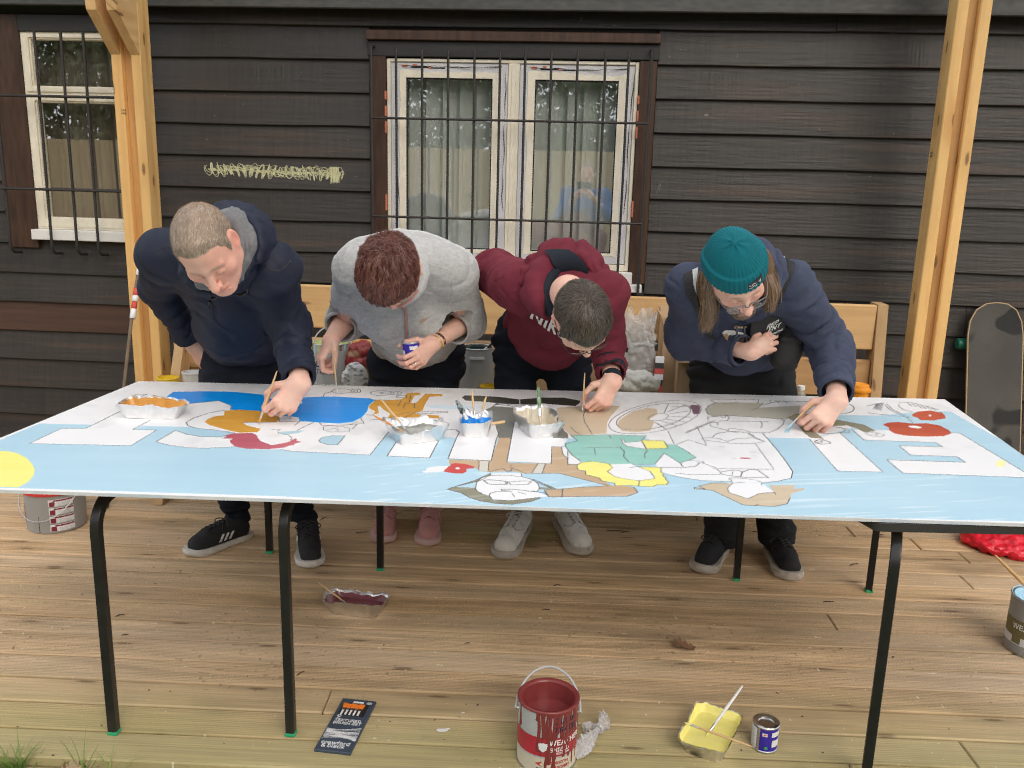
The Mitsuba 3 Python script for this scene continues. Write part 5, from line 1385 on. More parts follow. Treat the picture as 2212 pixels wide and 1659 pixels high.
def bodymesh(t, pieces, core=()):
    m = cat([p[0] for p in pieces]); C = np.vstack([p[1] for p in pieces])
    V0 = np.asarray(m.vertices).copy()
    mans = []
    for q in [p[0] for p in pieces] + [hull(np.vstack([trimesh.creation.icosphere(1, r).vertices + c for c, r in bone])) for bone in core]:
        if q.volume < 0:
            q = TM(q.vertices, np.asarray(q.faces)[:, ::-1])
        mans.append(m3d.Manifold(m3d.Mesh(np.asarray(q.vertices, np.float32), np.asarray(q.faces, np.uint32))))
    if all(q.status() == m3d.Error.NoError for q in mans):
        u = m3d.Manifold.batch_boolean(mans, m3d.OpType.Add).to_mesh()
        m = TM(np.asarray(u.vert_properties)[:, :3], u.tri_verts)
        from scipy.spatial import cKDTree
        C = C[cKDTree(V0).query(np.asarray(m.vertices))[1]]
    return obj('body', m, 'skin', t, smooth=True, color=C)


def pinch_at(Q, K, back, thumb, s=1.0):
    f, J, A = pinch(np.zeros(3), K, back, thumb, s)
    W = np.asarray(Q, float) - A @ (np.array([.040, .100, -.058]) * s)
    f, J, A = pinch(W, K, back, thumb, s)
    return W, f, J, A


def ring(pts, r, k=.02):
    n = len(pts); r = np.broadcast_to(r, (n,))
    return union([cap(pts[i], pts[(i + 1) % n], r[i], r[(i + 1) % n]) for i in range(n)], k)


def loop(c, x, y, rx, ry, n=14, z=None, dz=None):
    a = np.arange(n) / n * 2 * np.pi
    P = c + np.cos(a)[:, None] * rx * x + np.sin(a)[:, None] * ry * y
    if dz is not None:
        P = P + np.asarray([dz(q) for q in a])[:, None] * z
    return P


# ---- the man in the navy jacket
cloth('jacket_navy', (.012, .0155, .031), (.019, .024, .046), .6, 700, .0002, sheen=.15)
cloth('fleece_grey', (.13, .13, .135), (.19, .19, .195), .95, 500, .0008, heather=.4)
mat('zip_black', (.02, .02, .022), .4)
mat('gold', (.80, .58, .25), .25, metal=1.0)
mat('shoe_black', proc(lambda p, n, uv: mix((.010, .010, .013), (.022, .022, .026), noise(p.x * 700, p.y * 700, p.z * 700))), .8)
mat('sole_white', proc(lambda p, n, uv: mix((.56, .54, .50), (.66, .65, .62), fbm(p.x * 40, p.y * 40, p.z * 40, 3))), .6)
mat('stripe_white', (.72, .72, .72), .5)
A1 = lambda x, y, d: at(296.2 + .2977 * x, 427.9 + .2977 * y, d)
U1 = lambda *q: [(296.2 + .2977 * q[i], 427.9 + .2977 * q[i + 1]) for i in range(0, len(q), 2)]
t = thing('person', 'man in a navy hooded jacket with short sandy hair, leftmost of the four painters', 'person', None)
P = np.array([-1.285, 3.22, .80]); ls, rs = A1(985, 520, 2.70), A1(215, 420, 2.76)
le, re = A1(1105, 930, 2.88), A1(165, 650, 3.0)
neck = A1(570, 330, 2.60)
Q = A1(928, 1470, 2.585)
W, hf, J, A = pinch_at(Q, (-.50, -.40, -.77), (.62, -.30, .55), 1, 1.08)
hm, hc, _ = arm_mesh(hf, J, W, le, .027, .042, s=1.08)
rw = A1(402, 1055, 3.17)
hf2, J2, A2 = hand_parts(rw, (.45, .1, -.88), (-.2, -.9, -.3), -1, [(20, 30, 15)] * 4, [(.045, .046, -.02), (.055, .075, -.03), (.055, .10, -.035)])
hm2, hc2, _ = arm_mesh(hf2, J2, rw, re, .029, .042)
Rm, hcn, fm, fc = add_head(t, A1(515, 368, 2.40), 53, 16, 3, neck, brow=(.34, .21, .14), browamt=.7, wide=1.12, tone=SKIN * np.array([1.02, .88, .84]))
CORE = lambda *ps: [((a, .045), (b, .045)) for a, b in zip(ps[:-1], ps[1:])]
bodymesh(t, [(fm, fc), (hm, hc), (hm2, hc2)], CORE(le + (0, 0, .0), ls + (0, 0, -.03), neck + (0, .06, -.05), rs + (0, 0, -.03), re))
nails(t, J, A, 1.08)
M = (ls + rs) / 2 + np.array([0, .03, 0])
Wc = W + (le - W) / np.linalg.norm(le - W) * .03
Rc = rw + (re - rw) / np.linalg.norm(re - rw) * .04
f = torso_sdf(P + (0, 0, .02), M, ls, rs, (.152, .135), (.178, .138), (.175, .135), extra=sleeve(ls, le, Wc, .086, .075, .052) + sleeve(rs, re, Rc, .086, .074, .054), sag=.03)
f = hollow(f, Wc, le, .043); f = hollow(f, Rc, re, .045)
hem = A1(690, 1215, 3.1)
f = cut(f, (hem, (-.05, .25, -1)))
dsp = folds([(ls, le, .011, .075, .11), (le, Wc, .012, .05, .09), (rs, re, .010, .08, .11), (re, Rc, .010, .05, .09), (P, M, .010, .16, .22)], 11)
lo, hi = bound([P, ls, rs, le, re, Wc, Rc], .20)
obj('jacket', sdf_mesh(f, lo, hi, .0065, dsp), 'jacket_navy', t, smooth=True)
sm = [seam(f, dsp, U1(*q), .0018) for q in ((525, 690, 530, 800, 545, 950), (1120, 450, 1165, 600, 1170, 760), (915, 870, 920, 980, 960, 1020), (930, 490, 1010, 530, 1120, 445), (130, 385, 200, 355, 260, 340), (440, 1200, 640, 1222, 935, 1215))]
obj('seam', cat(sm), 'zip_black', t, smooth=True, kind='stuff')
cuff(t, Wc, le, .044, 'jacket_navy', .03, .007); cuff(t, Rc, re, .046, 'jacket_navy', .03, .007)
# hood and fleece collar lie round the neck
ax = (hcn - neck); ax /= np.linalg.norm(ax)
up = np.array([0, .35, .94])
cx, cy, cz = np.array([.98, .0, .20]), np.array([.05, -.42, -.90]), None
cz = np.cross(cx, cy)
ctr = A1(600, 390, 2.56)
C1 = loop(ctr, cx, cy, .092, .104, 14)
obj('fleece_collar', sdf_mesh(union([ring(C1, .022), (ring(C1 + np.array([.0, .035, .01]), .026), .03)], .03), *bound(C1, .09), .005, folds([(C1[0], C1[7], .007, .04, .3)], 3)), 'fleece_grey', t, smooth=True)
C2 = loop(A1(612, 400, 2.585), cx, cy, .120, .128, 18)
rr = .013 + .010 * (1 - np.sin(np.arange(18) / 18 * 2 * np.pi)) / 2
hood = union([ring(C2, rr), (ring(loop(A1(650, 380, 2.66), cx, cy, .128, .130, 18), rr + .012), .04), (ell(A1(660, 190, 2.72), (.13, .10, .06)), .05)], .03)
obj('hood', sdf_mesh(hood, *bound(C2, .19), .0065, folds([(C2[0], C2[8], .009, .07, .4)], 5)), 'jacket_navy', t, smooth=True)
lap = [seam(f, dsp, U1(520, 700, 540, 745, 600, 725, 700, 708, 800, 706), .004, .004), seam(f, dsp, U1(800, 706, 808, 640, 850, 570), .003, .003)]
obj('zip', cat(lap), 'zip_black', t, smooth=True)
obj('zip_puller', tube(seen(f, U1(517, 765, 516, 785), dsp, .004)[0], .005, 8), 'zip_black', t, smooth=True)
# hair
cols = np.array([(.34, .25, .18), (.27, .185, .13), (.46, .36, .28), (.50, .44, .38)])
hcm, hcc, hcf = hair_cap(Rm, hcn, .0065, 'short', (.34, .235, .165), 21, wave=.003)
obj('hair', hcm, 'hair_base', t, smooth=True, color=np.clip(hcc, 0, 1))
hair_strands('hair_strands', t + '__hair', hcf, Rm, hcn, lambda q: np.stack([.25 + 0 * q[:, 0] - q[:, 0] * 4, .9 + 0 * q[:, 0], -.35 - 6 * np.maximum(.06 - q[:, 2], 0)], 1), 9000, .021, .003, .0013, cols, 31, 'short')
# ring on the finger
jj = J[2]; rc = jj[0] * .55 + jj[1] * .45; d = (jj[1] - jj[0]) / np.linalg.norm(jj[1] - jj[0])
x_, y_, _ = frame_of(d)
obj('wedding_ring', tube(loop(rc, x_, y_, .0108, .0108, 20).tolist() + [(rc + x_ * .0108).tolist()], .0016, 6, cap=False), 'gold', t, smooth=True)
hips = [P + (-.09, 0, -.06), P + (.09, 0, -.06)]
h1, t1_ = onz(537, 1158), onz(404, 1203)
h2, t2_ = onz(664, 1158), onz(673, 1230)
ank = [h1 + (-.035, -.02, .08), h2 + (.0, -.03, .08)]
kn = [(hips[0] + ank[0]) / 2 + (-.02, -.03, .02), (hips[1] + ank[1]) / 2 + (0, -.03, .02)]
trousers(t, P, np.array([1.0, 0, 0]), hips, kn, ank, 'trouser_navy', 51, r=(.110, .074, .054))
for k, (a, b) in enumerate(((t1_, h1), (t2_, h2))):
    X, Y, O, L, uf, to = shoe('shoe' if k == 0 else 'shoe_001', t, a, b, .105, ('shoe_black', 'sole_white', None, 'trim_dark'), laces='lace_black', seed=k + 3)
    st = []
    for q in range(3):
        for s in (-1, 1):
            pts = np.array([(s * .06, .115 + .022 * q, .036), (s * .06, .098 + .022 * q, .066)]); pts = np.linspace(pts[0], pts[1], 6)
            for _ in range(40):
                pts[:, 0] -= s * (uf(pts) - .0015) * .7
            st.append(hull(np.vstack([pts + (0, .0055, 0), pts - (0, .0055, 0), pts + (s * .0015, .005, 0)])))
    for m in st:
        obj('stripe', to(m), 'stripe_white', t + ('__shoe' if k == 0 else '__shoe_001'))
navy_tip = onz(558, 917, .7105)
brush_tool('paintbrush', 'thin wooden brush in the hand of the man in the navy jacket', navy_tip, A1(1016, 1252, 2.555), 'brush_wood', 'bristle_ochre', .0037, tip_len=.022)

# ---- the woman in the grey sweatshirt
cloth('sweat_grey', (.36, .36, .355), (.43, .43, .425), .95, 900, .0003, heather=.45, sheen=.3)
mat('zip_pink', (.42, .20, .165), .5)
mat('print_bronze', (.36, .25, .18), .45)
mat('shirt_black', (.012, .010, .010), .8)
mat('shoe_pink', proc(lambda p, n, uv: mix((.46, .20, .19), (.58, .30, .28), noise(p.x * 500, p.y * 500, p.z * 500))), .85)
mat('sole_pink', (.60, .42, .40), .6)
A2_ = lambda x, y, d: at(680.3 + .2381 * x, 482.8 + .2381 * y, d)
U2 = lambda *q: [(680.3 + .2381 * q[i], 482.8 + .2381 * q[i + 1]) for i in range(0, len(q), 2)]
t = thing('person', 'woman with short dark red hair in a grey sweatshirt holding a small tin', 'person')
P = np.array([-.655, 3.44, .82]); rs, ls = A2_(400, 420, 3.02), A2_(1240, 440, 3.02)
re, le = A2_(285, 870, 3.22), A2_(1375, 880, 3.20)
neck = A2_(735, 330, 2.93)
Q = A2_(178, 1330, 3.035)
K = np.array([-.42, -.36, -.82])
W, hf, J, A = pinch_at(Q, K, (-.60, -.36, .5), -1, .96)
hm, hc, _ = arm_mesh(hf, J, W, re, .027, .045, s=.96)
tin_c = A2_(880, 1170, 2.93)
lw = A2_(1064, 1092, 3.0)
hfl, Jl, Al = hand_parts(lw, (-.45, -.74, -.50), (.76, -.52, .16), 1, [(38, 48, 26), (40, 50, 26), (42, 50, 26), (46, 48, 26)], [(.046, .036, -.024), (.058, .064, -.046), (.056, .086, -.066)], s=.96)
hml, hcl, _ = arm_mesh(hfl, Jl, lw, le, .027, .043, s=.96)
TONE2 = SKIN * np.array([1.02, .97, .96])
Rm, hcn, fm, fc = add_head(t, A2_(708, 440, 2.76), 92, -7, -12, neck, tone=TONE2, wide=.95)
bodymesh(t, [(fm, fc), (hm, hc), (hml, hcl)], CORE(le + (0, .01, 0), ls + (0, 0, -.03), neck + (0, .07, -.05), rs + (0, 0, -.03), re))
nails(t, J, A, .96); nails(t, Jl, Al, .96)
M = (ls + rs) / 2 + np.array([0, .05, -.02])
Re, Le = re + (W - re) * .40, le + (lw - le) * .34
bust = [(ell(P + (M - P) * .66 + (s * .085, -.10, -.05), (.105, .095, .105)), .06) for s in (-1, 1)]
f = torso_sdf(P + (0, -.02, .02), M, ls, rs, (.160, .155), (.178, .140), (.185, .150), extra=bust + [(ell(A2_(800, 265, 3.10), (.185, .13, .085)), .10)] + sleeve(ls, le, Le, .084, .078, .064, ks=.035) + sleeve(rs, re, Re, .084, .078, .062, ks=.035), sag=.04)
f = hollow(f, Re, re, .055, .03); f = hollow(f, Le, le, .055, .03)
f = cut(f, (A2_(800, 1290, 3.3), (-.02, .30, -1)))
dsp = folds([(ls, le, .006, .07, .12), (le, Le, .008, .035, .09), (rs, re, .006, .07, .12), (re, Re, .008, .035, .09), (P, M, .0075, .22, .24)], 17)
lo, hi = bound([P, ls, rs, le, re], .23)
obj('sweatshirt', sdf_mesh(f, lo, hi, .0065, dsp), 'sweat_grey', t, smooth=True)
cuff(t, Re, re, .056, 'sweat_grey', .04); cuff(t, Le, le, .056, 'sweat_grey', .04)
# collar stand with its pale trim
ctr = A2_(745, 470, 2.88)
cx = np.array([1.0, 0, -.06]); cy = np.array([0, -.62, -.78]); cz = np.cross(cx, cy)
C1 = loop(ctr, cx, cy, .086, .118, 16)
obj('collar', sdf_mesh(union([ring(C1, .0095), (ring(C1 + (0, .03, .010), .016), .02)], .03), *bound(C1, .1), .005, folds([(C1[0], C1[8], .005, .05, .3)], 8)), 'sweat_grey', t, smooth=True)
obj('collar_trim', tube(np.vstack([C1, C1[:1]])[1:9] * 1.0 + np.array([0, -.016, -.004]), .004, 6), 'zip_pink', t, smooth=True)
obj('undershirt', sdf_mesh(ring(loop(ctr + (0, .05, .01), cx, cy, .062, .085, 12), .030), *bound(C1, .1), .007), 'shirt_black', t, smooth=True)
zp = U2(803, 735, 812, 830, 822, 930, 832, 1060)
obj('zip', seam(f, dsp, zp, .0042, .001), 'zip_pink', t, smooth=True)
obj('zip_placket', cat([seam(f, dsp, [(u - 5, v) for u, v in zp], .0018, .001), seam(f, dsp, [(u + 5, v) for u, v in zp], .0018, .001)]), 'sweat_grey', t, smooth=True, kind='stuff')
obj('zip_puller', tube(seen(f, U2(800, 735, 803, 775), dsp, .006)[0], .006, 8), 'zip_pink', t, smooth=True)
sm = [seam(f, dsp, U2(*q), .0017) for q in ((985, 370, 1100, 390, 1230, 432), (345, 405, 400, 390, 440, 383), (500, 1060, 560, 1110, 585, 1060), (600, 1080, 700, 1135, 840, 1140), (1140, 1110, 1170, 1160, 1215, 1190), (1230, 440, 1245, 560, 1225, 700, 1195, 800), (365, 420, 360, 560, 385, 700, 440, 850))]
obj('seam', cat(sm), 'sweat_grey', t, smooth=True, kind='stuff')
sw = Polygon([(0, 0), (.05, .30), (.16, .55), (.34, .62), (.60, .66), (1.30, 1.05), (.62, .30), (.30, .05), (.14, -.06)])
obj('swoosh', print_px(f, dsp, sw, U2(948, 905)[0], (17.5, 1.0), (1.5, -15.0)), 'print_bronze', t, smooth=False, label='bronze tick printed on the chest')
cols = np.array([(.115, .038, .028), (.085, .026, .021), (.16, .060, .042), (.20, .085, .058)])
bul = lambda L: 1 + .5 * np.clip((L[:, 2] - .0) / .1, 0, 1)
hcm, hcc, hcf = hair_cap(Rm, hcn, .014, 'woman', (.10, .034, .026), 41, wave=.018, bulge=bul)
obj('hair', hcm, 'hair_base', t, smooth=True, color=np.clip(hcc, 0, 1))
fl = lambda q: np.stack([(q[:, 0] - .01) * 5 + .35 * np.sin(q[:, 1] * 60) + .25, .75 + .5 * np.sign(q[:, 1] + .06) * .5, -.35 - 5 * np.maximum(.07 - q[:, 2], 0)], 1)
hair_strands('hair_strands', t + '__hair', hcf, Rm, hcn, fl, 8000, .070, .010, .0019, cols, 43, 'woman', wave=.40, segs=8)
obj('earring', place(lathe([(0, -.004), (.004, 0), (0, .004)], 10), mat4(*np.eye(3), Rm @ np.array([-.086, -.006, -.034]) + hcn)), 'gold', t, smooth=True)
# bracelet and watch on the left wrist
dw = (le - lw) / np.linalg.norm(le - lw); x_, y_, _ = frame_of(dw)
for k, q in enumerate((.010, .032)):
    c = lw + dw * q
    beads = [trimesh.creation.icosphere(1, .0048).apply_translation(p) for p in loop(c, x_, y_, .0335, .0285, 22)] if k == 1 else [tube(np.vstack([loop(c, x_, y_, .0330, .0275, 24), loop(c, x_, y_, .0330, .0275, 24)[:1]]), .0034, 6)]
    obj('bracelet' if k else 'watch_strap', cat(beads), 'beads_brown' if k else 'gold', t, smooth=True)
mat('beads_brown', proc(lambda p, n, uv: mix((.05, .025, .015), (.42, .27, .10), smoothstep(.45, .6, noise(p.x * 120, p.y * 120, p.z * 120)))), .35)
cw = lw + dw * .010 + np.array([0, -.030, 0])
obj('watch', along(lathe([(0, 0), (.014, 0), (.0145, .003), (.0125, .006), (0, .0062)], 20), cw, cw + (0.1, -.9, -.2)), 'foil', t, smooth=40)
jj = Jl[2]; rc = jj[0] * .5 + jj[1] * .5; d = (jj[1] - jj[0]) / np.linalg.norm(jj[1] - jj[0]); x_, y_, _ = frame_of(d)
obj('finger_ring', tube(np.vstack([loop(rc, x_, y_, .0098, .0098, 16), (rc + x_ * .0098)[None]]), .0017, 6, cap=False), 'foil', t, smooth=True)
hips = [P + (-.095, 0, -.06), P + (.095, 0, -.06)]
feet = [(onz(826, 1176), onz(838, 1122)), (onz(923, 1183), onz(932, 1120))]
ank = [b + (0, -.04, .09) for a, b in feet]
kn = [(a + b) / 2 + (0, -.05, .02) for a, b in zip(hips, ank)]
trousers(t, P, np.array([1.0, 0, 0]), hips, kn, ank, 'trouser_navy', 61, r=(.115, .075, .050), hem=.108)
for k, (a, b) in enumerate(feet):
    obj('ankle', tube([ank[k] + (0, .0, -.02), ank[k] + (0, .0, .07)], .040, 14), 'ankle_skin', t, smooth=True)
    shoe('shoe' if k == 0 else 'shoe_001', t, a, b, .100, ('shoe_pink', 'sole_pink', None, 'shoe_rose'), laces='lace_pink', seed=k + 13)
mat('shoe_shade', (.20, .19, .18), .7); mat('lace_white', (.62, .60, .56), .8); mat('lace_black', (.03, .03, .032), .8); mat('lace_pink', (.62, .36, .34), .8); mat('shoe_rose', (.30, .11, .11), .8)
mat('ankle_skin', tuple(SKIN * .95), .5)
brush_tool('paintbrush', 'thin wooden brush in the right hand of the red haired woman', onz(729, 851, .7105), A2_(152, 1082, 3.005), 'brush_wood', 'bristle_white', .0032)

# ---- the young man in the maroon hoodie
cloth('hoodie_maroon', (.115, .016, .028), (.165, .026, .042), .9, 600, .0006, heather=.15, sheen=.4)
cloth('lining_navy', (.010, .013, .021), (.018, .023, .033), .85, 600, .0004)
mat('print_white', (.74, .74, .72), .5)
mat('glasses_dark', (.03, .03, .033), .3)
scene['lens_glass'] = {'type': 'thindielectric', 'int_ior': 1.5}
mat('shoe_white', proc(lambda p, n, uv: mix(mix((.66, .65, .61), (.76, .75, .72), fbm(p.x * 30, p.y * 30, p.z * 30, 3)), mi.Color3f(.26, .24, .21), smoothstep(.58, .8, fbm(p.x * 45, p.y * 45, p.z * 45, 4)) * .5)), .5)
mat('sole_dirty', proc(lambda p, n, uv: mix((.36, .31, .26), (.55, .52, .48), fbm(p.x * 40, p.y * 40, p.z * 60, 3))), .6)
A3 = lambda x, y, d: at(1020.4 + .2349 * x, 515.7 + .2349 * y, d)
U3 = lambda *q: [(1020.4 + .2349 * q[i], 515.7 + .2349 * q[i + 1]) for i in range(0, len(q), 2)]
t = thing('person', 'young man in a maroon hoodie bending with his dark cropped head down', 'person')
P = np.array([-.135, 3.43, .90]); rs, ls = A3(430, 430, 2.98), A3(1200, 520, 2.92)
re, rw = A3(205, 310, 3.22), A3(520, 330, 3.40)
le = A3(1225, 960, 3.10)
neck = A3(880, 500, 2.80)
Q = A3(1012, 1475, 2.895)
W, hf, J, A = pinch_at(Q, (-.40, -.42, -.80), (.58, -.36, .55), 1, 1.0)
hm, hc, _ = arm_mesh(hf, J, W, le, .026, .040)
Rm, hcn, fm, fc = add_head(t, A3(1000, 735, 2.64), 90, 16, 16, neck, tone=SKIN * np.array([1.0, .97, .95]), brow=(.10, .07, .05))
bodymesh(t, [(fm, fc), (hm, hc)], CORE(le, ls + (0, 0, -.03), neck + (0, .07, -.05), rs + (0, 0, -.03)))
nails(t, J, A)
M = (ls + rs) / 2 + np.array([0, .05, -.02])
Wc = W + (le - W) / np.linalg.norm(le - W) * .035
f = torso_sdf(P + (-.0, -.03, .02), M, ls, rs, (.155, .135), (.178, .140), (.165, .125), extra=sleeve(ls, le, Wc, .088, .076, .052) + [(cap(rs, re, .092, .088), .05), (cap(re, rw, .082, .058), .04)], sag=.06)
f = hollow(f, Wc, le, .043)
f = cut(f, (P + (-.02, -.06, -.035), (-.15, .55, -1)))
dsp = folds([(ls, le, .010, .08, .12), (le, Wc, .012, .05, .09), (rs, re, .013, .07, .12), (P, M, .012, .15, .24)], 23)
lo, hi = bound([P, ls, rs, le, re, Wc], .22)
obj('hoodie', sdf_mesh(f, lo, hi, .0065, dsp), 'hoodie_maroon', t, smooth=True)
sm = [seam(f, dsp, U3(*q), .0017) for q in ((300, 490, 400, 480, 530, 462), (100, 372, 200, 368, 290, 345), (300, 340, 285, 420, 310, 500), (480, 720, 490, 860, 515, 1010), (340, 870, 400, 840, 440, 800))]
obj('seam', cat(sm), 'hoodie_maroon', t, smooth=True, kind='stuff')
tx = print_px(f, dsp, text2d('Nike'), U3(500, 760)[0], (29.0, 15.5), (9.5, -23.0), .0045, 2.5)
obj('print', tx, 'print_white', t, label='white lettering across the chest')
# hood: thick maroon ring with its dark lining, spread behind the head
ctr = A3(900, 480, 2.86)
cx = np.array([.97, 0, -.22]); cy = np.array([-.16, -.60, -.78]); cy = cy - cx * (cx @ cy) / (cx @ cx); cy /= np.linalg.norm(cy); cz = np.cross(cx, cy)
C2 = loop(ctr, cx, cy, .118, .122, 18)
a_ = np.arange(18) / 18 * 2 * np.pi
rr = .015 + .012 * (1 - np.sin(a_)) / 2
hd = union([ring(C2, rr), (ring(loop(ctr + (-.015, .06, .02), cx, cy, .130, .130, 18), rr + .014), .04)], .03)
bk = A3(850, 230, 2.98)
hd = union([hd, (ell(bk + (-.0, .03, -.03), (.125, .08, .06)), .05)], .05)
hd = union([hd, (ell(ctr + (0, -.08, -.05), (.080, .13, .12)), -.02)])
obj('hood', sdf_mesh(hd, *bound(C2, .2), .0065, folds([(C2[0], C2[9], .012, .075, .5)], 29)), 'hoodie_maroon', t, smooth=True)
C3 = loop(ctr + (0, .006, -.002), cx, cy, .094, .098, 16)
ln = union([ring(C3, .020), (ring(C3 + (0, .04, .01), .030), .03)], .03)
obj('hood_lining', sdf_mesh(ln, *bound(C3, .1), .006, folds([(C3[0], C3[8], .007, .05, .4)], 30)), 'lining_navy', t, smooth=True)
pf = union([hd, f], .02)
uvp = [(660, 125), (760, 118), (890, 122), (960, 165), (1005, 195), (1055, 255), (1085, 310), (1000, 305), (930, 300), (850, 320), (815, 345), (770, 280), (725, 230), (712, 185)]
pm = print_px(hd, None, Polygon(uvp), (1020.4, 515.7), (.2349, 0), (0, .2349), .010, 5.0)
obj('hood_panel', pm, 'lining_navy', t, smooth=True)
cols = np.array([(.060, .045, .033), (.040, .030, .023), (.095, .072, .052), (.075, .06, .046)])
hcm, hcc, hcf = hair_cap(Rm, hcn, .009, 'short', (.060, .046, .035), 71, wave=.004)
obj('hair', hcm, 'hair_base', t, smooth=True, color=np.clip(hcc, 0, 1))
def flm(q):
    d = q - np.array([-.008, -.055, .10]); n = np.linalg.norm(d, axis=1, keepdims=True) + 1e-6
    return d / n + np.array([.12, .55, -.12])
hair_strands('hair_strands', t + '__hair', hcf, Rm, hcn, flm, 6000, .030, .006, .0018, cols, 73, 'short')


def glasses(t, Rm, c, mt, r=.0016, w=.030, hh=.017, top=True, ty=.0):
    w2 = lambda q: np.asarray(q, float) @ Rm.T + c
    for s in (-1, 1):
        a = np.arange(29) / 28 * 2 * np.pi
        sq = lambda v: np.sign(v) * np.abs(v) ** .55
        L = np.stack([s * .033 + w * .88 * sq(np.cos(a)), .105 - .010 * np.abs(np.cos(a)) * (np.cos(a) * s > 0), -.006 + hh * sq(np.sin(a))], 1)
        obj('glasses__rim', tube(w2(L), r, 6, cap=False), mt, t, smooth=True)
        V = w2(np.vstack([L[:-1], L[:-1].mean(0)])); n = 28
        obj('glasses__lens', TM(V, [(i, (i + 1) % n, n) for i in range(n)]), 'lens_glass', t)
        obj('glasses__arm', tube(w2(spline([(s * .060, .096, .002), (s * .076, .06, .004), (s * .083, .0, .008), (s * .080, -.025, -.012)], 12)), r * .9, 6), mt, t, smooth=True)
    obj('glasses__bridge', tube(w2(spline([(-.008, .106, .002), (0, .112, .004), (.008, .106, .002)], 7)), r, 6), mt, t, smooth=True)


glasses(t, Rm, hcn, 'glasses_dark')
wd = (le - W) / np.linalg.norm(le - W); x_, y_, _ = frame_of(wd)
obj('wristband', tube([W + wd * .006, W + wd * .03], .033, 18), 'lining_navy', t, smooth=40)
for k in range(4):
    c = W + wd * .012 + x_ * .034 * math.cos(k * 1.1 + 3.6) + y_ * .034 * math.sin(k * 1.1 + 3.6)
    obj('stud', trimesh.creation.icosphere(1, .0035).apply_translation(c), 'foil', t, smooth=True)
cf = cap(Wc + (le - Wc) * .02, Wc + (le - Wc) * .30, .055, .060)
obj('cuff', sdf_mesh(hollow(cf, Wc + (le - Wc) * .01, le, .045), *bound([Wc, le], .08), .005, folds([(Wc, le, .005, .03, .1)], 4)), 'lining_navy', t, smooth=True)
hips = [P + (-.11, 0, -.05), P + (.10, 0, -.05)]
feet = [(onz(1084, 1211), onz(1132, 1138)), (onz(1262, 1203), onz(1213, 1130))]
ank = [b + (0, -.045, .09) for a, b in feet]
kn = [A3(380, 1330, 3.30), A3(900, 1330, 3.33)]
kn = [np.array([k[0], 3.32, .52]) for k in (A3(385, 1330, 3.3), A3(905, 1330, 3.3))]
trousers(t, P, np.array([1.0, 0, 0]), hips, kn, ank, 'trouser_navy', 71, r=(.105, .078, .048), hem=.105)
for k, (a, b) in enumerate(feet):
    shoe('shoe' if k == 0 else 'shoe_001', t, a, b, .112, ('shoe_white', 'sole_dirty', 'shoe_white', 'shoe_shade'), laces='lace_white', seed=k + 23, sole=.032)
brush_tool('paintbrush', 'thin wooden brush in the hand of the young man in maroon', onz(1258, 891, .7105), A3(1034, 1230, 2.875), 'brush_wood', 'bristle_white', .0031)

# ---- the bearded man in the teal beanie
cloth('hoodie_blue', (.040, .048, .082), (.062, .072, .115), .9, 600, .0006, heather=.2, sheen=.4)
cloth('beanie_teal', (.004, .105, .132), (.006, .142, .176), .95, 500, .0010, sheen=.5)
mat('strap_black', proc(lambda p, n, uv: mix((.012, .012, .013), (.028, .028, .029), noise(p.x * 600, p.y * 600, p.z * 600))), .7)
mat('strap_pale', (.55, .56, .55), .7)
mat('print_tan', (.50, .33, .16), .6)
mat('frame_clear', (.17, .155, .165), .25)
A4 = lambda x, y, d: at(1426.4 + .2645 * x, 493.7 + .2645 * y, d)
U4 = lambda *q: [(1426.4 + .2645 * q[i], 493.7 + .2645 * q[i + 1]) for i in range(0, len(q), 2)]
t = thing('person', 'bearded man in a teal beanie and glasses, rightmost of the four painters', 'person')
P = np.array([.66, 3.44, .80]); rs, ls = A4(270, 500, 3.02), A4(1070, 480, 3.0)
re, le = A4(205, 900, 3.20), A4(1395, 960, 3.12)
rw = A4(722, 1010, 3.0)
neck = A4(650, 400, 2.92)
Q = A4(1140, 1545, 2.80)
W, hf, J, A = pinch_at(Q, (-.62, -.40, -.64), (.30, -.66, .60), 1, 1.06)
hm, hc, _ = arm_mesh(hf, J, W, le, .027, .042, s=1.06)
hf2, J2, A2 = hand_parts(rw, (.88, .06, .50), (-.15, -.95, .20), -1, [(48, 70, 30), (52, 70, 30), (56, 70, 30), (60, 70, 30)], [(.040, .05, -.012), (.05, .08, -.016), (.05, .11, -.018)], s=.92)
hm2, hc2, _ = arm_mesh(hf2, J2, rw, re, .028, .042)
Rm, hcn, fm, fc = add_head(t, A4(622, 385, 2.73), 50, 18, 2, neck, stubble=.9, stub_col=(.16, .095, .06), brow=(.20, .12, .08), tone=SKIN * np.array([1.0, .95, .92]))
bodymesh(t, [(fm, fc), (hm, hc), (hm2, hc2)], CORE(le, ls + (0, 0, -.03), neck + (0, .07, -.05), rs + (0, 0, -.03), re))
nails(t, J, A, 1.06, 'nail_dark')
M = (ls + rs) / 2 + np.array([0, .06, -.02])
Wc = W + (le - W) / np.linalg.norm(le - W) * .05
Rc = rw + (re - rw) / np.linalg.norm(re - rw) * .035
f = torso_sdf(P + (0, -.02, .06), M, ls, rs, (.160, .140), (.180, .140), (.175, .130), extra=sleeve(ls, le, Wc, .090, .080, .058) + sleeve(rs, re, Rc, .090, .082, .060), sag=.04)
f = hollow(f, Wc, le, .047); f = hollow(f, Rc, re, .047)
f = cut(f, (A4(700, 1190, 3.3), (0, .25, -1)))
dsp = folds([(ls, le, .014, .06, .12), (le, Wc, .014, .045, .10), (rs, re, .011, .08, .12), (re, Rc, .012, .06, .10), (P, M, .011, .15, .24)], 37)
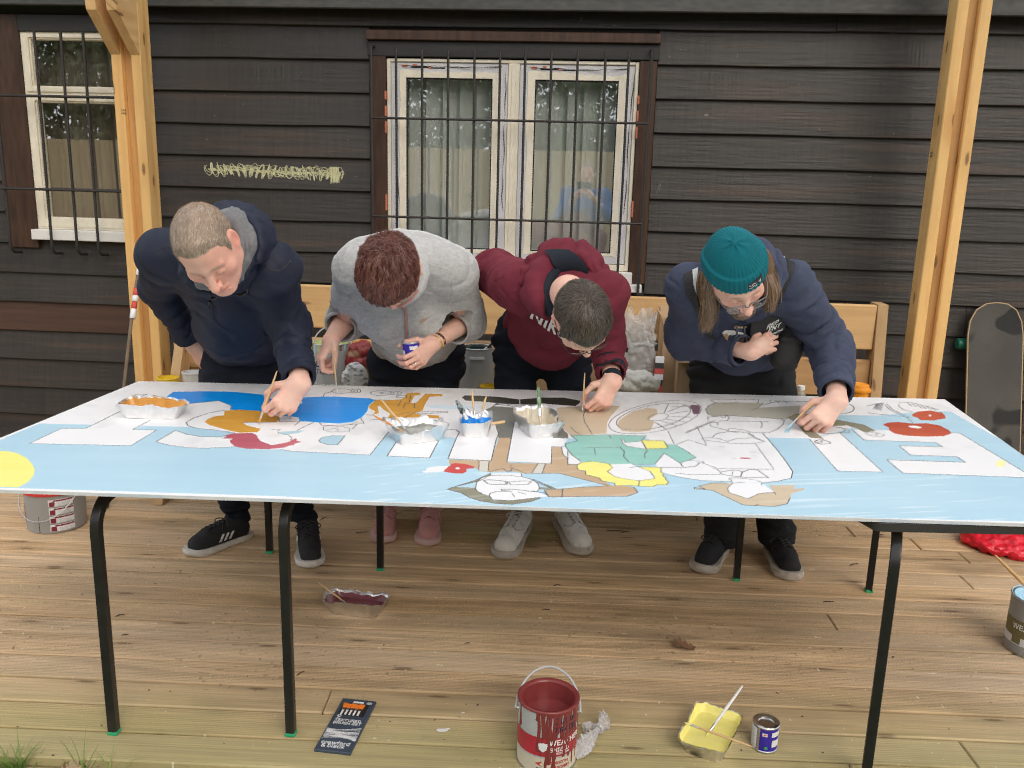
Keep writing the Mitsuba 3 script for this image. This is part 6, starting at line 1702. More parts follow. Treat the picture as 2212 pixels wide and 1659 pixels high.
lo, hi = bound([P, ls, rs, le, re, Wc, Rc], .21)
obj('hoodie', sdf_mesh(f, lo, hi, .0065, dsp), 'hoodie_blue', t, smooth=True)
cuff(t, Wc, le, .048, 'hoodie_blue', .055); cuff(t, Rc, re, .048, 'hoodie_blue', .055)
ctr = A4(664, 425, 2.88)
cx = np.array([.96, 0, .26]); cy = np.array([.2, -.60, -.76]); cy = cy - cx * (cx @ cy); cy /= np.linalg.norm(cy)
C2 = loop(ctr, cx, cy, .104, .112, 16)
obj('hood', sdf_mesh(union([ring(C2, .018), (ring(loop(ctr + (.01, .05, .02), cx, cy, .115, .115, 16), .032), .04)], .03), *bound(C2, .15), .0065, folds([(C2[0], C2[8], .010, .07, .4)], 39)), 'hoodie_blue', t, smooth=True)
for q in ((618, 800, 625, 880, 605, 960, 600, 1030), (685, 800, 690, 880, 678, 960, 662, 1010)):
    uvq = U4(*q)
    obj('drawstring', seam(f, dsp, uvq, .0035, .006), 'drawstring_blue', t, smooth=True)
    obj('drawstring_tip', seam(f, dsp, [uvq[-1], (uvq[-1][0] - .6, uvq[-1][1] + 7)], .0036, .006), 'foil', t, smooth=True)
mat('drawstring_blue', (.10, .11, .15), .8)
# shoulder straps, chest pouch and its lettering
fs = lambda P: f(P) - .004
def flat(name, uv, mt, lift, par=t, label=None):
    g = Polygon(uv)
    m = print_px(f, dsp, g, (0, 0), (1, 0), (0, 1), lift, 5.0)
    return obj(name, m, mt, par, smooth=False, label=label)
flat('strap', U4(190, 375, 262, 335, 300, 480, 330, 640, 400, 800, 440, 900, 395, 905, 320, 770, 262, 620, 205, 540), 'strap_black', .006)
flat('strap_lining', U4(262, 335, 355, 300, 345, 420, 330, 540, 338, 655, 300, 560, 270, 450), 'strap_pale', .007)
flat('strap', U4(1020, 265, 1100, 305, 1060, 430, 1000, 560, 960, 640, 930, 640, 945, 420), 'strap_black', .016)
flat('strap_lining', U4(905, 235, 1022, 262, 985, 330, 950, 420, 925, 330), 'strap_pale', .018)
cp0, _n = seen(f, U4(870, 800), dsp, 0.0)
cy0 = cp0[0][1] - .022
def on_panel(uv, lift=0.0):
    q = np.array([at(u, v, cy0) for u, v in np.asarray(uv, float)]); z0 = at(*U4(870, 800)[0], cy0)[2]
    for _ in range(6):
        q = np.array([at(u, v, cy0 - .30 * (p[2] - z0) + 1.1 * (p[0] - cp0[0][0]) ** 2 - lift) for (u, v), p in zip(np.asarray(uv, float), q)])
    return q
def card(name, shp, lift, th, mt, **kw):
    m = prism(shp, 1.0); v, ff = trimesh.remesh.subdivide_to_size(np.asarray(m.vertices) * (1, 1, .01), np.asarray(m.faces), 7.0)
    q = on_panel(v[:, :2], lift); q[:, 1] += np.where(v[:, 2] > .005, 0, th)
    m = TM(q, ff); m.fix_normals(); return obj(name, m, mt, t, **kw)
card('chest_panel', Polygon(U4(745, 770, 850, 740, 962, 655, 990, 715, 1022, 812, 960, 870, 860, 908, 745, 920, 735, 850)), 0, .010, 'strap_black', label='black chest pouch with white lettering')
for s, xx, yy, sz in (('REP', 862, 826, 11.0), ('ENT', 872, 856, 11.0), ('PRINTING', 888, 884, 4.6)):
    m = text2d(s); v, ff = np.asarray(m.vertices), np.asarray(m.faces)
    uv = np.asarray(U4(xx, yy)[0]) + v[:, :1] * (sz * .92, -sz * .46) + v[:, 1:2] * (sz * .34, -sz * .92)
    q = on_panel(uv, .0012); q[:, 1] -= .0006 * (v[:, 2] > .02)
    m = TM(q, ff); m.fix_normals(); obj('chest_panel__lettering', m, 'print_white', t)
flat('print', U4(497, 850, 520, 835, 600, 835, 690, 855, 740, 885, 745, 918, 690, 935, 600, 935, 540, 905), 'print_white', .003, label='round emblem on the chest, white and tan')
flat('print__emblem', U4(505, 860, 540, 852, 560, 880, 590, 870, 610, 868, 640, 868, 670, 880, 668, 905, 620, 925, 580, 925, 540, 905, 515, 885), 'print_tan', .0042)
for k in range(5):
    flat('print__emblem', U4(600 + 22 * k, 815 - 3 * k, 620 + 22 * k, 808 - 3 * k, 625 + 22 * k, 822 - 3 * k, 606 + 22 * k, 829 - 3 * k), 'print_tan', .003)
bag = A4(1050, 960, 3.10)
bf = union([capE(bag + (0, 0, .06), bag - (.01, 0, .055), (.058, .034), (.052, .040), np.array([1.0, 0, 0])), (cap(bag + (-.03, -.03, .03), bag + (.03, -.03, .03), .012), .01)], .02)
obj('bag', sdf_mesh(bf, *bound([bag], .16), .005, folds([(bag + (0, 0, .08), bag - (0, 0, .08), .006, .05, .2)], 5)), 'strap_black', t, smooth=True, label='black pouch bag at his hip')
# beanie
bc = np.array([0, -.020, .045])
def beanie(L):
    q = L - bc
    az = np.arctan2(q[:, 0], q[:, 1]); rr_ = np.hypot(q[:, 0], q[:, 1])
    rib = .0013 * np.cos(az * 46) * np.clip(rr_ / .05, 0, 1) + .0035 * np.cos(az * 7 + 1) * np.exp(-(rr_ / .035) ** 2) * np.clip(rr_ / .012, 0, 1) + .006 * np.exp(-(rr_ / .014) ** 2)
    a = ell(bc + (0, -.004, .004), (.0895, .110, .096))(L)
    lim = -.006 + .16 * 0 + (q[:, 1] < 0) * q[:, 1] * .35 + q[:, 1] * .10
    crown = np.maximum(a - rib, lim - q[:, 2] - .002)
    cuff = np.maximum(np.maximum(a - .0085 - rib * 1.2, lim - .010 - q[:, 2]), q[:, 2] - lim - .046)
    return smin(crown, cuff, .006)
bm_ = sdf_mesh(beanie, (-.12, -.16, -.05), (.12, .13, .19), .0024)
L = np.asarray(bm_.vertices).copy(); bm_.vertices = L @ Rm.T + hcn
obj('beanie', bm_, 'beanie_teal', t, smooth=True)
# its woven label
def on_beanie(xs, zs, lift):
    P = np.array([(x, .12, z) for x, z in zip(xs, zs)])
    for _ in range(50):
        P[:, 1] -= (beanie(P) - lift) * .7
    return P @ Rm.T + hcn
bt = prism(sbox(0, 0, 1, 1), .05); v, ff = trimesh.remesh.subdivide_to_size(np.asarray(bt.vertices), np.asarray(bt.faces), .12)
lb = lambda v, lift: on_beanie(-.006 - .048 * v[:, 0], .0555 + .024 * v[:, 1] + .006 * v[:, 0], lift)
k_ = obj('beanie__label', TM(lb(v, .0012) , ff), 'zip_black', t)
for s, o, sc in (('PLANKS', (.05, .55), .0042), ('POWER', (.05, .12), .0052), ('+', (.68, .25), .013)):
    m = text2d(s); v2 = np.asarray(m.vertices).copy()
    q = np.c_[o[0] + v2[:, 0] * sc / .048, o[1] + v2[:, 1] * sc / .024]
    obj('beanie__lettering', TM(lb(q, .0022), m.faces), 'print_white', t)
glasses(t, Rm, hcn + Rm @ np.array([0, .004, -.012]), 'frame_clear', .0017, .031, .019)
# long hair hanging from under the beanie, and the beard
def lock(side, a, b, c, d, n, seed, w=.030):
    rng = np.random.default_rng(seed)
    P0 = spline([a, b, c, d], 12)
    mass = union([cap(P0[i], P0[i + 1], w * (1 - .5 * i / 11), w * (1 - .5 * (i + 1) / 11)) for i in range(11)], .01)
    m = sdf_mesh(mass, *bound(P0, w + .02), .004, folds([(P0[0], P0[-1], .006, .3, .2)], seed))
    C = np.array((.14, .085, .05)) * (.5 + .9 * meshkit.fbm(np.asarray(m.vertices) * np.array([160, 160, 18]), 3, seed))[:, None]
    key = obj('long_hair', m, 'hair_base', t, smooth=True, color=np.clip(C, 0, 1))
    V, F, C = [], [], []
    cols = np.array([(.17, .10, .06), (.26, .165, .095), (.33, .22, .13), (.11, .065, .04)])
    for i in range(n):
        th = rng.uniform(0, 6.28); r0 = w * rng.uniform(.92, 1.06); fl = rng.normal(0, .003, 3)
        e = rng.integers(8, 12); col = cols[rng.integers(4)] * rng.uniform(.7, 1.2)
        ex = rng.normal(0, .012, 3) * (rng.random() < .15)
        base = len(V)
        for j in range(e + 1):
            jj = min(j, 11); s_ = jj / 11
            r = r0 * (1 - .5 * s_)
            off = np.array([math.cos(th) * r, math.sin(th) * r, 0]) + fl * s_ + ex * s_ ** 2 + .004 * np.array([math.sin(s_ * 7 + th * 3), math.cos(s_ * 6 + th), 0])
            p = P0[jj] + off + (np.array([0, 0, -.02]) * rng.random() if j == e else 0)
            tg = np.array([-math.sin(th), math.cos(th), 0]) * .0009 * (1.2 - s_)
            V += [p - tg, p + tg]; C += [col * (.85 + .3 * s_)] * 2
            if j:
                k = base + 2 * j
                F += [(k - 2, k - 1, k + 1), (k - 2, k + 1, k)]
    obj('hair_strands', TM(V, F), 'hair', key, smooth=True, color=np.clip(np.array(C), 0, 1), kind='stuff')
lock(-1, A4(425, 350, 2.765), A4(392, 540, 2.775), A4(400, 660, 2.80), A4(372, 800, 2.83), 1500, 81, .038)
lock(1, A4(815, 230, 2.81), A4(885, 410, 2.805), A4(905, 540, 2.80), A4(895, 640, 2.81), 1300, 83, .031)
rngb = np.random.default_rng(5)
w2 = lambda q: np.asarray(q, float) @ Rm.T + hcn
hfl = head_sdf((np.asarray(neck) - hcn) @ Rm)
R0 = np.c_[rngb.uniform(-.058, .058, 2600), rngb.uniform(.02, .11, 2600), rngb.uniform(-.125, -.050, 2600)]
R0 = snap(hfl, R0, 0, it=8)
ok = (R0[:, 2] < -.048 - .3 * (R0[:, 1] < .05) * 0) & (R0[:, 1] > .005) & ~((np.abs(R0[:, 0]) < .022) & (R0[:, 2] > -.086) & (R0[:, 2] < -.064) & (R0[:, 1] > .07)) & (R0[:, 2] > -.13)
R0 = R0[ok]
V, F, nr, n_, sg = strands(hfl, R0, lambda q: np.stack([q[:, 0] * 3, .1 + 0 * q[:, 0], -1 + 0 * q[:, 0]], 1), .013, .004, .0013, 7, segs=3, off0=.0)
C = np.repeat(np.array([(.15, .09, .055)]) * rngb.uniform(.6, 1.5, (n_, 1)), (sg + 1) * 2, axis=0)
obj('beard', TM(w2(V), F), 'hair', t, smooth=True, color=np.clip(C, 0, 1), kind='stuff')
hips = [P + (-.10, 0, -.06), P + (.10, 0, -.06)]
feet = [(onz(1513, 1241), onz(1556, 1190)), (onz(1712, 1258), onz(1668, 1190))]
ank = [b + (0, -.04, .09) for a, b in feet]
kn = [(a + b) / 2 + (0, -.04, .02) for a, b in zip(hips, ank)]
mat('trouser_black', proc(lambda p, n, uv: mix((.016, .017, .020), (.028, .029, .032), fbm(p.x * 12, p.y * 12, p.z * 12, 3))), .85, spec=.25, bump=lambda p, n, uv: noise(p.x * 900, p.y * 900, p.z * 900) + fbm(p.x * 50, p.y * 50, p.z * 50, 2), bs=.0004)
tf = trousers(t, P, np.array([1.0, 0, 0]), hips, kn, ank, 'trouser_black', 91, r=(.118, .098, .080), hem=.055)
for k, (a, b) in enumerate(feet):
    shoe('shoe' if k == 0 else 'shoe_001', t, a, b, .108, ('shoe_black', 'sole_dirty', None, 'trim_dark'), laces='lace_black', seed=k + 33, sole=.034)
brush_tool('paintbrush', 'thin wooden brush in the hand of the man in the teal beanie', onz(1697, 929, .7105), A4(1300, 1372, 2.79), 'brush_wood', 'bristle_blue', .0042, tip_len=.03)

# ------------------------------------------------------------------ paint trays, tins and brushes
def b_foil(p, n, uv):
    return fbm(p.x * 70, p.y * 70, p.z * 70, 3) + .5 * noise(p.x * 300, p.y * 300, p.z * 120)


mat('tray_foil', proc(lambda p, n, uv: mix((.80, .80, .81), (.90, .90, .90), noise(p.x * 60, p.y * 60, p.z * 60))), .30, metal=1.0, bump=b_foil, bs=.0030)
ZB = .7096
WET = {}


def wet(key, a, b, rough=.22):
    mat('wet_' + key, proc(lambda p, n, uv: mix(a, b, fbm(p.x * 40, p.y * 60, p.z * 30, 3))), rough, spec=.5)


wet('orange', (.52, .235, .035), (.68, .36, .085)); wet('grey', (.20, .205, .185), (.26, .265, .24)); wet('blue', (.0, .20, .62), (.01, .28, .72))
wet('beige', (.50, .44, .33), (.62, .56, .45)); wet('wine', (.15, .045, .06), (.22, .08, .10)); wet('yellow', (.80, .72, .20), (.86, .80, .30), .35)
wet('maroon', (.175, .028, .030), (.24, .050, .048), .18); wet('green', (.012, .022, .020), (.03, .05, .045))


def rrect(l, w, r, n=72, seed=0, jit=0.0):
    P = sbox(-l / 2 + r, -w / 2 + r, l / 2 - r, w / 2 - r).buffer(r, quad_segs=8).exterior
    return np.array([P.interpolate(P.length * k / n).coords[0] for k in range(n)])


def tray(label, o, L, Wd, H, ang, paint, seed, wall=.35, warp=.014, group='foil trays of paint', fill=.30, open_=1.0, par_w=None):
    t = thing('foil_tray', label, 'foil tray', group)
    n = 96; rg = np.random.default_rng(seed); base = rrect(L * .78, Wd * .74, .016, n); topo = rrect(L, Wd, .022, n)
    a = np.arange(n) / n * 2 * np.pi
    wob = meshkit.fbm(np.stack([np.cos(a) * 1.5 + seed, np.sin(a) * 1.5, a * 0], 1), 3, seed) - .5
    wob2 = meshkit.fbm(np.stack([np.cos(a) * 6 + seed, np.sin(a) * 6, a * 0], 1), 2, seed + 3) - .5
    ple = .0015 * np.cos(a * 40 + 16.0 * wob2) + .0034 * wob2
    V = []; levels = [(0, 0), (.12, .03), (.5, .5), (.92, .97), (1.0, 1.0), (1.02, 1.06), (.985, 1.075), (.97, 1.035)]
    for s, q in levels:
        ring_ = base + (topo - base) * q
        nrm = ring_ / np.linalg.norm(ring_, axis=1, keepdims=True)
        ring_ = ring_ * 1.0 + nrm * (ple * min(q, 1) + warp * 1.1 * wob * q)[:, None]
        z = s * H * (1 + (warp / .014) * .75 * wob * min(q, 1) + .25 * wob2 * (q > .9)) + .0006
        V.append(np.c_[ring_, z])
    k = np.arange(n); F = []
    for i in range(len(levels) - 1):
        a0, b0 = i * n + k, i * n + (k + 1) % n
        F += [np.stack([a0, b0, b0 + n], 1), np.stack([a0, b0 + n, a0 + n], 1)]
    V = np.vstack(V + [[[0, 0, .0008]]]); F.append(np.stack([(k + 1) % n, k, np.full(n, len(V) - 1)], 1))
    M = rotz(ang, o)
    obj('shell', place(crumple(TM(V, np.vstack(F)), .0016, 75, seed + 40), M), 'tray_foil', t, smooth=22)
    # paint: a pool and a coat up the inner walls
    P = []; lv = [(fill, .0), (fill * 1.02 + .04, .003), (wall + .25 * 0, .0016), (wall + .12, .0008)]
    rr_ = []
    pool = base + (topo - base) * fill; coat = []
    Vp = [np.c_[pool * .955, np.full(n, fill * H + .001)]]
    for q in np.linspace(fill, wall, 5)[1:]:
        e = q + .30 * (wall - fill) * (wob2 * 2) * (q > fill + .01)
        e = np.clip(e, fill, .99)
        ring_ = base + (topo - base) * e[:, None]; nrm = ring_ / np.linalg.norm(ring_, axis=1, keepdims=True)
        ring_ = ring_ + nrm * (ple * e + warp * 1.1 * wob * e - .0022)[:, None]
        Vp.append(np.c_[ring_, e * H * (1 + (warp / .014) * .75 * wob * e) + .0012])
    m_ = len(Vp); Vp = np.vstack(Vp + [[[0, 0, fill * H + .001]]]); F = []
    for i in range(m_ - 1):
        a0, b0 = i * n + k, i * n + (k + 1) % n
        F += [np.stack([a0, b0, b0 + n], 1), np.stack([a0, b0 + n, a0 + n], 1)]
    F.append(np.stack([k, (k + 1) % n, np.full(n, len(Vp) - 1)], 1))
    obj('paint', place(crumple(TM(Vp, np.vstack(F)), .0008, 60, seed), M), 'wet_' + paint, t, smooth=50)
    return t


tr_o = onz(333, 898, ZB); tray('foil tray of orange paint near the left end of the panel', tr_o, .215, .105, .046, .10, 'orange', 1, wall=.90, fill=.25)
tr_g = onz(901, 948, ZB); tray('foil tray of grey green paint on the panel with an orange tipped brush in it', tr_g, .175, .125, .052, .62, 'grey', 4, wall=.55, warp=.024, fill=.42)
tr_b = onz(1028, 934, ZB); tray('foil tray of bright blue paint on the panel holding several brushes', tr_b, .098, .150, .050, .08, 'blue', 7, wall=.62, fill=.30)
tr_e = onz(1163, 933, ZB); tray('foil tray coated in beige paint on the panel with a speckled brush', tr_e, .120, .175, .052, .42, 'beige', 9, wall=.92, warp=.018, fill=.22)
tray('foil tray of dark wine red paint on the deck under the panel', onz(771, 1318, .001), .215, .120, .050, -.10, 'wine', 12, wall=.75, fill=.35)
tr_y = onz(1533, 1603, .001); tray('foil tray full of pale yellow paint on the front deck planks', tr_y, .130, .205, .048, -.42, 'yellow', 14, wall=.99, fill=.55, warp=.008)

cu = lambda x, y: (932.6 + .24801 * x, 811.9 + .24801 * y)
bu = lambda x, y: (548.6 + .24801 * x, 811.9 + .24801 * y)
mat('brush_speckled', proc(lambda p, n, uv: mix(mix((.16, .20, .21), (.30, .34, .34), fbm(p.x * 90, p.y * 90, p.z * 60, 3)), mi.Color3f(.03, .035, .04), smoothstep(.58, .7, noise(p.x * 120, p.y * 120, p.z * 90)))), .5)
mat('brush_green', proc(lambda p, n, uv: mix(mix((.05, .10, .07), (.22, .36, .16), fbm(p.x * 90, p.y * 90, p.z * 60, 3)), mi.Color3f(.35, .40, .42), smoothstep(.62, .72, noise(p.x * 120, p.y * 120, p.z * 90)))), .5)
mat('paint_white', (.74, .74, .73), .4)
mat('tip_orange', (.66, .25, .05), .5)


def dab(name, label, a, b, mt, bri, r, tl=.02):
    return brush_tool(name, label, a, b, mt, bri, r, tip_len=tl, group=None)


dab('paintbrush', 'wooden brush leaning left in the grey green paint tray', tr_g + (-.02, -.02, .022), at(*bu(1098, 195), tr_g[1] + .06), 'brush_wood', 'wet_grey', .0034)
dab('paintbrush', 'orange handled brush resting over the left rim of the grey green tray', tr_g + (-.035, -.03, .030), at(*bu(1040, 345), tr_g[1] + .02), 'tip_orange', 'wet_orange', .0036)
dab('paintbrush', 'thick paint splashed brush with a grey handle in the blue tray', tr_b + (-.010, -.02, .022), at(*cu(212, 212), tr_b[1] + .05), 'brush_speckled', 'wet_blue', .0085, .03)
dab('paintbrush', 'upright thin wooden brush in the blue tray, second from its left', tr_b + (-.005, .02, .02), at(*cu(349, 122), tr_b[1] + .05), 'brush_wood', 'wet_blue', .0036)
dab('paintbrush', 'thin wooden brush in the blue tray leaning towards the right', tr_b + (.005, .02, .02), at(*cu(476, 173), tr_b[1] + .05), 'brush_wood', 'wet_blue', .0036)
dab('paintbrush', 'flat wooden brush lying over the front right rim of the blue tray', tr_b + (.02, -.06, .040), at(*cu(600, 405), tr_b[1] - .03), 'brush_wood', 'brush_wood', .0045)
dab('paintbrush', 'green speckled brush standing in the beige tray', tr_e + (.005, .01, .018), at(*cu(929, 92), tr_e[1] + .07), 'brush_green', 'wet_beige', .0068, .03)
trm = onz(771, 1318, .001)
dab('paintbrush', 'wooden brush resting in the wine red tray on the deck', trm + (-.01, -.03, .026), trm + at(686, 1257, trm[1] + .03) - trm, 'brush_wood', 'wet_wine', .0034)
dab('paintbrush', 'white handled brush standing in the yellow tray on the deck', tr_y + (-.015, -.02, .030), at(1605, 1480, tr_y[1] + .10), 'paint_white', 'wet_yellow', .0045)
dab('paintbrush', 'thin wooden brush laid across the yellow tray towards the small purple tin', at(1476, 1560, tr_y[1] - .065), onz(1628, 1614, .022), 'brush_wood', 'wet_yellow', .0034)


# ---- tins
mat('tin_metal', (.62, .62, .63), .28, metal=1.0)
mat('tin_purple', (.035, .020, .33), .32, spec=.5)
mat('label_white', (.70, .70, .72), .4)
mat('label_grey', (.40, .41, .41), .45)
mat('label_red', proc(lambda p, n, uv: mix((.36, .018, .035), (.45, .03, .05), fbm(p.x * 30, p.y * 30, p.z * 30, 3))), .4)
mat('ink_dark', (.02, .02, .05), .5)
mat('ink_green', (.05, .30, .12), .5)
mat('ink_red', (.55, .06, .05), .5)


def wrap(m, M, r, z0, a0):
    """Lays a flat print (x along the wall, y up) round a tin of radius r."""
    v, f = trimesh.remesh.subdivide_to_size(np.asarray(m.vertices), np.asarray(m.faces), r * .12, max_iter=8)
    a = a0 + v[:, 0] / r; q = r + .0006 + v[:, 2]
    return place(TM(np.c_[q * np.sin(a), -q * np.cos(a), z0 + v[:, 1]], f), M)


def patch(w, h, x=0.0, y=0.0, d=.0004):
    return prism(sbox(x - w / 2, y, x + w / 2, y + h), d)


def tin(label, M, r, h, body, group=None, lid=None, paint=None, level=.8, bail=None, name='paint_tin', ears=True):
    t = thing(name, label, 'paint tin', group)
    obj('body', place(lathe([(0, .0005), (r * .96, .0005), (r, .003), (r, h - .003), (r + .001, h - .002)], 56), M), body, t, smooth=35)
    rim = [(r, h - .004), (r + .0022, h - .003), (r + .0026, h), (r + .001, h + .0022), (r - .003, h + .001), (r - .008, h - .001), (r - .009, h - .005), (r - .0095, .004)]
    obj('rim', place(lathe(rim, 56), M), 'tin_metal', t, smooth=40)
    obj('bottom_rim', place(lathe([(r - .001, .0), (r + .0018, .001), (r + .0018, .004), (r, .0055)], 56), M), 'tin_metal', t, smooth=40)
    if lid:
        obj('lid', place(lathe([(0, h - .005), (r * .62, h - .005), (r * .66, h - .002), (r * .80, h - .0015), (r - .009, h - .001)], 48), M), lid, t, smooth=35)
    if paint:
        obj('paint', place(lathe([(0, h * level), (r - .0105, h * level), (r - .0096, h * level + .003)], 48), M), paint, t, smooth=True)
    return t


# the large maroon tin in front
M = rotz(0.0, onz(1180, 1634, .001)); R_, H_ = .0775, .180
t = tin('large open tin of maroon paint with drips down its red and silver label', M, R_, H_, 'label_grey', paint='wet_maroon', level=.70)
obj('inner_coat', place(lathe([(R_ - .0102, H_ * .70), (R_ - .0100, H_ - .006), (R_ - .0085, H_ - .0005), (R_ - .003, H_ + .0018), (R_ + .0005, H_ + .0030), (R_ + .0032, H_ + .0004), (R_ + .0034, H_ - .004)], 56), M), 'wet_maroon', t, smooth=True)
obj('label', place(lathe([(R_ + .0005, .055), (R_ + .0006, .108)], 64), M), 'label_red', t, smooth=True)
obj('label', place(lathe([(R_ + .0004, .007), (R_ + .0005, .050)], 64), M), 'label_pale', t, smooth=True)
mat('label_pale', proc(lambda p, n, uv: mix((.50, .47, .40), (.60, .52, .40), fbm(p.x * 40, p.y * 40, p.z * 30, 3))), .45)
for s, x, z, sz, mt in (('Dulux', .010, .148, .017, 'ink_dark'), ('TRADE', .012, .124, .015, 'ink_dark'), ('WEATHER', .000, .088, .0145, 'paint_white'), ('SHIELD', .002, .070, .011, 'paint_white'), ('EXTERIOR', .020, .061, .0055, 'paint_white'), ('BBA', -.030, .014, .0085, 'ink_dark'), ('SMOOTH', .006, .034, .008, 'label_red'), ('MASONRY', .006, .020, .008, 'label_red')):
    m = meshkit.text_mesh(s, sz, .0004, True); obj('label__lettering', wrap(m, M, R_ + .0006, z, .08 + x / R_), mt, t)
obj('label__shield', wrap(prism(Polygon([(0, .012), (.012, .014), (.024, .012), (.022, -.004), (.012, -.012), (.002, -.004)]), .0005), M, R_ + .0004, .080, -.26), 'label_white', t)
obj('label__emblem', wrap(prism(Polygon([(0, .004), (.020, .012), (.012, .003), (.020, -.004)]), .0005), M, R_ + .0004, .030, -.36), 'ink_red', t)
rg = np.random.default_rng(4)
for k in range(48):
    a = (-.25 + .085 * k + rg.normal(0, .03)) if k < 18 else rg.uniform(-1.5, 3.6) if k < 30 else rg.uniform(-.1, 1.5)
    L = rg.uniform(.05, .17) if k < 18 else rg.uniform(.02, .08) if k < 30 else rg.uniform(.015, .12); w = rg.uniform(.0022, .0062)
    z1 = H_ - .002; zz = np.linspace(z1, z1 - L, 12)
    P = np.stack([(R_ + .0008) * np.sin(a + .02 * np.sin(zz * 60 + k)), -(R_ + .0008) * np.cos(a + .02 * np.sin(zz * 60 + k)), zz], 1)
    m = tube(P, np.r_[w * 1.2, np.full(9, w * .75), w, w * .75], 8); v = np.asarray(m.vertices)
    rr_ = np.hypot(v[:, 0], v[:, 1]); q = R_ + (rr_ - R_) * .35; v[:, :2] *= (q / rr_)[:, None]
    obj('drip', place(TM(v, m.faces), M), 'wet_maroon', t, smooth=True)
for s in (-1, 1):
    obj('handle_ear', place(along(lathe([(0, 0), (.009, 0), (.009, .004), (.005, .006), (0, .006)], 16), (s * R_ * .98, -.01, H_ - .035), (s * R_ * 1.1, -.012, H_ - .035)), M), 'tin_metal', t, smooth=40)
a = np.linspace(0, np.pi, 26)
hp = np.stack([-(R_ + .006) * np.cos(a), -.012 + .098 * np.sin(a), H_ - .035 + .066 * np.sin(a)], 1)
obj('bail', place(tube(hp, .0032, 8), M), 'bail_grey', t, smooth=True)
mat('bail_grey', (.45, .46, .47), .4)

# small purple tins
M = rotz(-.15, onz(1650, 1611, .001)); R_, H_ = .0335, .074
t = tin('small closed purple tin standing beside the yellow tray', M, R_, H_, 'tin_purple', lid='tin_metal')
obj('label', wrap(patch(.040, .060, 0, 0), M, R_, .007, -1.35), 'label_white', t)
obj('seam_strip', wrap(patch(.007, .066, 0, 0), M, R_, .004, -.60), 'tin_metal', t)
for k in range(9):
    obj('label__print_line', wrap(patch(.030 * (.7 + .3 * hsh(k)), .0016, 0, 0, .0006), M, R_ + .0003, .013 + .0055 * k, -1.35), 'label_grey', t)
obj('label__flag', wrap(patch(.014, .009, 0, 0), M, R_, .050, -.10), 'label_white', t)
for x, y, w, h_ in ((-.0008, 0, .0016, .009), (-.007, .0038, .014, .0016)):
    obj('label__flag_cross', wrap(prism(sbox(x, y, x + w, y + h_), .0006), M, R_ + .0003, .050, -.10), 'ink_red', t)
obj('label', wrap(patch(.034, .014, 0, 0), M, R_, .048, .95), 'label_white', t)
obj('label', wrap(patch(.030, .020, 0, 0), M, R_, .018, .95), 'label_white', t)
obj('label__seal', wrap(prism(Polygon(loop(np.zeros(3), np.array([1., 0, 0]), np.array([0, 1., 0]), .0048, .0048, 20)[:, :2]), .0006), M, R_, .016, .05), 'ink_green', t)
tc = A2_(880, 1240, 2.955); tz = np.array([-.06, -.05, 1.0]); tz /= np.linalg.norm(tz); x_, y_, _ = frame_of(tz, (0, 1, 0))
yy = np.array([0, 1.0, 0]) - tz * tz[1]; yy /= np.linalg.norm(yy)
M = mat4(np.cross(yy, tz), yy, tz, tc); R_, H_ = .0295, .068
t = tin('small open purple tin held in the left hand of the red haired woman', M, R_, H_, 'tin_purple', paint='wet_grey', level=.86)
obj('label', wrap(patch(.030, .013, 0, 0), M, R_, .044, .55), 'label_white', t)
obj('label', wrap(patch(.020, .030, 0, 0), M, R_, .010, -.95), 'label_white', t)
obj('label', wrap(patch(.016, .020, 0, 0), M, R_, .014, .62), 'label_white', t)
obj('label__seal', wrap(prism(Polygon(loop(np.zeros(3), np.array([1., 0, 0]), np.array([0, 1., 0]), .0042, .0042, 20)[:, :2]), .0006), M, R_, .012, -.05), 'ink_green', t)

# the grey bucket at the left and the grey tin at the right edge
mat('bucket_grey', (.30, .295, .285), .5)
mat('bucket_red', (.62, .045, .035), .45)
mat('label_maroon', (.20, .02, .035), .5)
ob = onz(125, 1132, .001); Rb = .118
M = rotz(0, ob)
t = thing('paint_bucket', 'grey plastic bucket with a red rim and printed panels under the left end', 'bucket')
obj('body', place(lathe([(0, 0), (Rb * .93, 0), (Rb * .96, .004), (Rb, .205), (Rb, .21)], 56), M), 'bucket_grey', t, smooth=35)
obj('rim', place(lathe([(Rb - .001, .165), (Rb + .006, .168), (Rb + .007, .208), (Rb + .002, .214), (Rb - .006, .214), (Rb - .008, .01)], 56), M), 'bucket_red', t, smooth=35)
obj('mould_line', wrap(patch(.0022, .16, 0, 0), M, Rb * .965, .006, -.05), 'trim_dark', t)
for k in range(4):
    obj('label', wrap(patch(.095, .030, 0, 0), M, Rb * .985, .012 + .036 * k, .75), 'label_white', t)
    obj('label__heading', wrap(patch(.075, .006, .008, 0, .0008), M, Rb * .985, .034 + .036 * k, .75), 'label_maroon', t)
    obj('label__pictogram', wrap(patch(.020, .020, -.034, 0, .0008), M, Rb * .985, .013 + .036 * k, .75), 'label_maroon', t)
    for j in range(3):
        obj('label__print_line', wrap(patch(.052 * (.8 + .2 * hsh(k, j)), .0016, .012, 0, .0007), M, Rb * .985, .014 + .036 * k + .0055 * j, .75), 'label_grey', t)
obj('label', wrap(patch(.055, .10, 0, 0), M, Rb * .982, .010, -1.05), 'label_white', t)
obj('label__panel', wrap(patch(.052, .065, 0, 0, .0008), M, Rb * .982, .045, -1.05), 'label_maroon', t)
obj('label__square', wrap(patch(.024, .028, 0, 0, .0012), M, Rb * .982, .028, -1.0), 'ink_red', t)
a = np.linspace(0, np.pi, 20)
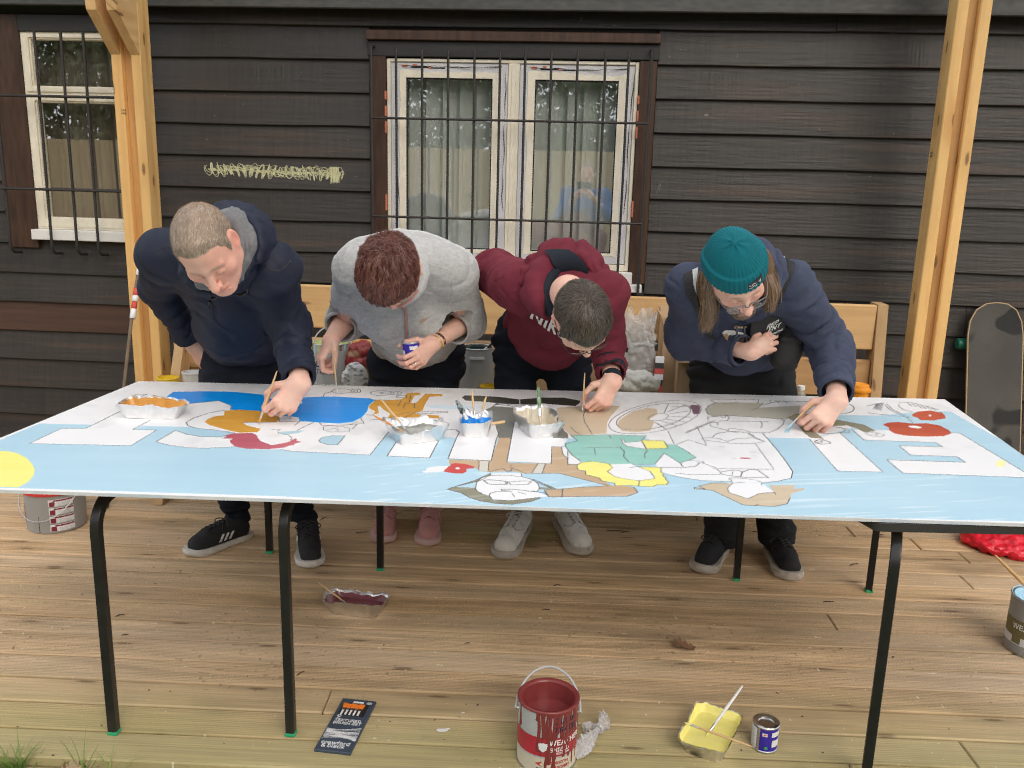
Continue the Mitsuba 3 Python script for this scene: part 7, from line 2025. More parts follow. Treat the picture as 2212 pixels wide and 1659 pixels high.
obj('bail', place(tube(np.stack([-(Rb + .008) * np.cos(a), -.12 * np.sin(a) - .02, .185 - .12 * np.sin(a) ** 1.0], 1), .0022, 6), M), 'tin_metal', t, smooth=True)
orr = onz(2228, 1402, .001); M = rotz(0, orr); R_, H_ = .083, .19
t = tin('grey tin with an olive band at the right edge of the deck', M, R_, H_, 'bucket_grey', paint='wet_sky', level=.8)
wet('sky', (.40, .60, .72), (.46, .66, .78))
obj('inner_coat', place(lathe([(R_ - .0102, H_ * .8), (R_ - .009, H_ - .003), (R_, H_ + .003), (R_ + .003, H_ - .002)], 48), M), 'wet_sky', t, smooth=True)
obj('label', place(lathe([(R_ + .0005, .062), (R_ + .0006, .118)], 64), M), 'label_olive', t, smooth=True)
obj('label', place(lathe([(R_ + .0005, .034), (R_ + .0006, .060)], 64), M), 'label_white', t, smooth=True)
mat('label_olive', (.17, .145, .06), .5)
obj('label__lettering', wrap(meshkit.text_mesh('WEATHERSHIELD', .017, .0004, True), M, R_ + .0006, .088, -1.35), 'paint_white', t)
obj('label__square', wrap(patch(.030, .036, 0, 0, .0006), M, R_ + .0006, .038, -1.12), 'label_olive', t)
dab('paintbrush', 'dark stained stick leaning out of the grey tin at the right edge', orr + (.02, 0, .16), at(2149, 1199, orr[1] + .02), 'bracket_wood', 'wet_sky', .0065)

# tins, cups and bags on the bench seat
ZS = .4705
os_ = at(716, 800, 3.68); os_[2] = ZS; M = rotz(0, os_); R_ = .083; H_ = at(716, 739, 3.68)[2] - ZS
t = tin('tall tin with green drips on its rim on the bench beside the woman', M, R_, H_, 'label_grey', paint='wet_lime', level=.9)
wet('lime', (.42, .50, .22), (.55, .60, .34))
obj('inner_coat', place(lathe([(R_ - .0102, H_ * .9), (R_ - .009, H_ - .003), (R_ - .002, H_ + .0026)], 48), M), 'wet_lime', t, smooth=True)
for k in range(9):
    a = -1.3 + k * .3; L = .02 + .04 * hsh(k)
    m = tube(np.stack([np.full(6, (R_ + .0005) * math.sin(a)), np.full(6, -(R_ + .0005) * math.cos(a)), np.linspace(H_, H_ - L, 6)], 1), [.009, .007, .006, .006, .007, .004], 8)
    v = np.asarray(m.vertices); rr_ = np.hypot(v[:, 0], v[:, 1]); v[:, :2] *= ((R_ + (rr_ - R_) * .3) / rr_)[:, None]
    obj('drip', place(TM(v, m.faces), M), ('wet_lime', 'label_olive', 'wet_sky')[k % 3], t, smooth=True)
obj('label', place(lathe([(R_ + .0005, .03), (R_ + .0006, .095)], 64), M), 'label_olive', t, smooth=True)
obj('label__lettering', wrap(meshkit.text_mesh('Dulux', .026, .0004, True), M, R_ + .0003, H_ - .098, -.62), 'ink_dark', t)
obj('label__lettering', wrap(meshkit.text_mesh('TRADE', .022, .0004, False), M, R_ + .0003, H_ - .130, -.62), 'ink_dark', t)
obj('label__lettering', wrap(meshkit.text_mesh('WEATHER', .022, .0004, True), M, R_ + .0007, H_ - .195, -.62), 'paint_white', t)
a = np.linspace(.1, np.pi - .1, 22)
obj('bail', place(tube(np.stack([-(R_ + .006) * np.cos(a), .02 + .02 * np.sin(a), H_ - .03 + .095 * np.sin(a)], 1), .003, 8), M), 'bail_grey', t, smooth=True)
os_ = at(1030, 800, 3.70); os_[2] = ZS; M = rotz(0, os_); R_ = .075; H_ = at(1030, 752, 3.66)[2] - ZS
t = tin('open grey tin of dark green paint on the bench between two painters', M, R_, H_, 'label_grey', paint='wet_green', level=.93)
obj('inner_coat', place(lathe([(R_ - .0102, H_ * .93), (R_ - .009, H_ - .003), (R_ + .002, H_ + .003)], 48), M), 'wet_green', t, smooth=True)
obj('label', wrap(patch(.105, .085, 0, 0), M, R_, .015, .75), 'label_red', t)
obj('label', wrap(patch(.05, .07, 0, 0), M, R_, .02, -.85), 'label_white', t)
obj('label__emblem', wrap(prism(Polygon(loop(np.zeros(3), np.array([1., 0, 0]), np.array([0, 1., 0]), .014, .014, 20)[:, :2]), .0006), M, R_ + .0004, .035, .55), 'trim_dark', t)
obj('handle_clip', wrap(patch(.062, .012, 0, 0, .005), M, R_, H_ - .045, .12), 'paint_white', t)
dab('paintbrush', 'dark handled brush standing in the green tin on the bench', os_ + (.01, 0, H_ * .9), at(1106, 712, 3.72), 'trim_dark', 'wet_green', .006)


def cup(name, label, o, r, h, mt, cat_, taper=.8, wallt=.003):
    t = thing(name, label, cat_)
    obj('body', place(lathe([(0, 0), (r * taper, 0), (r * taper + .001, .003), (r, h), (r - wallt, h), (r * taper - wallt, .006), (0, .006)], 40), rotz(0, o)), mt, t, smooth=35)
    return t


mat('plastic_yellow', (.72, .50, .035), .35)
mat('plastic_orange', (.75, .28, .02), .35)
mat('cup_white', (.55, .55, .53), .45)
for u, v, w, lab in ((362, 815, 45, 'yellow plastic tub on the bench end beside the left post'), (1058, 833, 42, 'yellow plastic tub on the bench in front of the green paint tin')):
    o = at(u, v, 3.60); h_ = o[2] - ZS; o[2] = ZS
    k = cup('yellow_tub', lab, o, w / 2 * 3.7 / 1862, h_, 'plastic_yellow', 'tub')
    obj('rim', place(lathe([(w / 2 * 3.7 / 1862 - .001, h_ - .006), (w / 2 * 3.7 / 1862 + .003, h_ - .004), (w / 2 * 3.7 / 1862 + .002, h_ + .001), (w / 2 * 3.7 / 1862 - .003, h_ + .0005)], 40), rotz(0, o)), 'plastic_yellow', k, smooth=True)
o = at(416, 803, 3.64); h_ = o[2] - ZS; o[2] = ZS
k = cup('white_pot', 'white plastic pot behind the hip of the man in navy', o, .045, h_, 'cup_white', 'pot')
obj('rim', place(lathe([(.044, h_ - .006), (.048, h_ - .004), (.047, h_ + .001), (.042, h_ + .0005)], 40), rotz(0, o)), 'cup_white', k, smooth=True)
for u, v, lab, w in ((1857, 829, 'reusable coffee cup with an orange lid and brown band on the bench', 47), (1795, 845, 'orange lidded cup half hidden behind the arm of the man in the beanie', 40)):
    o = at(u, v, 3.62); r = w / 2 * 3.72 / 1862; h_ = o[2] - ZS; o[2] = ZS
    k = thing('coffee_cup', lab, 'cup'); Mx = rotz(0, o)
    obj('body', place(lathe([(0, 0), (r * .62, 0), (r * .84, h_ - .03), (0, h_ - .03)], 36), Mx), 'plastic_orange', k, smooth=40)
    obj('band', place(lathe([(r * .70, h_ * .42), (r * .755, h_ * .43), (r * .83, h_ - .033), (r * .80, h_ - .032)], 36), Mx), 'band_brown', k, smooth=40)
    obj('lid', place(lathe([(r * .84, h_ - .032), (r, h_ - .030), (r * 1.02, h_ - .024), (r * .99, h_ - .018), (r * .86, h_ - .016), (r * .80, h_ - .002), (r * .74, h_), (r * .70, h_ - .003), (0, h_ - .003)], 36), Mx), 'plastic_orange', k, smooth=35)
mat('band_brown', (.10, .055, .035), .7)
# clear bottle behind the man in the beanie
o = at(1733, 815, 3.60); o[2] = ZS
k = thing('bottle', 'clear plastic bottle with a green label behind the man in the beanie', 'bottle')
h_ = .20
obj('body', place(lathe([(0, 0), (.030, .001), (.033, .006), (.033, .13), (.030, .15), (.014, .18), (.013, h_), (0, h_)], 32), rotz(0, o)), 'bottle_clear', k, smooth=40)
obj('label', place(lathe([(.0335, .05), (.0336, .10)], 32), rotz(0, o)), 'ink_green', k, smooth=True)
obj('cap', place(lathe([(.0145, h_ - .012), (.0155, h_ - .010), (.0155, h_ + .006), (0, h_ + .007)], 20), rotz(0, o)), 'paint_white', k, smooth=40)
scene['bottle_clear'] = {'type': 'blendbsdf', 'weight': .35, 'a': {'type': 'thindielectric', 'int_ior': 1.5}, 'b': {'type': 'twosided', 'bsdf': {'type': 'principled', 'base_color': rgb(.6, .62, .6), 'roughness': .2}}}
scene['film_clear'] = {'type': 'blendbsdf', 'weight': .34, 'a': {'type': 'thindielectric', 'int_ior': 1.5}, 'b': {'type': 'twosided', 'bsdf': {'type': 'principled', 'base_color': rgb(.74, .73, .71), 'roughness': .18, 'specular': .6}}}

# cardboard boxes
mat('cardboard', proc(lambda p, n, uv: mix((.40, .27, .155), (.48, .335, .20), fbm(p.x * 6, p.y * 6, p.z * 6, 3)) * (.93 + .1 * noise(p.x * 160, 1.0, p.z * 4))), .8)
mat('cardboard_edge', (.34, .22, .12), .85)


def carton(label, x0, x1, y0, y1, z0, z1, flaps=(), seed=0):
    t = thing('cardboard_box', label, 'box')
    w = .005
    for n_, m in (('front', box(x0, x1, y0, y0 + w, z0, z1, .001)), ('back', box(x0, x1, y1 - w, y1, z0, z1, .001)), ('side', box(x0, x0 + w, y0 + w, y1 - w, z0, z1, .001)), ('side', box(x1 - w, x1, y0 + w, y1 - w, z0, z1, .001)), ('base', box(x0 + w, x1 - w, y0 + w, y1 - w, z0, z0 + w, .001))):
        obj(n_, crumple(m.subdivide().subdivide(), .002, 9, seed), 'cardboard', t)
    for (edge, ang, ln) in flaps:
        P = prism(sbox(0, 0, (x1 - x0) if edge in 'fb' else (y1 - y0), ln), .005)
        c, s = math.cos(ang), math.sin(ang)
        if edge == 'f':
            Mx = mat4((1, 0, 0), (0, -s, c), np.cross((1, 0, 0), (0, -s, c)), (x0, y0, z1 + .001))
        elif edge == 'b':
            Mx = mat4((1, 0, 0), (0, s, c), np.cross((1, 0, 0), (0, s, c)), (x0, y1, z1 + .001))
        elif edge == 'l':
            Mx = mat4((0, 1, 0), (-s, 0, c), np.cross((0, 1, 0), (-s, 0, c)), (x0, y0, z1 + .001))
        else:
            Mx = mat4((0, 1, 0), (s, 0, c), np.cross((0, 1, 0), (s, 0, c)), (x1, y0, z1 + .001))
        obj('flap', place(P, Mx), 'cardboard', t)
    return t


xa, xb = at(985, 780, 3.86)[0], at(1332, 790, 3.86)[0]
carton('long cardboard box on the bench behind the open grey tin', xa, xb, 3.84, 3.925, ZS, at(1000, 741, 3.84)[2])
xa, xb = at(1418, 780, 3.72)[0], at(1500, 780, 3.72)[0]
z1 = at(1450, 703, 3.72)[2]
carton('open cardboard box with raised flaps beside the clear plastic bag', xa + .02, xb + .06, 3.70, 3.90, ZS, z1, (('l', .35, .05), ('b', .3, .06)), 3)
xa = at(1462, 800, 3.62)[0]
carton('small cardboard box in front of the larger open one by the beanie man', xa, xa + .20, 3.60, 3.69, ZS, at(1480, 762, 3.6)[2], (('f', 2.4, .05), ('b', .5, .07)), 5)
k = thing('card_sheet', 'upright white sheet leaning between the legs of the man in maroon', 'sheet')
q = [at(1300, 850, 3.62), at(1372, 850, 3.62), at(1332, 742, 3.72), at(1322, 745, 3.72)]
scene[k] = mikit.ply(hull(np.vstack([q, np.array(q) + (0, .004, 0)])), 'sill_white')
k = thing('paint_tube_box', 'narrow red, black and white box beside the clear bag', 'box')
q0, q1 = at(1421, 845, 3.60), at(1426, 772, 3.66)
for j in range(6):
    a_, b_ = q0 + (q1 - q0) * (j / 6), q0 + (q1 - q0) * ((j + 1) / 6 - .002)
    obj('band', hull([p + np.array([dx, dy, 0]) for p in (a_, b_) for dx in (-.018, .018) for dy in (0, .03)]), ('ink_red', 'trim_dark', 'label_white')[j % 3], k)


def bag(name, label, c, r, mt, seed, cat_, amp=.03, freq=9, h=.008, flat=None, lumps=()):
    f = union([ell(c, r)] + [(ell(np.asarray(c) + np.asarray(o), q), .04) for o, q in lumps], .04)
    if flat is not None:
        f = cut(f, ((0, 0, flat), (0, 0, -1)))
    def disp(V, N):
        a = np.abs(2 * meshkit.fbm(V * freq, 3, seed) - 1); b = np.abs(2 * meshkit.noise(V * freq * 2.7, seed + 4) - 1)
        return amp * (.5 - 1.0 * (1 - a) ** 3 - .5 * (1 - b) ** 3 * .6)
    m = sdf_mesh(f, np.asarray(c) - np.max(r) * 1.6 - .1, np.asarray(c) + np.max(r) * 1.6 + .1, h, disp)
    if flat is not None:
        v = np.asarray(m.vertices); v[:, 2] = np.maximum(v[:, 2], flat)
    return single(name, m, mt, label, cat_, smooth=35)


def film(axis, rad, n=110, m=70, amp=.28, tw=5.0, seed=1, top=.0, flat=1.0):
    """A thin crumpled film round the polyline axis: sharp folds that run slantwise, an uneven open end."""
    P = spline(axis, m); tan = np.gradient(P, axis=0); tan /= np.linalg.norm(tan, axis=1, keepdims=True)
    R_ = np.interp(np.linspace(0, 1, m), np.linspace(0, 1, len(rad)), rad)
    x, y, _ = frame_of(tan[0], (0, 1, 0)); a = np.arange(n) / n * 2 * np.pi; V = []
    for i in range(m):
        s_ = i / (m - 1); x = x - tan[i] * (x @ tan[i]); x /= np.linalg.norm(x); y = np.cross(tan[i], x)
        q = np.stack([np.cos(a + tw * s_ * .3) * 1.6, np.sin(a + tw * s_ * .3) * 1.6, np.full(n, s_ * tw)], 1)
        w = meshkit.fbm(q * 1.3, 2, seed)[:, None] * 1.5
        e = np.abs(2 * meshkit.noise(q * 2.1 + w, seed + 3) - 1); e2 = np.abs(2 * meshkit.noise(q * 4.7 + w, seed + 7) - 1)
        r = R_[i] * (1 + amp * (e - .5) + amp * .45 * (e2 - .5))
        up_ = tan[i] * (top * (meshkit.noise(q * 1.7, seed + 11) - .5) * s_ ** 3)[:, None]
        V.append(P[i] + (r * np.cos(a))[:, None] * x + (r * np.sin(a) * flat)[:, None] * y + up_)
    k = np.arange(n); F = []
    for i in range(m - 1):
        a0, b0 = i * n + k, i * n + (k + 1) % n
        F += [np.stack([a0, b0, b0 + n], 1), np.stack([a0, b0 + n, a0 + n], 1)]
    return TM(np.vstack(V), np.vstack(F))


c = at(1369, 768, 3.70); zt_b = at(1375, 676, 3.72)[2]
k = thing('plastic_bag', 'crumpled clear plastic bag on the bench right of the man in maroon', 'bag')
obj('outer_film', film([(c[0] - .01, c[1], ZS + .002), (c[0] - .005, c[1], (ZS + zt_b) / 2), (c[0] + .012, c[1] + .01, zt_b)], [.135, .13, .105, .098, .090, .085], amp=.30, tw=6, seed=5, top=.08, flat=.62), 'film_clear', k, smooth=40)
obj('inner_film', film([(c[0] - .01, c[1], ZS + .004), (c[0] + .005, c[1], (ZS + zt_b) / 2), (c[0], c[1] + .01, zt_b - .05)], [.10, .11, .07, .075, .06, .05], amp=.5, tw=8, seed=15, top=.10, flat=.6), 'film_clear', k, smooth=40)
obj('label_scrap', hull([at(1345, 745, 3.63), at(1358, 752, 3.63), at(1355, 762, 3.64), at(1341, 753, 3.64), at(1348, 750, 3.645)]), 'trim_dark', k)
c = at(1375, 825, 3.60)
bag('plastic_bag', 'crumpled white cloth bag below the clear bag on the bench', c, (.10, .06, .055), 'bag_white', 8, 'bag', .018, 14, .006, ZS)
mat('bag_white', (.62, .60, .55), .6)
c = at(778, 790, 3.66)
bag('plastic_bag', 'crumpled red and brown packet on the bench behind the woman', c, (.075, .05, .12), 'bag_redbrown', 5, 'packet', .016, 13, .006, ZS)
mat('bag_redbrown', proc(lambda p, n, uv: mix((.28, .03, .03), (.30, .20, .10), smoothstep(.45, .6, fbm(p.x * 22, p.y * 22, p.z * 22, 2)))), .35)
c = at(768, 818, 3.56)
kb = bag('plastic_bag', 'white printed packet in front of the red packet on the bench', c, (.060, .03, .075), 'bag_printed', 6, 'packet', .010, 13, .005, ZS)
mat('bag_printed', proc(lambda p, n, uv: mix((.66, .66, .66), (.22, .22, .23), smoothstep(.60, .66, noise(p.x * 70, p.y * 40, p.z * 110)) * .8)), .3)
c = onz(2175, 1172, .03)
bag('plastic_bag', 'crumpled glossy red plastic bag on the deck at the right edge', c + (.06, .02, 0), (.24, .16, .055), 'bag_red', 9, 'bag', .020, 14, .007, .0008)
mat('bag_red', (.66, .012, .03), .22, spec=.5)
k = thing('plastic_twist', 'knotted white plastic wrapper lying beside the maroon paint tin', 'wrapper')
P0 = [onz(1241, 1632, .018), onz(1262, 1610, .030), onz(1278, 1592, .028), onz(1292, 1574, .022), onz(1303, 1560, .025)]
obj('wrapper', film([P0[0], P0[1], P0[2], P0[3]], [.014, .024, .026, .021, .017, .010, .008], n=60, m=60, amp=.55, tw=7, seed=21, flat=.7), 'wrap_white', k, smooth=40)
obj('flared_end', film([P0[3], P0[4], P0[4] + (P0[4] - P0[3]) * .5], [.008, .016, .026, .030], n=60, m=30, amp=.6, tw=4, seed=22, top=.02, flat=.6), 'wrap_white', k, smooth=40)
obj('loose_end', film([P0[3], onz(1272, 1568, .022), onz(1262, 1573, .020)], [.007, .012, .018], n=40, m=20, amp=.6, tw=4, seed=23, flat=.5), 'wrap_white', k, smooth=40)
obj('knot', crumple(tube(loop(P0[3], *frame_of(P0[4] - P0[2])[:2], .013, .012, 16), .004, 8), .002, 90), 'wrap_white', k, smooth=False)
scene['wrap_white'] = {'type': 'blendbsdf', 'weight': .50, 'a': {'type': 'thindielectric', 'int_ior': 1.5}, 'b': {'type': 'twosided', 'bsdf': {'type': 'principled', 'base_color': rgb(.70, .69, .71), 'roughness': .25, 'specular': .6}}}

# brush set card
k = thing('brush_set', 'dark blue card pack of textured brushes lying on the front planks', 'brush pack')
tl_, tr_, br_, bl_ = onz(738, 1509, .009), onz(815, 1513, .009), onz(757, 1627, .009), onz(678, 1618, .009)
ox = (br_ - bl_); Wc_ = np.linalg.norm(ox); ox /= Wc_; oy = (tl_ + tr_ - bl_ - br_) / 2; oy = oy - ox * (oy @ ox); Hc_ = np.linalg.norm(oy); oy /= Hc_
Mc = mat4(ox, oy, (0, 0, 1), bl_ - (0, 0, .009))
obj('card', place(box(0, Wc_, 0, Hc_, .0005, .009, .0012), Mc), 'card_blue', k)
mat('card_blue', proc(lambda p, n, uv: mix((.035, .05, .075), (.06, .08, .115), fbm(p.x * 10, p.y * 10, 0.0, 2))), .35)
zt_ = .0091
S_ = Hc_
def cprint(nm, g, mt, z=zt_, d=.0004):
    obj(nm, place(prism(g, d, z), Mc), mt, k)
cprint('window', sbox(.10 * Wc_, .66 * S_, .86 * Wc_, .90 * S_), 'zip_black')
cprint('hang_slot', sbox(.38 * Wc_, .925 * S_, .66 * Wc_, .945 * S_).buffer(.0015), 'label_white')
cprint('badge', Polygon(loop(np.array([.84 * Wc_, .935 * S_, 0]), np.array([1., 0, 0]), np.array([0, 1., 0]), .008, .006, 18)[:, :2]), 'label_grey')
for j in range(5):
    x = (.20 + .12 * j) * Wc_
    cprint('brush_head', Polygon([(x - .005, .80 * S_), (x + .005, .80 * S_), (x + .0075, .875 * S_ - .002 * (j % 2)), (x - .0075, .880 * S_ - .004 * (j % 2))]), 'brush_orange', zt_ + .0004, .004)
    cprint('brush_ferrule', sbox(x - .004, .75 * S_, x + .004, .80 * S_), 'foil', zt_ + .0004, .003)
    cprint('brush_handle', sbox(x - .0025, .67 * S_, x + .0025, .75 * S_), 'label_white', zt_ + .0004, .002)
mat('brush_orange', (.80, .20, .02), .6)
for s, x, y, sz, b in (('9', .10, .60, .016, True), ('TEXTURED', .10, .545, .0105, True), ('BRUSH SET', .10, .490, .0105, True), ('crawford', .08, .115, .0135, True), ('& black', .12, .060, .0135, True)):
    m = meshkit.text_mesh(s, sz, .0004, b); m.apply_translation([x * Wc_, y * S_, zt_]); obj('lettering', place(m, Mc), 'label_white', k)
for j in range(14):
    y0 = (.20 + .017 * j) * S_; q = np.linspace(.04, .97, 14)
    top_ = [(x * Wc_, y0 + .010 * math.sin(3 * x + j * .3) + .002 * hsh(j, x)) for x in q]
    bot = [(x * Wc_, y - .0016 - .0026 * hsh(j, x, 2) * (j % 3 > 0)) for (x, (_, y)) in zip(q, top_)]
    cprint('paint_stroke', Polygon(top_ + bot[::-1]).buffer(0), 'label_white' if j % 4 else 'label_grey', zt_ + .0002 * (j % 2))

# ---- leaves, twigs and specks on the deck
def oak_leaf(c, s, rot, seed, lift=.012):
    rg = np.random.default_rng(seed); n = 40; t = np.linspace(0, 1, n)
    w = .34 * np.sin(np.pi * t ** .8) ** .8 * (1 + .38 * np.cos(t * 26 + seed)) + .02
    up_ = np.c_[t - .5, w]; dn = np.c_[t - .5, -w * (1 + .1 * rg.normal())][::-1]
    g = Polygon(np.vstack([up_, dn])).buffer(0)
    m = prism(g, .012); v, f = trimesh.remesh.subdivide_to_size(np.asarray(m.vertices), np.asarray(m.faces), .09, max_iter=6)
    v = v.copy(); v[:, 2] += .22 * v[:, 1] ** 2 * 2 + .10 * np.sin(v[:, 0] * 5 + seed) + .06 * (meshkit.fbm(v * 6, 2, seed)) ; v[:, 2] -= v[:, 2].min()
    v *= s
    return place(TM(v, f), rotz(rot, np.asarray(c) + (0, 0, .001)))


single('oak_leaf', oak_leaf(onz(1478, 1400), .075, .15, 3), 'leaf_brown_mat', 'brown curled oak leaf lying alone in the middle of the deck', 'leaf', smooth=False)
rg = np.random.default_rng(8)
ms = []
for u, v, L, a in ((780, 1150, .05, .3), (860, 1110, .04, .8), (1330, 1147, .08, .1), (1350, 1150, .05, .6), (1205, 1265, .035, .2), (1180, 1317, .03, 0), (260, 1330, .03, .5), (270, 1372, .02, .3), (650, 1455, .03, 1.0), (1790, 1300, .04, .1), (1985, 1145, .05, -.6), (1845, 1220, .05, .5), (1700, 1085, .03, 0), (1010, 1390, .02, .2), (1640, 1150, .06, -.2), (1900, 1155, .04, .4), (700, 1120, .05, 1.1)):
    p = onz(u, v, .003); d = np.array([math.cos(a), math.sin(a), 0])
    ms.append(tube(spline([p - d * L / 2, p + (rg.normal(0, .003), rg.normal(0, .003), .002), p + d * L / 2], 6), [.0014, .0018, .002, .0018, .0015, .0008], 5))
for k in range(60):
    p = onz(rg.uniform(0, 2212), rg.uniform(1130, 1655), .001); s = rg.uniform(.0015, .0042)
    ms.append(place(trimesh.creation.icosphere(1, 1.0).apply_scale([s, s * rg.uniform(.4, 1), s * .35]), rotz(rg.uniform(0, 6), p + (0, 0, s * .2))))
obj('deck_debris', cat(ms), 'debris_mat', kind='stuff', smooth=False)
labels['deck_debris'].update({'label': 'small twigs and crumbs scattered over the deck planks', 'category': 'debris'})
mat('debris_mat', proc(lambda p, n, uv: mix((.03, .02, .012), (.12, .08, .045), noise(p.x * 90, p.y * 90, 0.0))), .9)
ms = []
for u, v, s in ((955, 1578, .016), (968, 1575, .006), (940, 1410, .004), (1750, 1400, .004), (1000, 1540, .004), (840, 1600, .003), (1120, 1330, .003), (1395, 1545, .003)):
    p = onz(u, v)
    g = Polygon([(s * (.5 + .5 * hsh(u, j)) * math.cos(j) * 1.3, s * .45 * (.5 + .5 * hsh(u, j, 1)) * math.sin(j)) for j in np.linspace(0, 6.28, 11)[:-1]]).buffer(s * .1)
    obj('paint_spot', place(prism(g, .0012, .0006), rotz(DA, p)), 'paint_white', 'deck')
for u, v in ((1102, 1512), (2010 - 870, 1453)):
    pass

# grass and leaves in front of the deck's left corner
rg = np.random.default_rng(2); V, F = [], []
def blade(p, L, lean, w):
    d = np.array([math.cos(lean), math.sin(lean), 0]); s = np.array([-d[1], d[0], 0]) * w; b = len(V)
    for j, (t_, q) in enumerate(((0, 1), (.45, .85), (.8, .5), (1, .05))):
        c = p + np.array([0, 0, 1]) * L * t_ * (1 - .25 * t_) + d * L * .5 * t_ ** 2
        V.extend([c - s * q, c + s * q])
        if j:
            k = b + 2 * j; F.extend([(k - 2, k - 1, k + 1), (k - 2, k + 1, k)])
for cx_, cy_, n, sp, Lm in ((-1.385, 1.825, 60, .016, .15), (-1.45, 1.815, 30, .03, .11), (-1.20, 1.825, 16, .012, .16), (-1.13, 1.83, 10, .010, .14), (-1.42, 1.74, 90, .10, .09)):
    for k in range(n):
        p = np.array([cx_ + rg.normal(0, sp), cy_ - abs(rg.normal(0, sp * .6)), -.066]); blade(p, Lm * rg.uniform(.5, 1.05), rg.uniform(0, 6.28), .0022)
for k in range(5000):
    p = np.array([rg.uniform(-3.4, 3.0), 1.80 - abs(rg.normal(0, .9)), -.066])
    blade(p, rg.uniform(.02, .06), rg.uniform(0, 6.28), .0016)
key = 'grass'
scene[key] = mikit.ply(TM(V, F), 'grass_mat'); labels[key] = {'label': 'green grass blades growing along the front of the deck', 'category': 'grass', 'kind': 'stuff'}
for (u, v, s, r_, sd, mt, lab) in ((165, 1655, .062, .5, 5, 'leaf_brown_mat', 'brown dead leaf in the grass at the bottom left corner'), (200, 1656, .045, 1.7, 6, 'leaf_pale_mat', 'pale tan dead leaf right of the brown one by the grass'), (150, 1668, .07, .1, 7, 'leaf_pale_mat', 'tan dead leaf under the brown one by the grass')):
    q = onz(u, v, -.022); single('dead_leaf', oak_leaf(q, s, r_, sd), mt, lab, 'leaf')
# ---- skateboard, taped pole, chalk scribble
k = thing('skateboard', 'skateboard with worn grey grip tape and a green wheel leaning on the wall', 'skateboard')
b0, b1 = at(2149, 1010, 4.20), at(2149, 655, 4.395)
b0[2] = .012
Lb = np.linalg.norm(b1 - b0); ydir = (b1 - b0) / Lb; xdir = np.array([1.0, 0, 0]); xdir -= ydir * (xdir @ ydir); xdir /= np.linalg.norm(xdir); zdir = np.cross(xdir, ydir)
wb = .128
prof = [(-wb * .80, .0), (-wb, .10), (-wb, Lb - .16), (-wb * .93, Lb - .09), (-wb * .72, Lb - .035), (-wb * .38, Lb - .006), (0, Lb)]
g = Polygon(prof + [(-x, y) for x, y in prof[::-1][1:]]).buffer(.004)
Ms = mat4(xdir, ydir, zdir, b0)
mb = prism(g, .011); v, f = trimesh.remesh.subdivide_to_size(np.asarray(mb.vertices), np.asarray(mb.faces), .06); v = v.copy(); v[:, 2] += .35 * np.clip(v[:, 0] ** 2, 0, 1) + .6 * np.clip(v[:, 1] - Lb + .14, 0, 1) ** 2
obj('deck_board', place(TM(v, f), Ms), 'ply_wood', k)
mat('ply_wood', (.46, .33, .19), .6)
g2 = g.buffer(-.005).difference(sbox(-1, .10, 1, .142))
mb = prism(g2, .0012); v, f = trimesh.remesh.subdivide_to_size(np.asarray(mb.vertices), np.asarray(mb.faces), .05); v = v.copy(); v[:, 2] += .35 * np.clip(v[:, 0] ** 2, 0, 1) + .6 * np.clip(v[:, 1] - Lb + .14, 0, 1) ** 2 + .0112
obj('grip_tape', place(TM(v, f), Ms), 'grip', k)
mat('grip', proc(lambda p, n, uv: mix(mix((.055, .053, .048), (.095, .09, .08), fbm(p.x * 9, p.y * 9, p.z * 6, 4)), mi.Color3f(.022, .022, .022), smoothstep(.6, .66, fbm(p.x * 8 + 3, p.y * 8, p.z * 7, 2))) * (.8 + .4 * noise(p.x * 400, p.y * 400, p.z * 400)), eps=1e-3), .8)
zA = at(2150, 943, 4.24)[2]; yA = (zA - b0[2]) / ydir[2]
m = meshkit.text_mesh('ARBOR', .014, .0006, True); m.apply_translation([.020, .112, .0150]); obj('lettering', place(m, Ms), 'ink_dark', k)
g_ = Polygon(loop(np.array([.098, .120, 0]), np.array([1., 0, 0]), np.array([0, 1., 0]), .010, .0075, 16)[:, :2]); obj('emblem', place(prism(g_, .0006, .0150 + .0035), Ms), 'ink_dark', k)
for yy_, tag in ((.16, 0), (Lb - .20, 1)):
    obj('truck', place(tube([(-.11, yy_, -.045), (.11, yy_, -.045)], .010, 10), Ms), 'tin_metal', k, smooth=True)
    obj('truck_base', place(box(-.03, .03, yy_ - .035, yy_ + .035, -.036, -.0005, .003), Ms), 'tin_metal', k)
    for s in (-1, 1):
        obj('wheel', place(along(lathe([(0, -.022), (.024, -.022), (.029, -.016), (.029, .016), (.024, .022), (0, .022)], 24), (s * .135, yy_, -.045), (s * .2, yy_, -.045)), Ms), 'wheel_green', k, smooth=40)
mat('wheel_green', (.012, .14, .09), .4)
k = thing('taped_pole', 'thin stick with red and white tape at its top leaning on the left post', 'stick')
pb, pt_ = onz(231, 1097, .004), at(304, 556, 3.965)
obj('stick', tube(spline([pb, pb + (pt_ - pb) * .35 + (.006, 0, 0), pb + (pt_ - pb) * .7 - (.003, 0, 0), pt_], 20), .0075, 10), 'stick_wood', k, smooth=True)
mat('stick_wood', proc(lambda p, n, uv: mix((.11, .075, .055), (.22, .16, .11), fbm(p.x * 60, p.y * 60, p.z * 14, 3))), .8)
sh_ = lambda s: pb + (pt_ - pb) * s
for j, (a_, b_, r_) in enumerate(((.745, .785, .0125), (.785, .815, .0115), (.815, .84, .0130), (.84, .87, .0120), (.925, .965, .0105), (.965, 1.0, .0095))):
    m = tube([sh_(a_), sh_((a_ + b_) / 2), sh_(b_)], [r_, r_ * 1.12, r_ * .95], 10)
    obj('tape', crumple(m, .001, 60, j), ('label_white', 'ink_red')[j % 2], k, smooth=True)
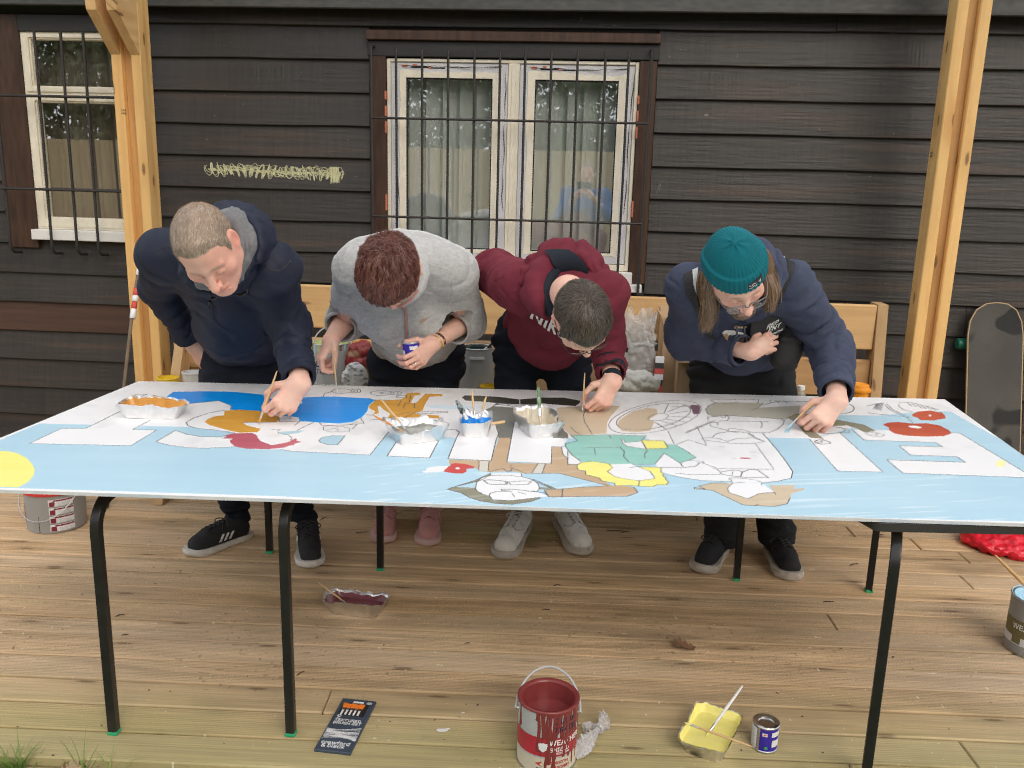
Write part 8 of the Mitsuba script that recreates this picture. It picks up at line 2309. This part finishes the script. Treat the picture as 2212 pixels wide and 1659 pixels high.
# chalk
rg = np.random.default_rng(14)
def on_board(x, z):
    kk = np.floor((2.2035 - z) / .1583) + 1; zb = 2.2035 - .1583 * kk
    return YW - .024 + .020 * np.clip((z - zb) / .176, 0, 1) - .0035
def chalk(q, r):
    q = np.array(q); P = np.c_[q[:, 0], on_board(q[:, 0], q[:, 1]), q[:, 1]]
    return tube(P, r, 4)
x0, x1 = at(452, 365, YW)[0], at(742, 372, YW)[0]; zc = at(600, 367, YW)[2]
ms = []
for L_ in range(6):
    n = 260; t_ = np.linspace(0, 1, n)
    am = .022 + .016 * rg.random(); ph = rg.uniform(0, 6); fr = rg.uniform(38, 62)
    x = x0 + (x1 - x0) * t_ + .012 * np.cos(fr * 2.4 * t_ + ph) + rg.normal(0, .004); z = zc - .004 + am * np.sin(fr * 2.2 * t_ + ph) * (.6 + .5 * np.sin(t_ * 17 + L_)) + rg.normal(0, .004) - .010 * t_
    ms.append(chalk(np.c_[x, z], .0015))
for L_ in range(11):
    t0_ = rg.uniform(0, .8); n = 20; t_ = np.linspace(t0_, t0_ + rg.uniform(.08, .2), n)
    ms.append(chalk(np.c_[x0 + (x1 - x0) * t_, zc + rg.uniform(-.02, .022) + .003 * np.sin(t_ * 90) - .008 * t_], .0011))
for L_ in range(26):
    xx = x1 - .07 + .05 * rg.random(); n = 10; t_ = np.linspace(0, 1, n)
    ms.append(chalk(np.c_[xx + .006 * t_, zc + .022 - (.075 + .01 * rg.random()) * t_], .0012))
obj('chalk_scribble', cat(ms), 'chalk', wall, kind='stuff', label='pale yellow chalk scribble across one weatherboard')
mat('chalk', (.56, .55, .34), .95)
c_ = at(*U(2055, 1215), YW); q = [(c_[0] + a_, c_[2] + b_) for a_, b_ in ((-.012, -.035), (-.004, .0), (.006, .018), (.004, .004), (-.002, 0), (.006, -.004), (.004, -.016), (-.006, -.018))]
obj('chalk_mark', chalk(spline(np.c_[np.array(q), np.zeros(len(q))], 30)[:, :2], .0010), 'chalk_grey', wall)
mat('chalk_grey', (.22, .22, .21), .95)

# ------------------------------------------------------------------ what stands behind the photographer and shows in the window panes
mat('fence_wood', proc(lambda p, n, uv: mix((.40, .29, .155), (.54, .41, .245), fbm(p.x * 3, p.y * 3, p.z * .8, 3)) * (.85 + .25 * noise(p.x * 60, 1.0, p.z * 3))), .75)
fk = thing('garden_fence', 'tan close boarded fence across the garden, seen reflected in the window panes', 'fence')
yf = -7.0
for k in range(130):
    x = -15.0 + .2 * k
    obj('board', box(x, x + .192, yf - .012 - .004 * (k % 2), yf + .008 - .004 * (k % 2), -.06, 2.06 + .01 * hsh(k), .003), 'fence_wood', fk)
for z in (.2, 1.0, 1.7):
    obj('rail', box(-15, 11, yf - .06, yf - .018, z, z + .08, .004), 'fence_wood', fk)
for x in np.arange(-14.9, 11, 1.8):
    obj('fence_post', box(x - .05, x + .05, yf - .14, yf - .062, -.06, 1.95, .004), 'fence_wood', fk)
mat('leaf_dark', proc(lambda p, n, uv: mix((.035, .060, .022), (.085, .12, .045), noise(p.x * 9, p.y * 9, p.z * 9))), .6, two=True)
mat('bark', proc(lambda p, n, uv: mix((.05, .04, .03), (.12, .10, .075), fbm(p.x * 14, p.y * 14, p.z * 3, 3))), .9)


def tree(x, y, hgt, spread, seed, label):
    rg = np.random.default_rng(seed); t = thing('tree', label, 'tree', 'trees beyond the garden fence')
    limbs = [tube(spline([(x, y, -.2), (x + rg.normal(0, .15), y, hgt * .35), (x + rg.normal(0, .3), y + rg.normal(0, .2), hgt * .8)], 14), np.linspace(.16, .05, 14), 8)]
    tips = []
    for k in range(16):
        z0 = hgt * rg.uniform(.18, .75); a = rg.uniform(0, 6.28); L = spread * rg.uniform(.5, 1.0) * (1.1 - .5 * z0 / hgt)
        p0 = np.array([x, y, z0]); p1 = p0 + np.array([math.cos(a) * L, math.sin(a) * L * .8, L * rg.uniform(.2, .7)])
        limbs.append(tube(spline([p0, (p0 + p1) / 2 + rg.normal(0, .12, 3), p1], 8), np.linspace(.05, .012, 8), 6)); tips += [p0 + (p1 - p0) * q for q in (.45, .7, .9, 1.0)]
    obj('trunk', cat(limbs), 'bark', t, smooth=True)
    tips = np.array(tips); n = 5200
    c = tips[rg.integers(0, len(tips), n)] + rg.normal(0, .30, (n, 3)) * spread / 1.8
    d = rg.normal(size=(n, 3)); d /= np.linalg.norm(d, axis=1, keepdims=True); s = np.cross(d, rg.normal(size=(n, 3))); s /= np.linalg.norm(s, axis=1, keepdims=True)
    L = rg.uniform(.06, .13, (n, 1)); w = L * .42
    V = np.stack([c - d * L, c + s * w, c + d * L, c - s * w], 1).reshape(-1, 3); i = np.arange(n) * 4
    obj('crown', TM(V, np.vstack([np.stack([i, i + 1, i + 2], 1), np.stack([i, i + 2, i + 3], 1)])), 'leaf_dark', t)


for k, (x, y, h_, s) in enumerate(((-4.6, -9.2, 4.8, 2.0), (-2.2, -9.6, 5.4, 2.2), (.4, -9.1, 5.0, 2.0), (2.7, -9.8, 5.5, 2.3), (5.2, -9.2, 4.8, 2.0), (-7.3, -9.6, 5.2, 2.2), (8.0, -9.5, 5.2, 2.2), (-9.8, -9.2, 6.0, 2.3), (-12.2, -9.6, 6.4, 2.4), (-14.6, -9.3, 6.0, 2.3))):
    tree(x, y, h_, s, 100 + k, 'leafy dark tree beyond the garden fence, seen only in reflections')

# the photographer: seen as a reflection in the right hand pane
cloth('shirt_blue', (.06, .12, .30), (.10, .19, .42), .85, 400, .0006, heather=.5)
t = thing('person', 'photographer in a mottled blue top, seen only as a reflection in the window', 'person')
px_, py_ = .02, -.52
P = np.array([px_, py_ - .05, .86]); neck = np.array([px_, py_, 1.40]); M_ = np.array([px_, py_, 1.34])
def face_front(c):
    Mx = np.stack([np.array([1.0, 0, 0]), np.array([0, 1.0, 0]), np.array([0, 0, 1.0])], 1)
    return Mx, np.asarray(c, float)
Rm, hcn = face_front((px_, py_ + .02, 1.595))
fh = head_sdf(np.array([0, -.03, -.20])); m = sdf_mesh(fh, (-.11, -.13, -.28), (.11, .15, .14), .0045)
L = np.asarray(m.vertices).copy(); C = skin_colors(L, SKIN); m.vertices = L + hcn
ls, rs = np.array([px_ + .19, py_, 1.36]), np.array([px_ - .19, py_, 1.36])
pieces = [(m, C)]; sl = []
for s, sh2 in ((1, ls), (-1, rs)):
    el = np.array([px_ + s * .27, py_ + .12, 1.13]); wr = np.array([s * .075, -.16, 1.37])
    hf, J, A = hand_parts(wr, (-s * .30, .75, .55), (s * .8, .1, .5), s * 1, [(40, 45, 20)] * 4, [(.045, .046, -.02), (.05, .075, -.03), (.05, .10, -.035)])
    hm, hc, _ = arm_mesh(hf, J, wr, el, .028, .042, h=.004)
    pieces.append((hm, hc)); sl += [(cap(sh2, el, .075, .06), .05), (cap(el, wr + (el - wr) * .35, .058, .052), .03)]
bodymesh(t, pieces)
f = torso_sdf(P, M_, ls, rs, (.17, .12), (.185, .125), (.165, .12), extra=sl)
obj('top', sdf_mesh(f, *bound([P, ls, rs, (px_ + .3, py_ + .15, 1.1), (px_ - .3, py_ + .15, 1.1)], .2), .012, folds([(P, M_, .010, .12, .3)], 3)), 'shirt_blue', t, smooth=True)
trousers(t, P, np.array([1.0, 0, 0]), [P + (-.09, 0, -.08), P + (.09, 0, -.08)], [(px_ - .11, py_, .36), (px_ + .11, py_, .36)], [(px_ - .12, py_ - .03, .03), (px_ + .12, py_ - .03, .03)], 'trouser_navy', 4, h=.016, hem=.01)
for s in (-1, 1):
    shoe('shoe' if s < 0 else 'shoe_001', t, (px_ + s * .13, py_ + .16, -.0645), (px_ + s * .12, py_ - .10, -.0645), .10, ('shoe_black', 'sole_white', None), seed=s + 50, k=.006)
hcm, hcc, hcf = hair_cap(Rm, hcn, .008, 'short', (.30, .25, .20), 91, h=.006)
obj('hair', hcm, 'hair_base', t, smooth=True, color=np.clip(hcc, 0, 1))
k = thing('phone', 'dark phone held up by the photographer', 'phone')
obj('body', box(-.074, .074, -.034, -.026, CAMZ - .030, CAMZ + .042, .003), 'zip_black', k)
obj('lens', along(lathe([(0, 0), (.007, 0), (.007, .0015), (0, .0016)], 16), (-.05, -.0259, CAMZ + .025), (-.05, 1, CAMZ + .025)), 'foil', k)
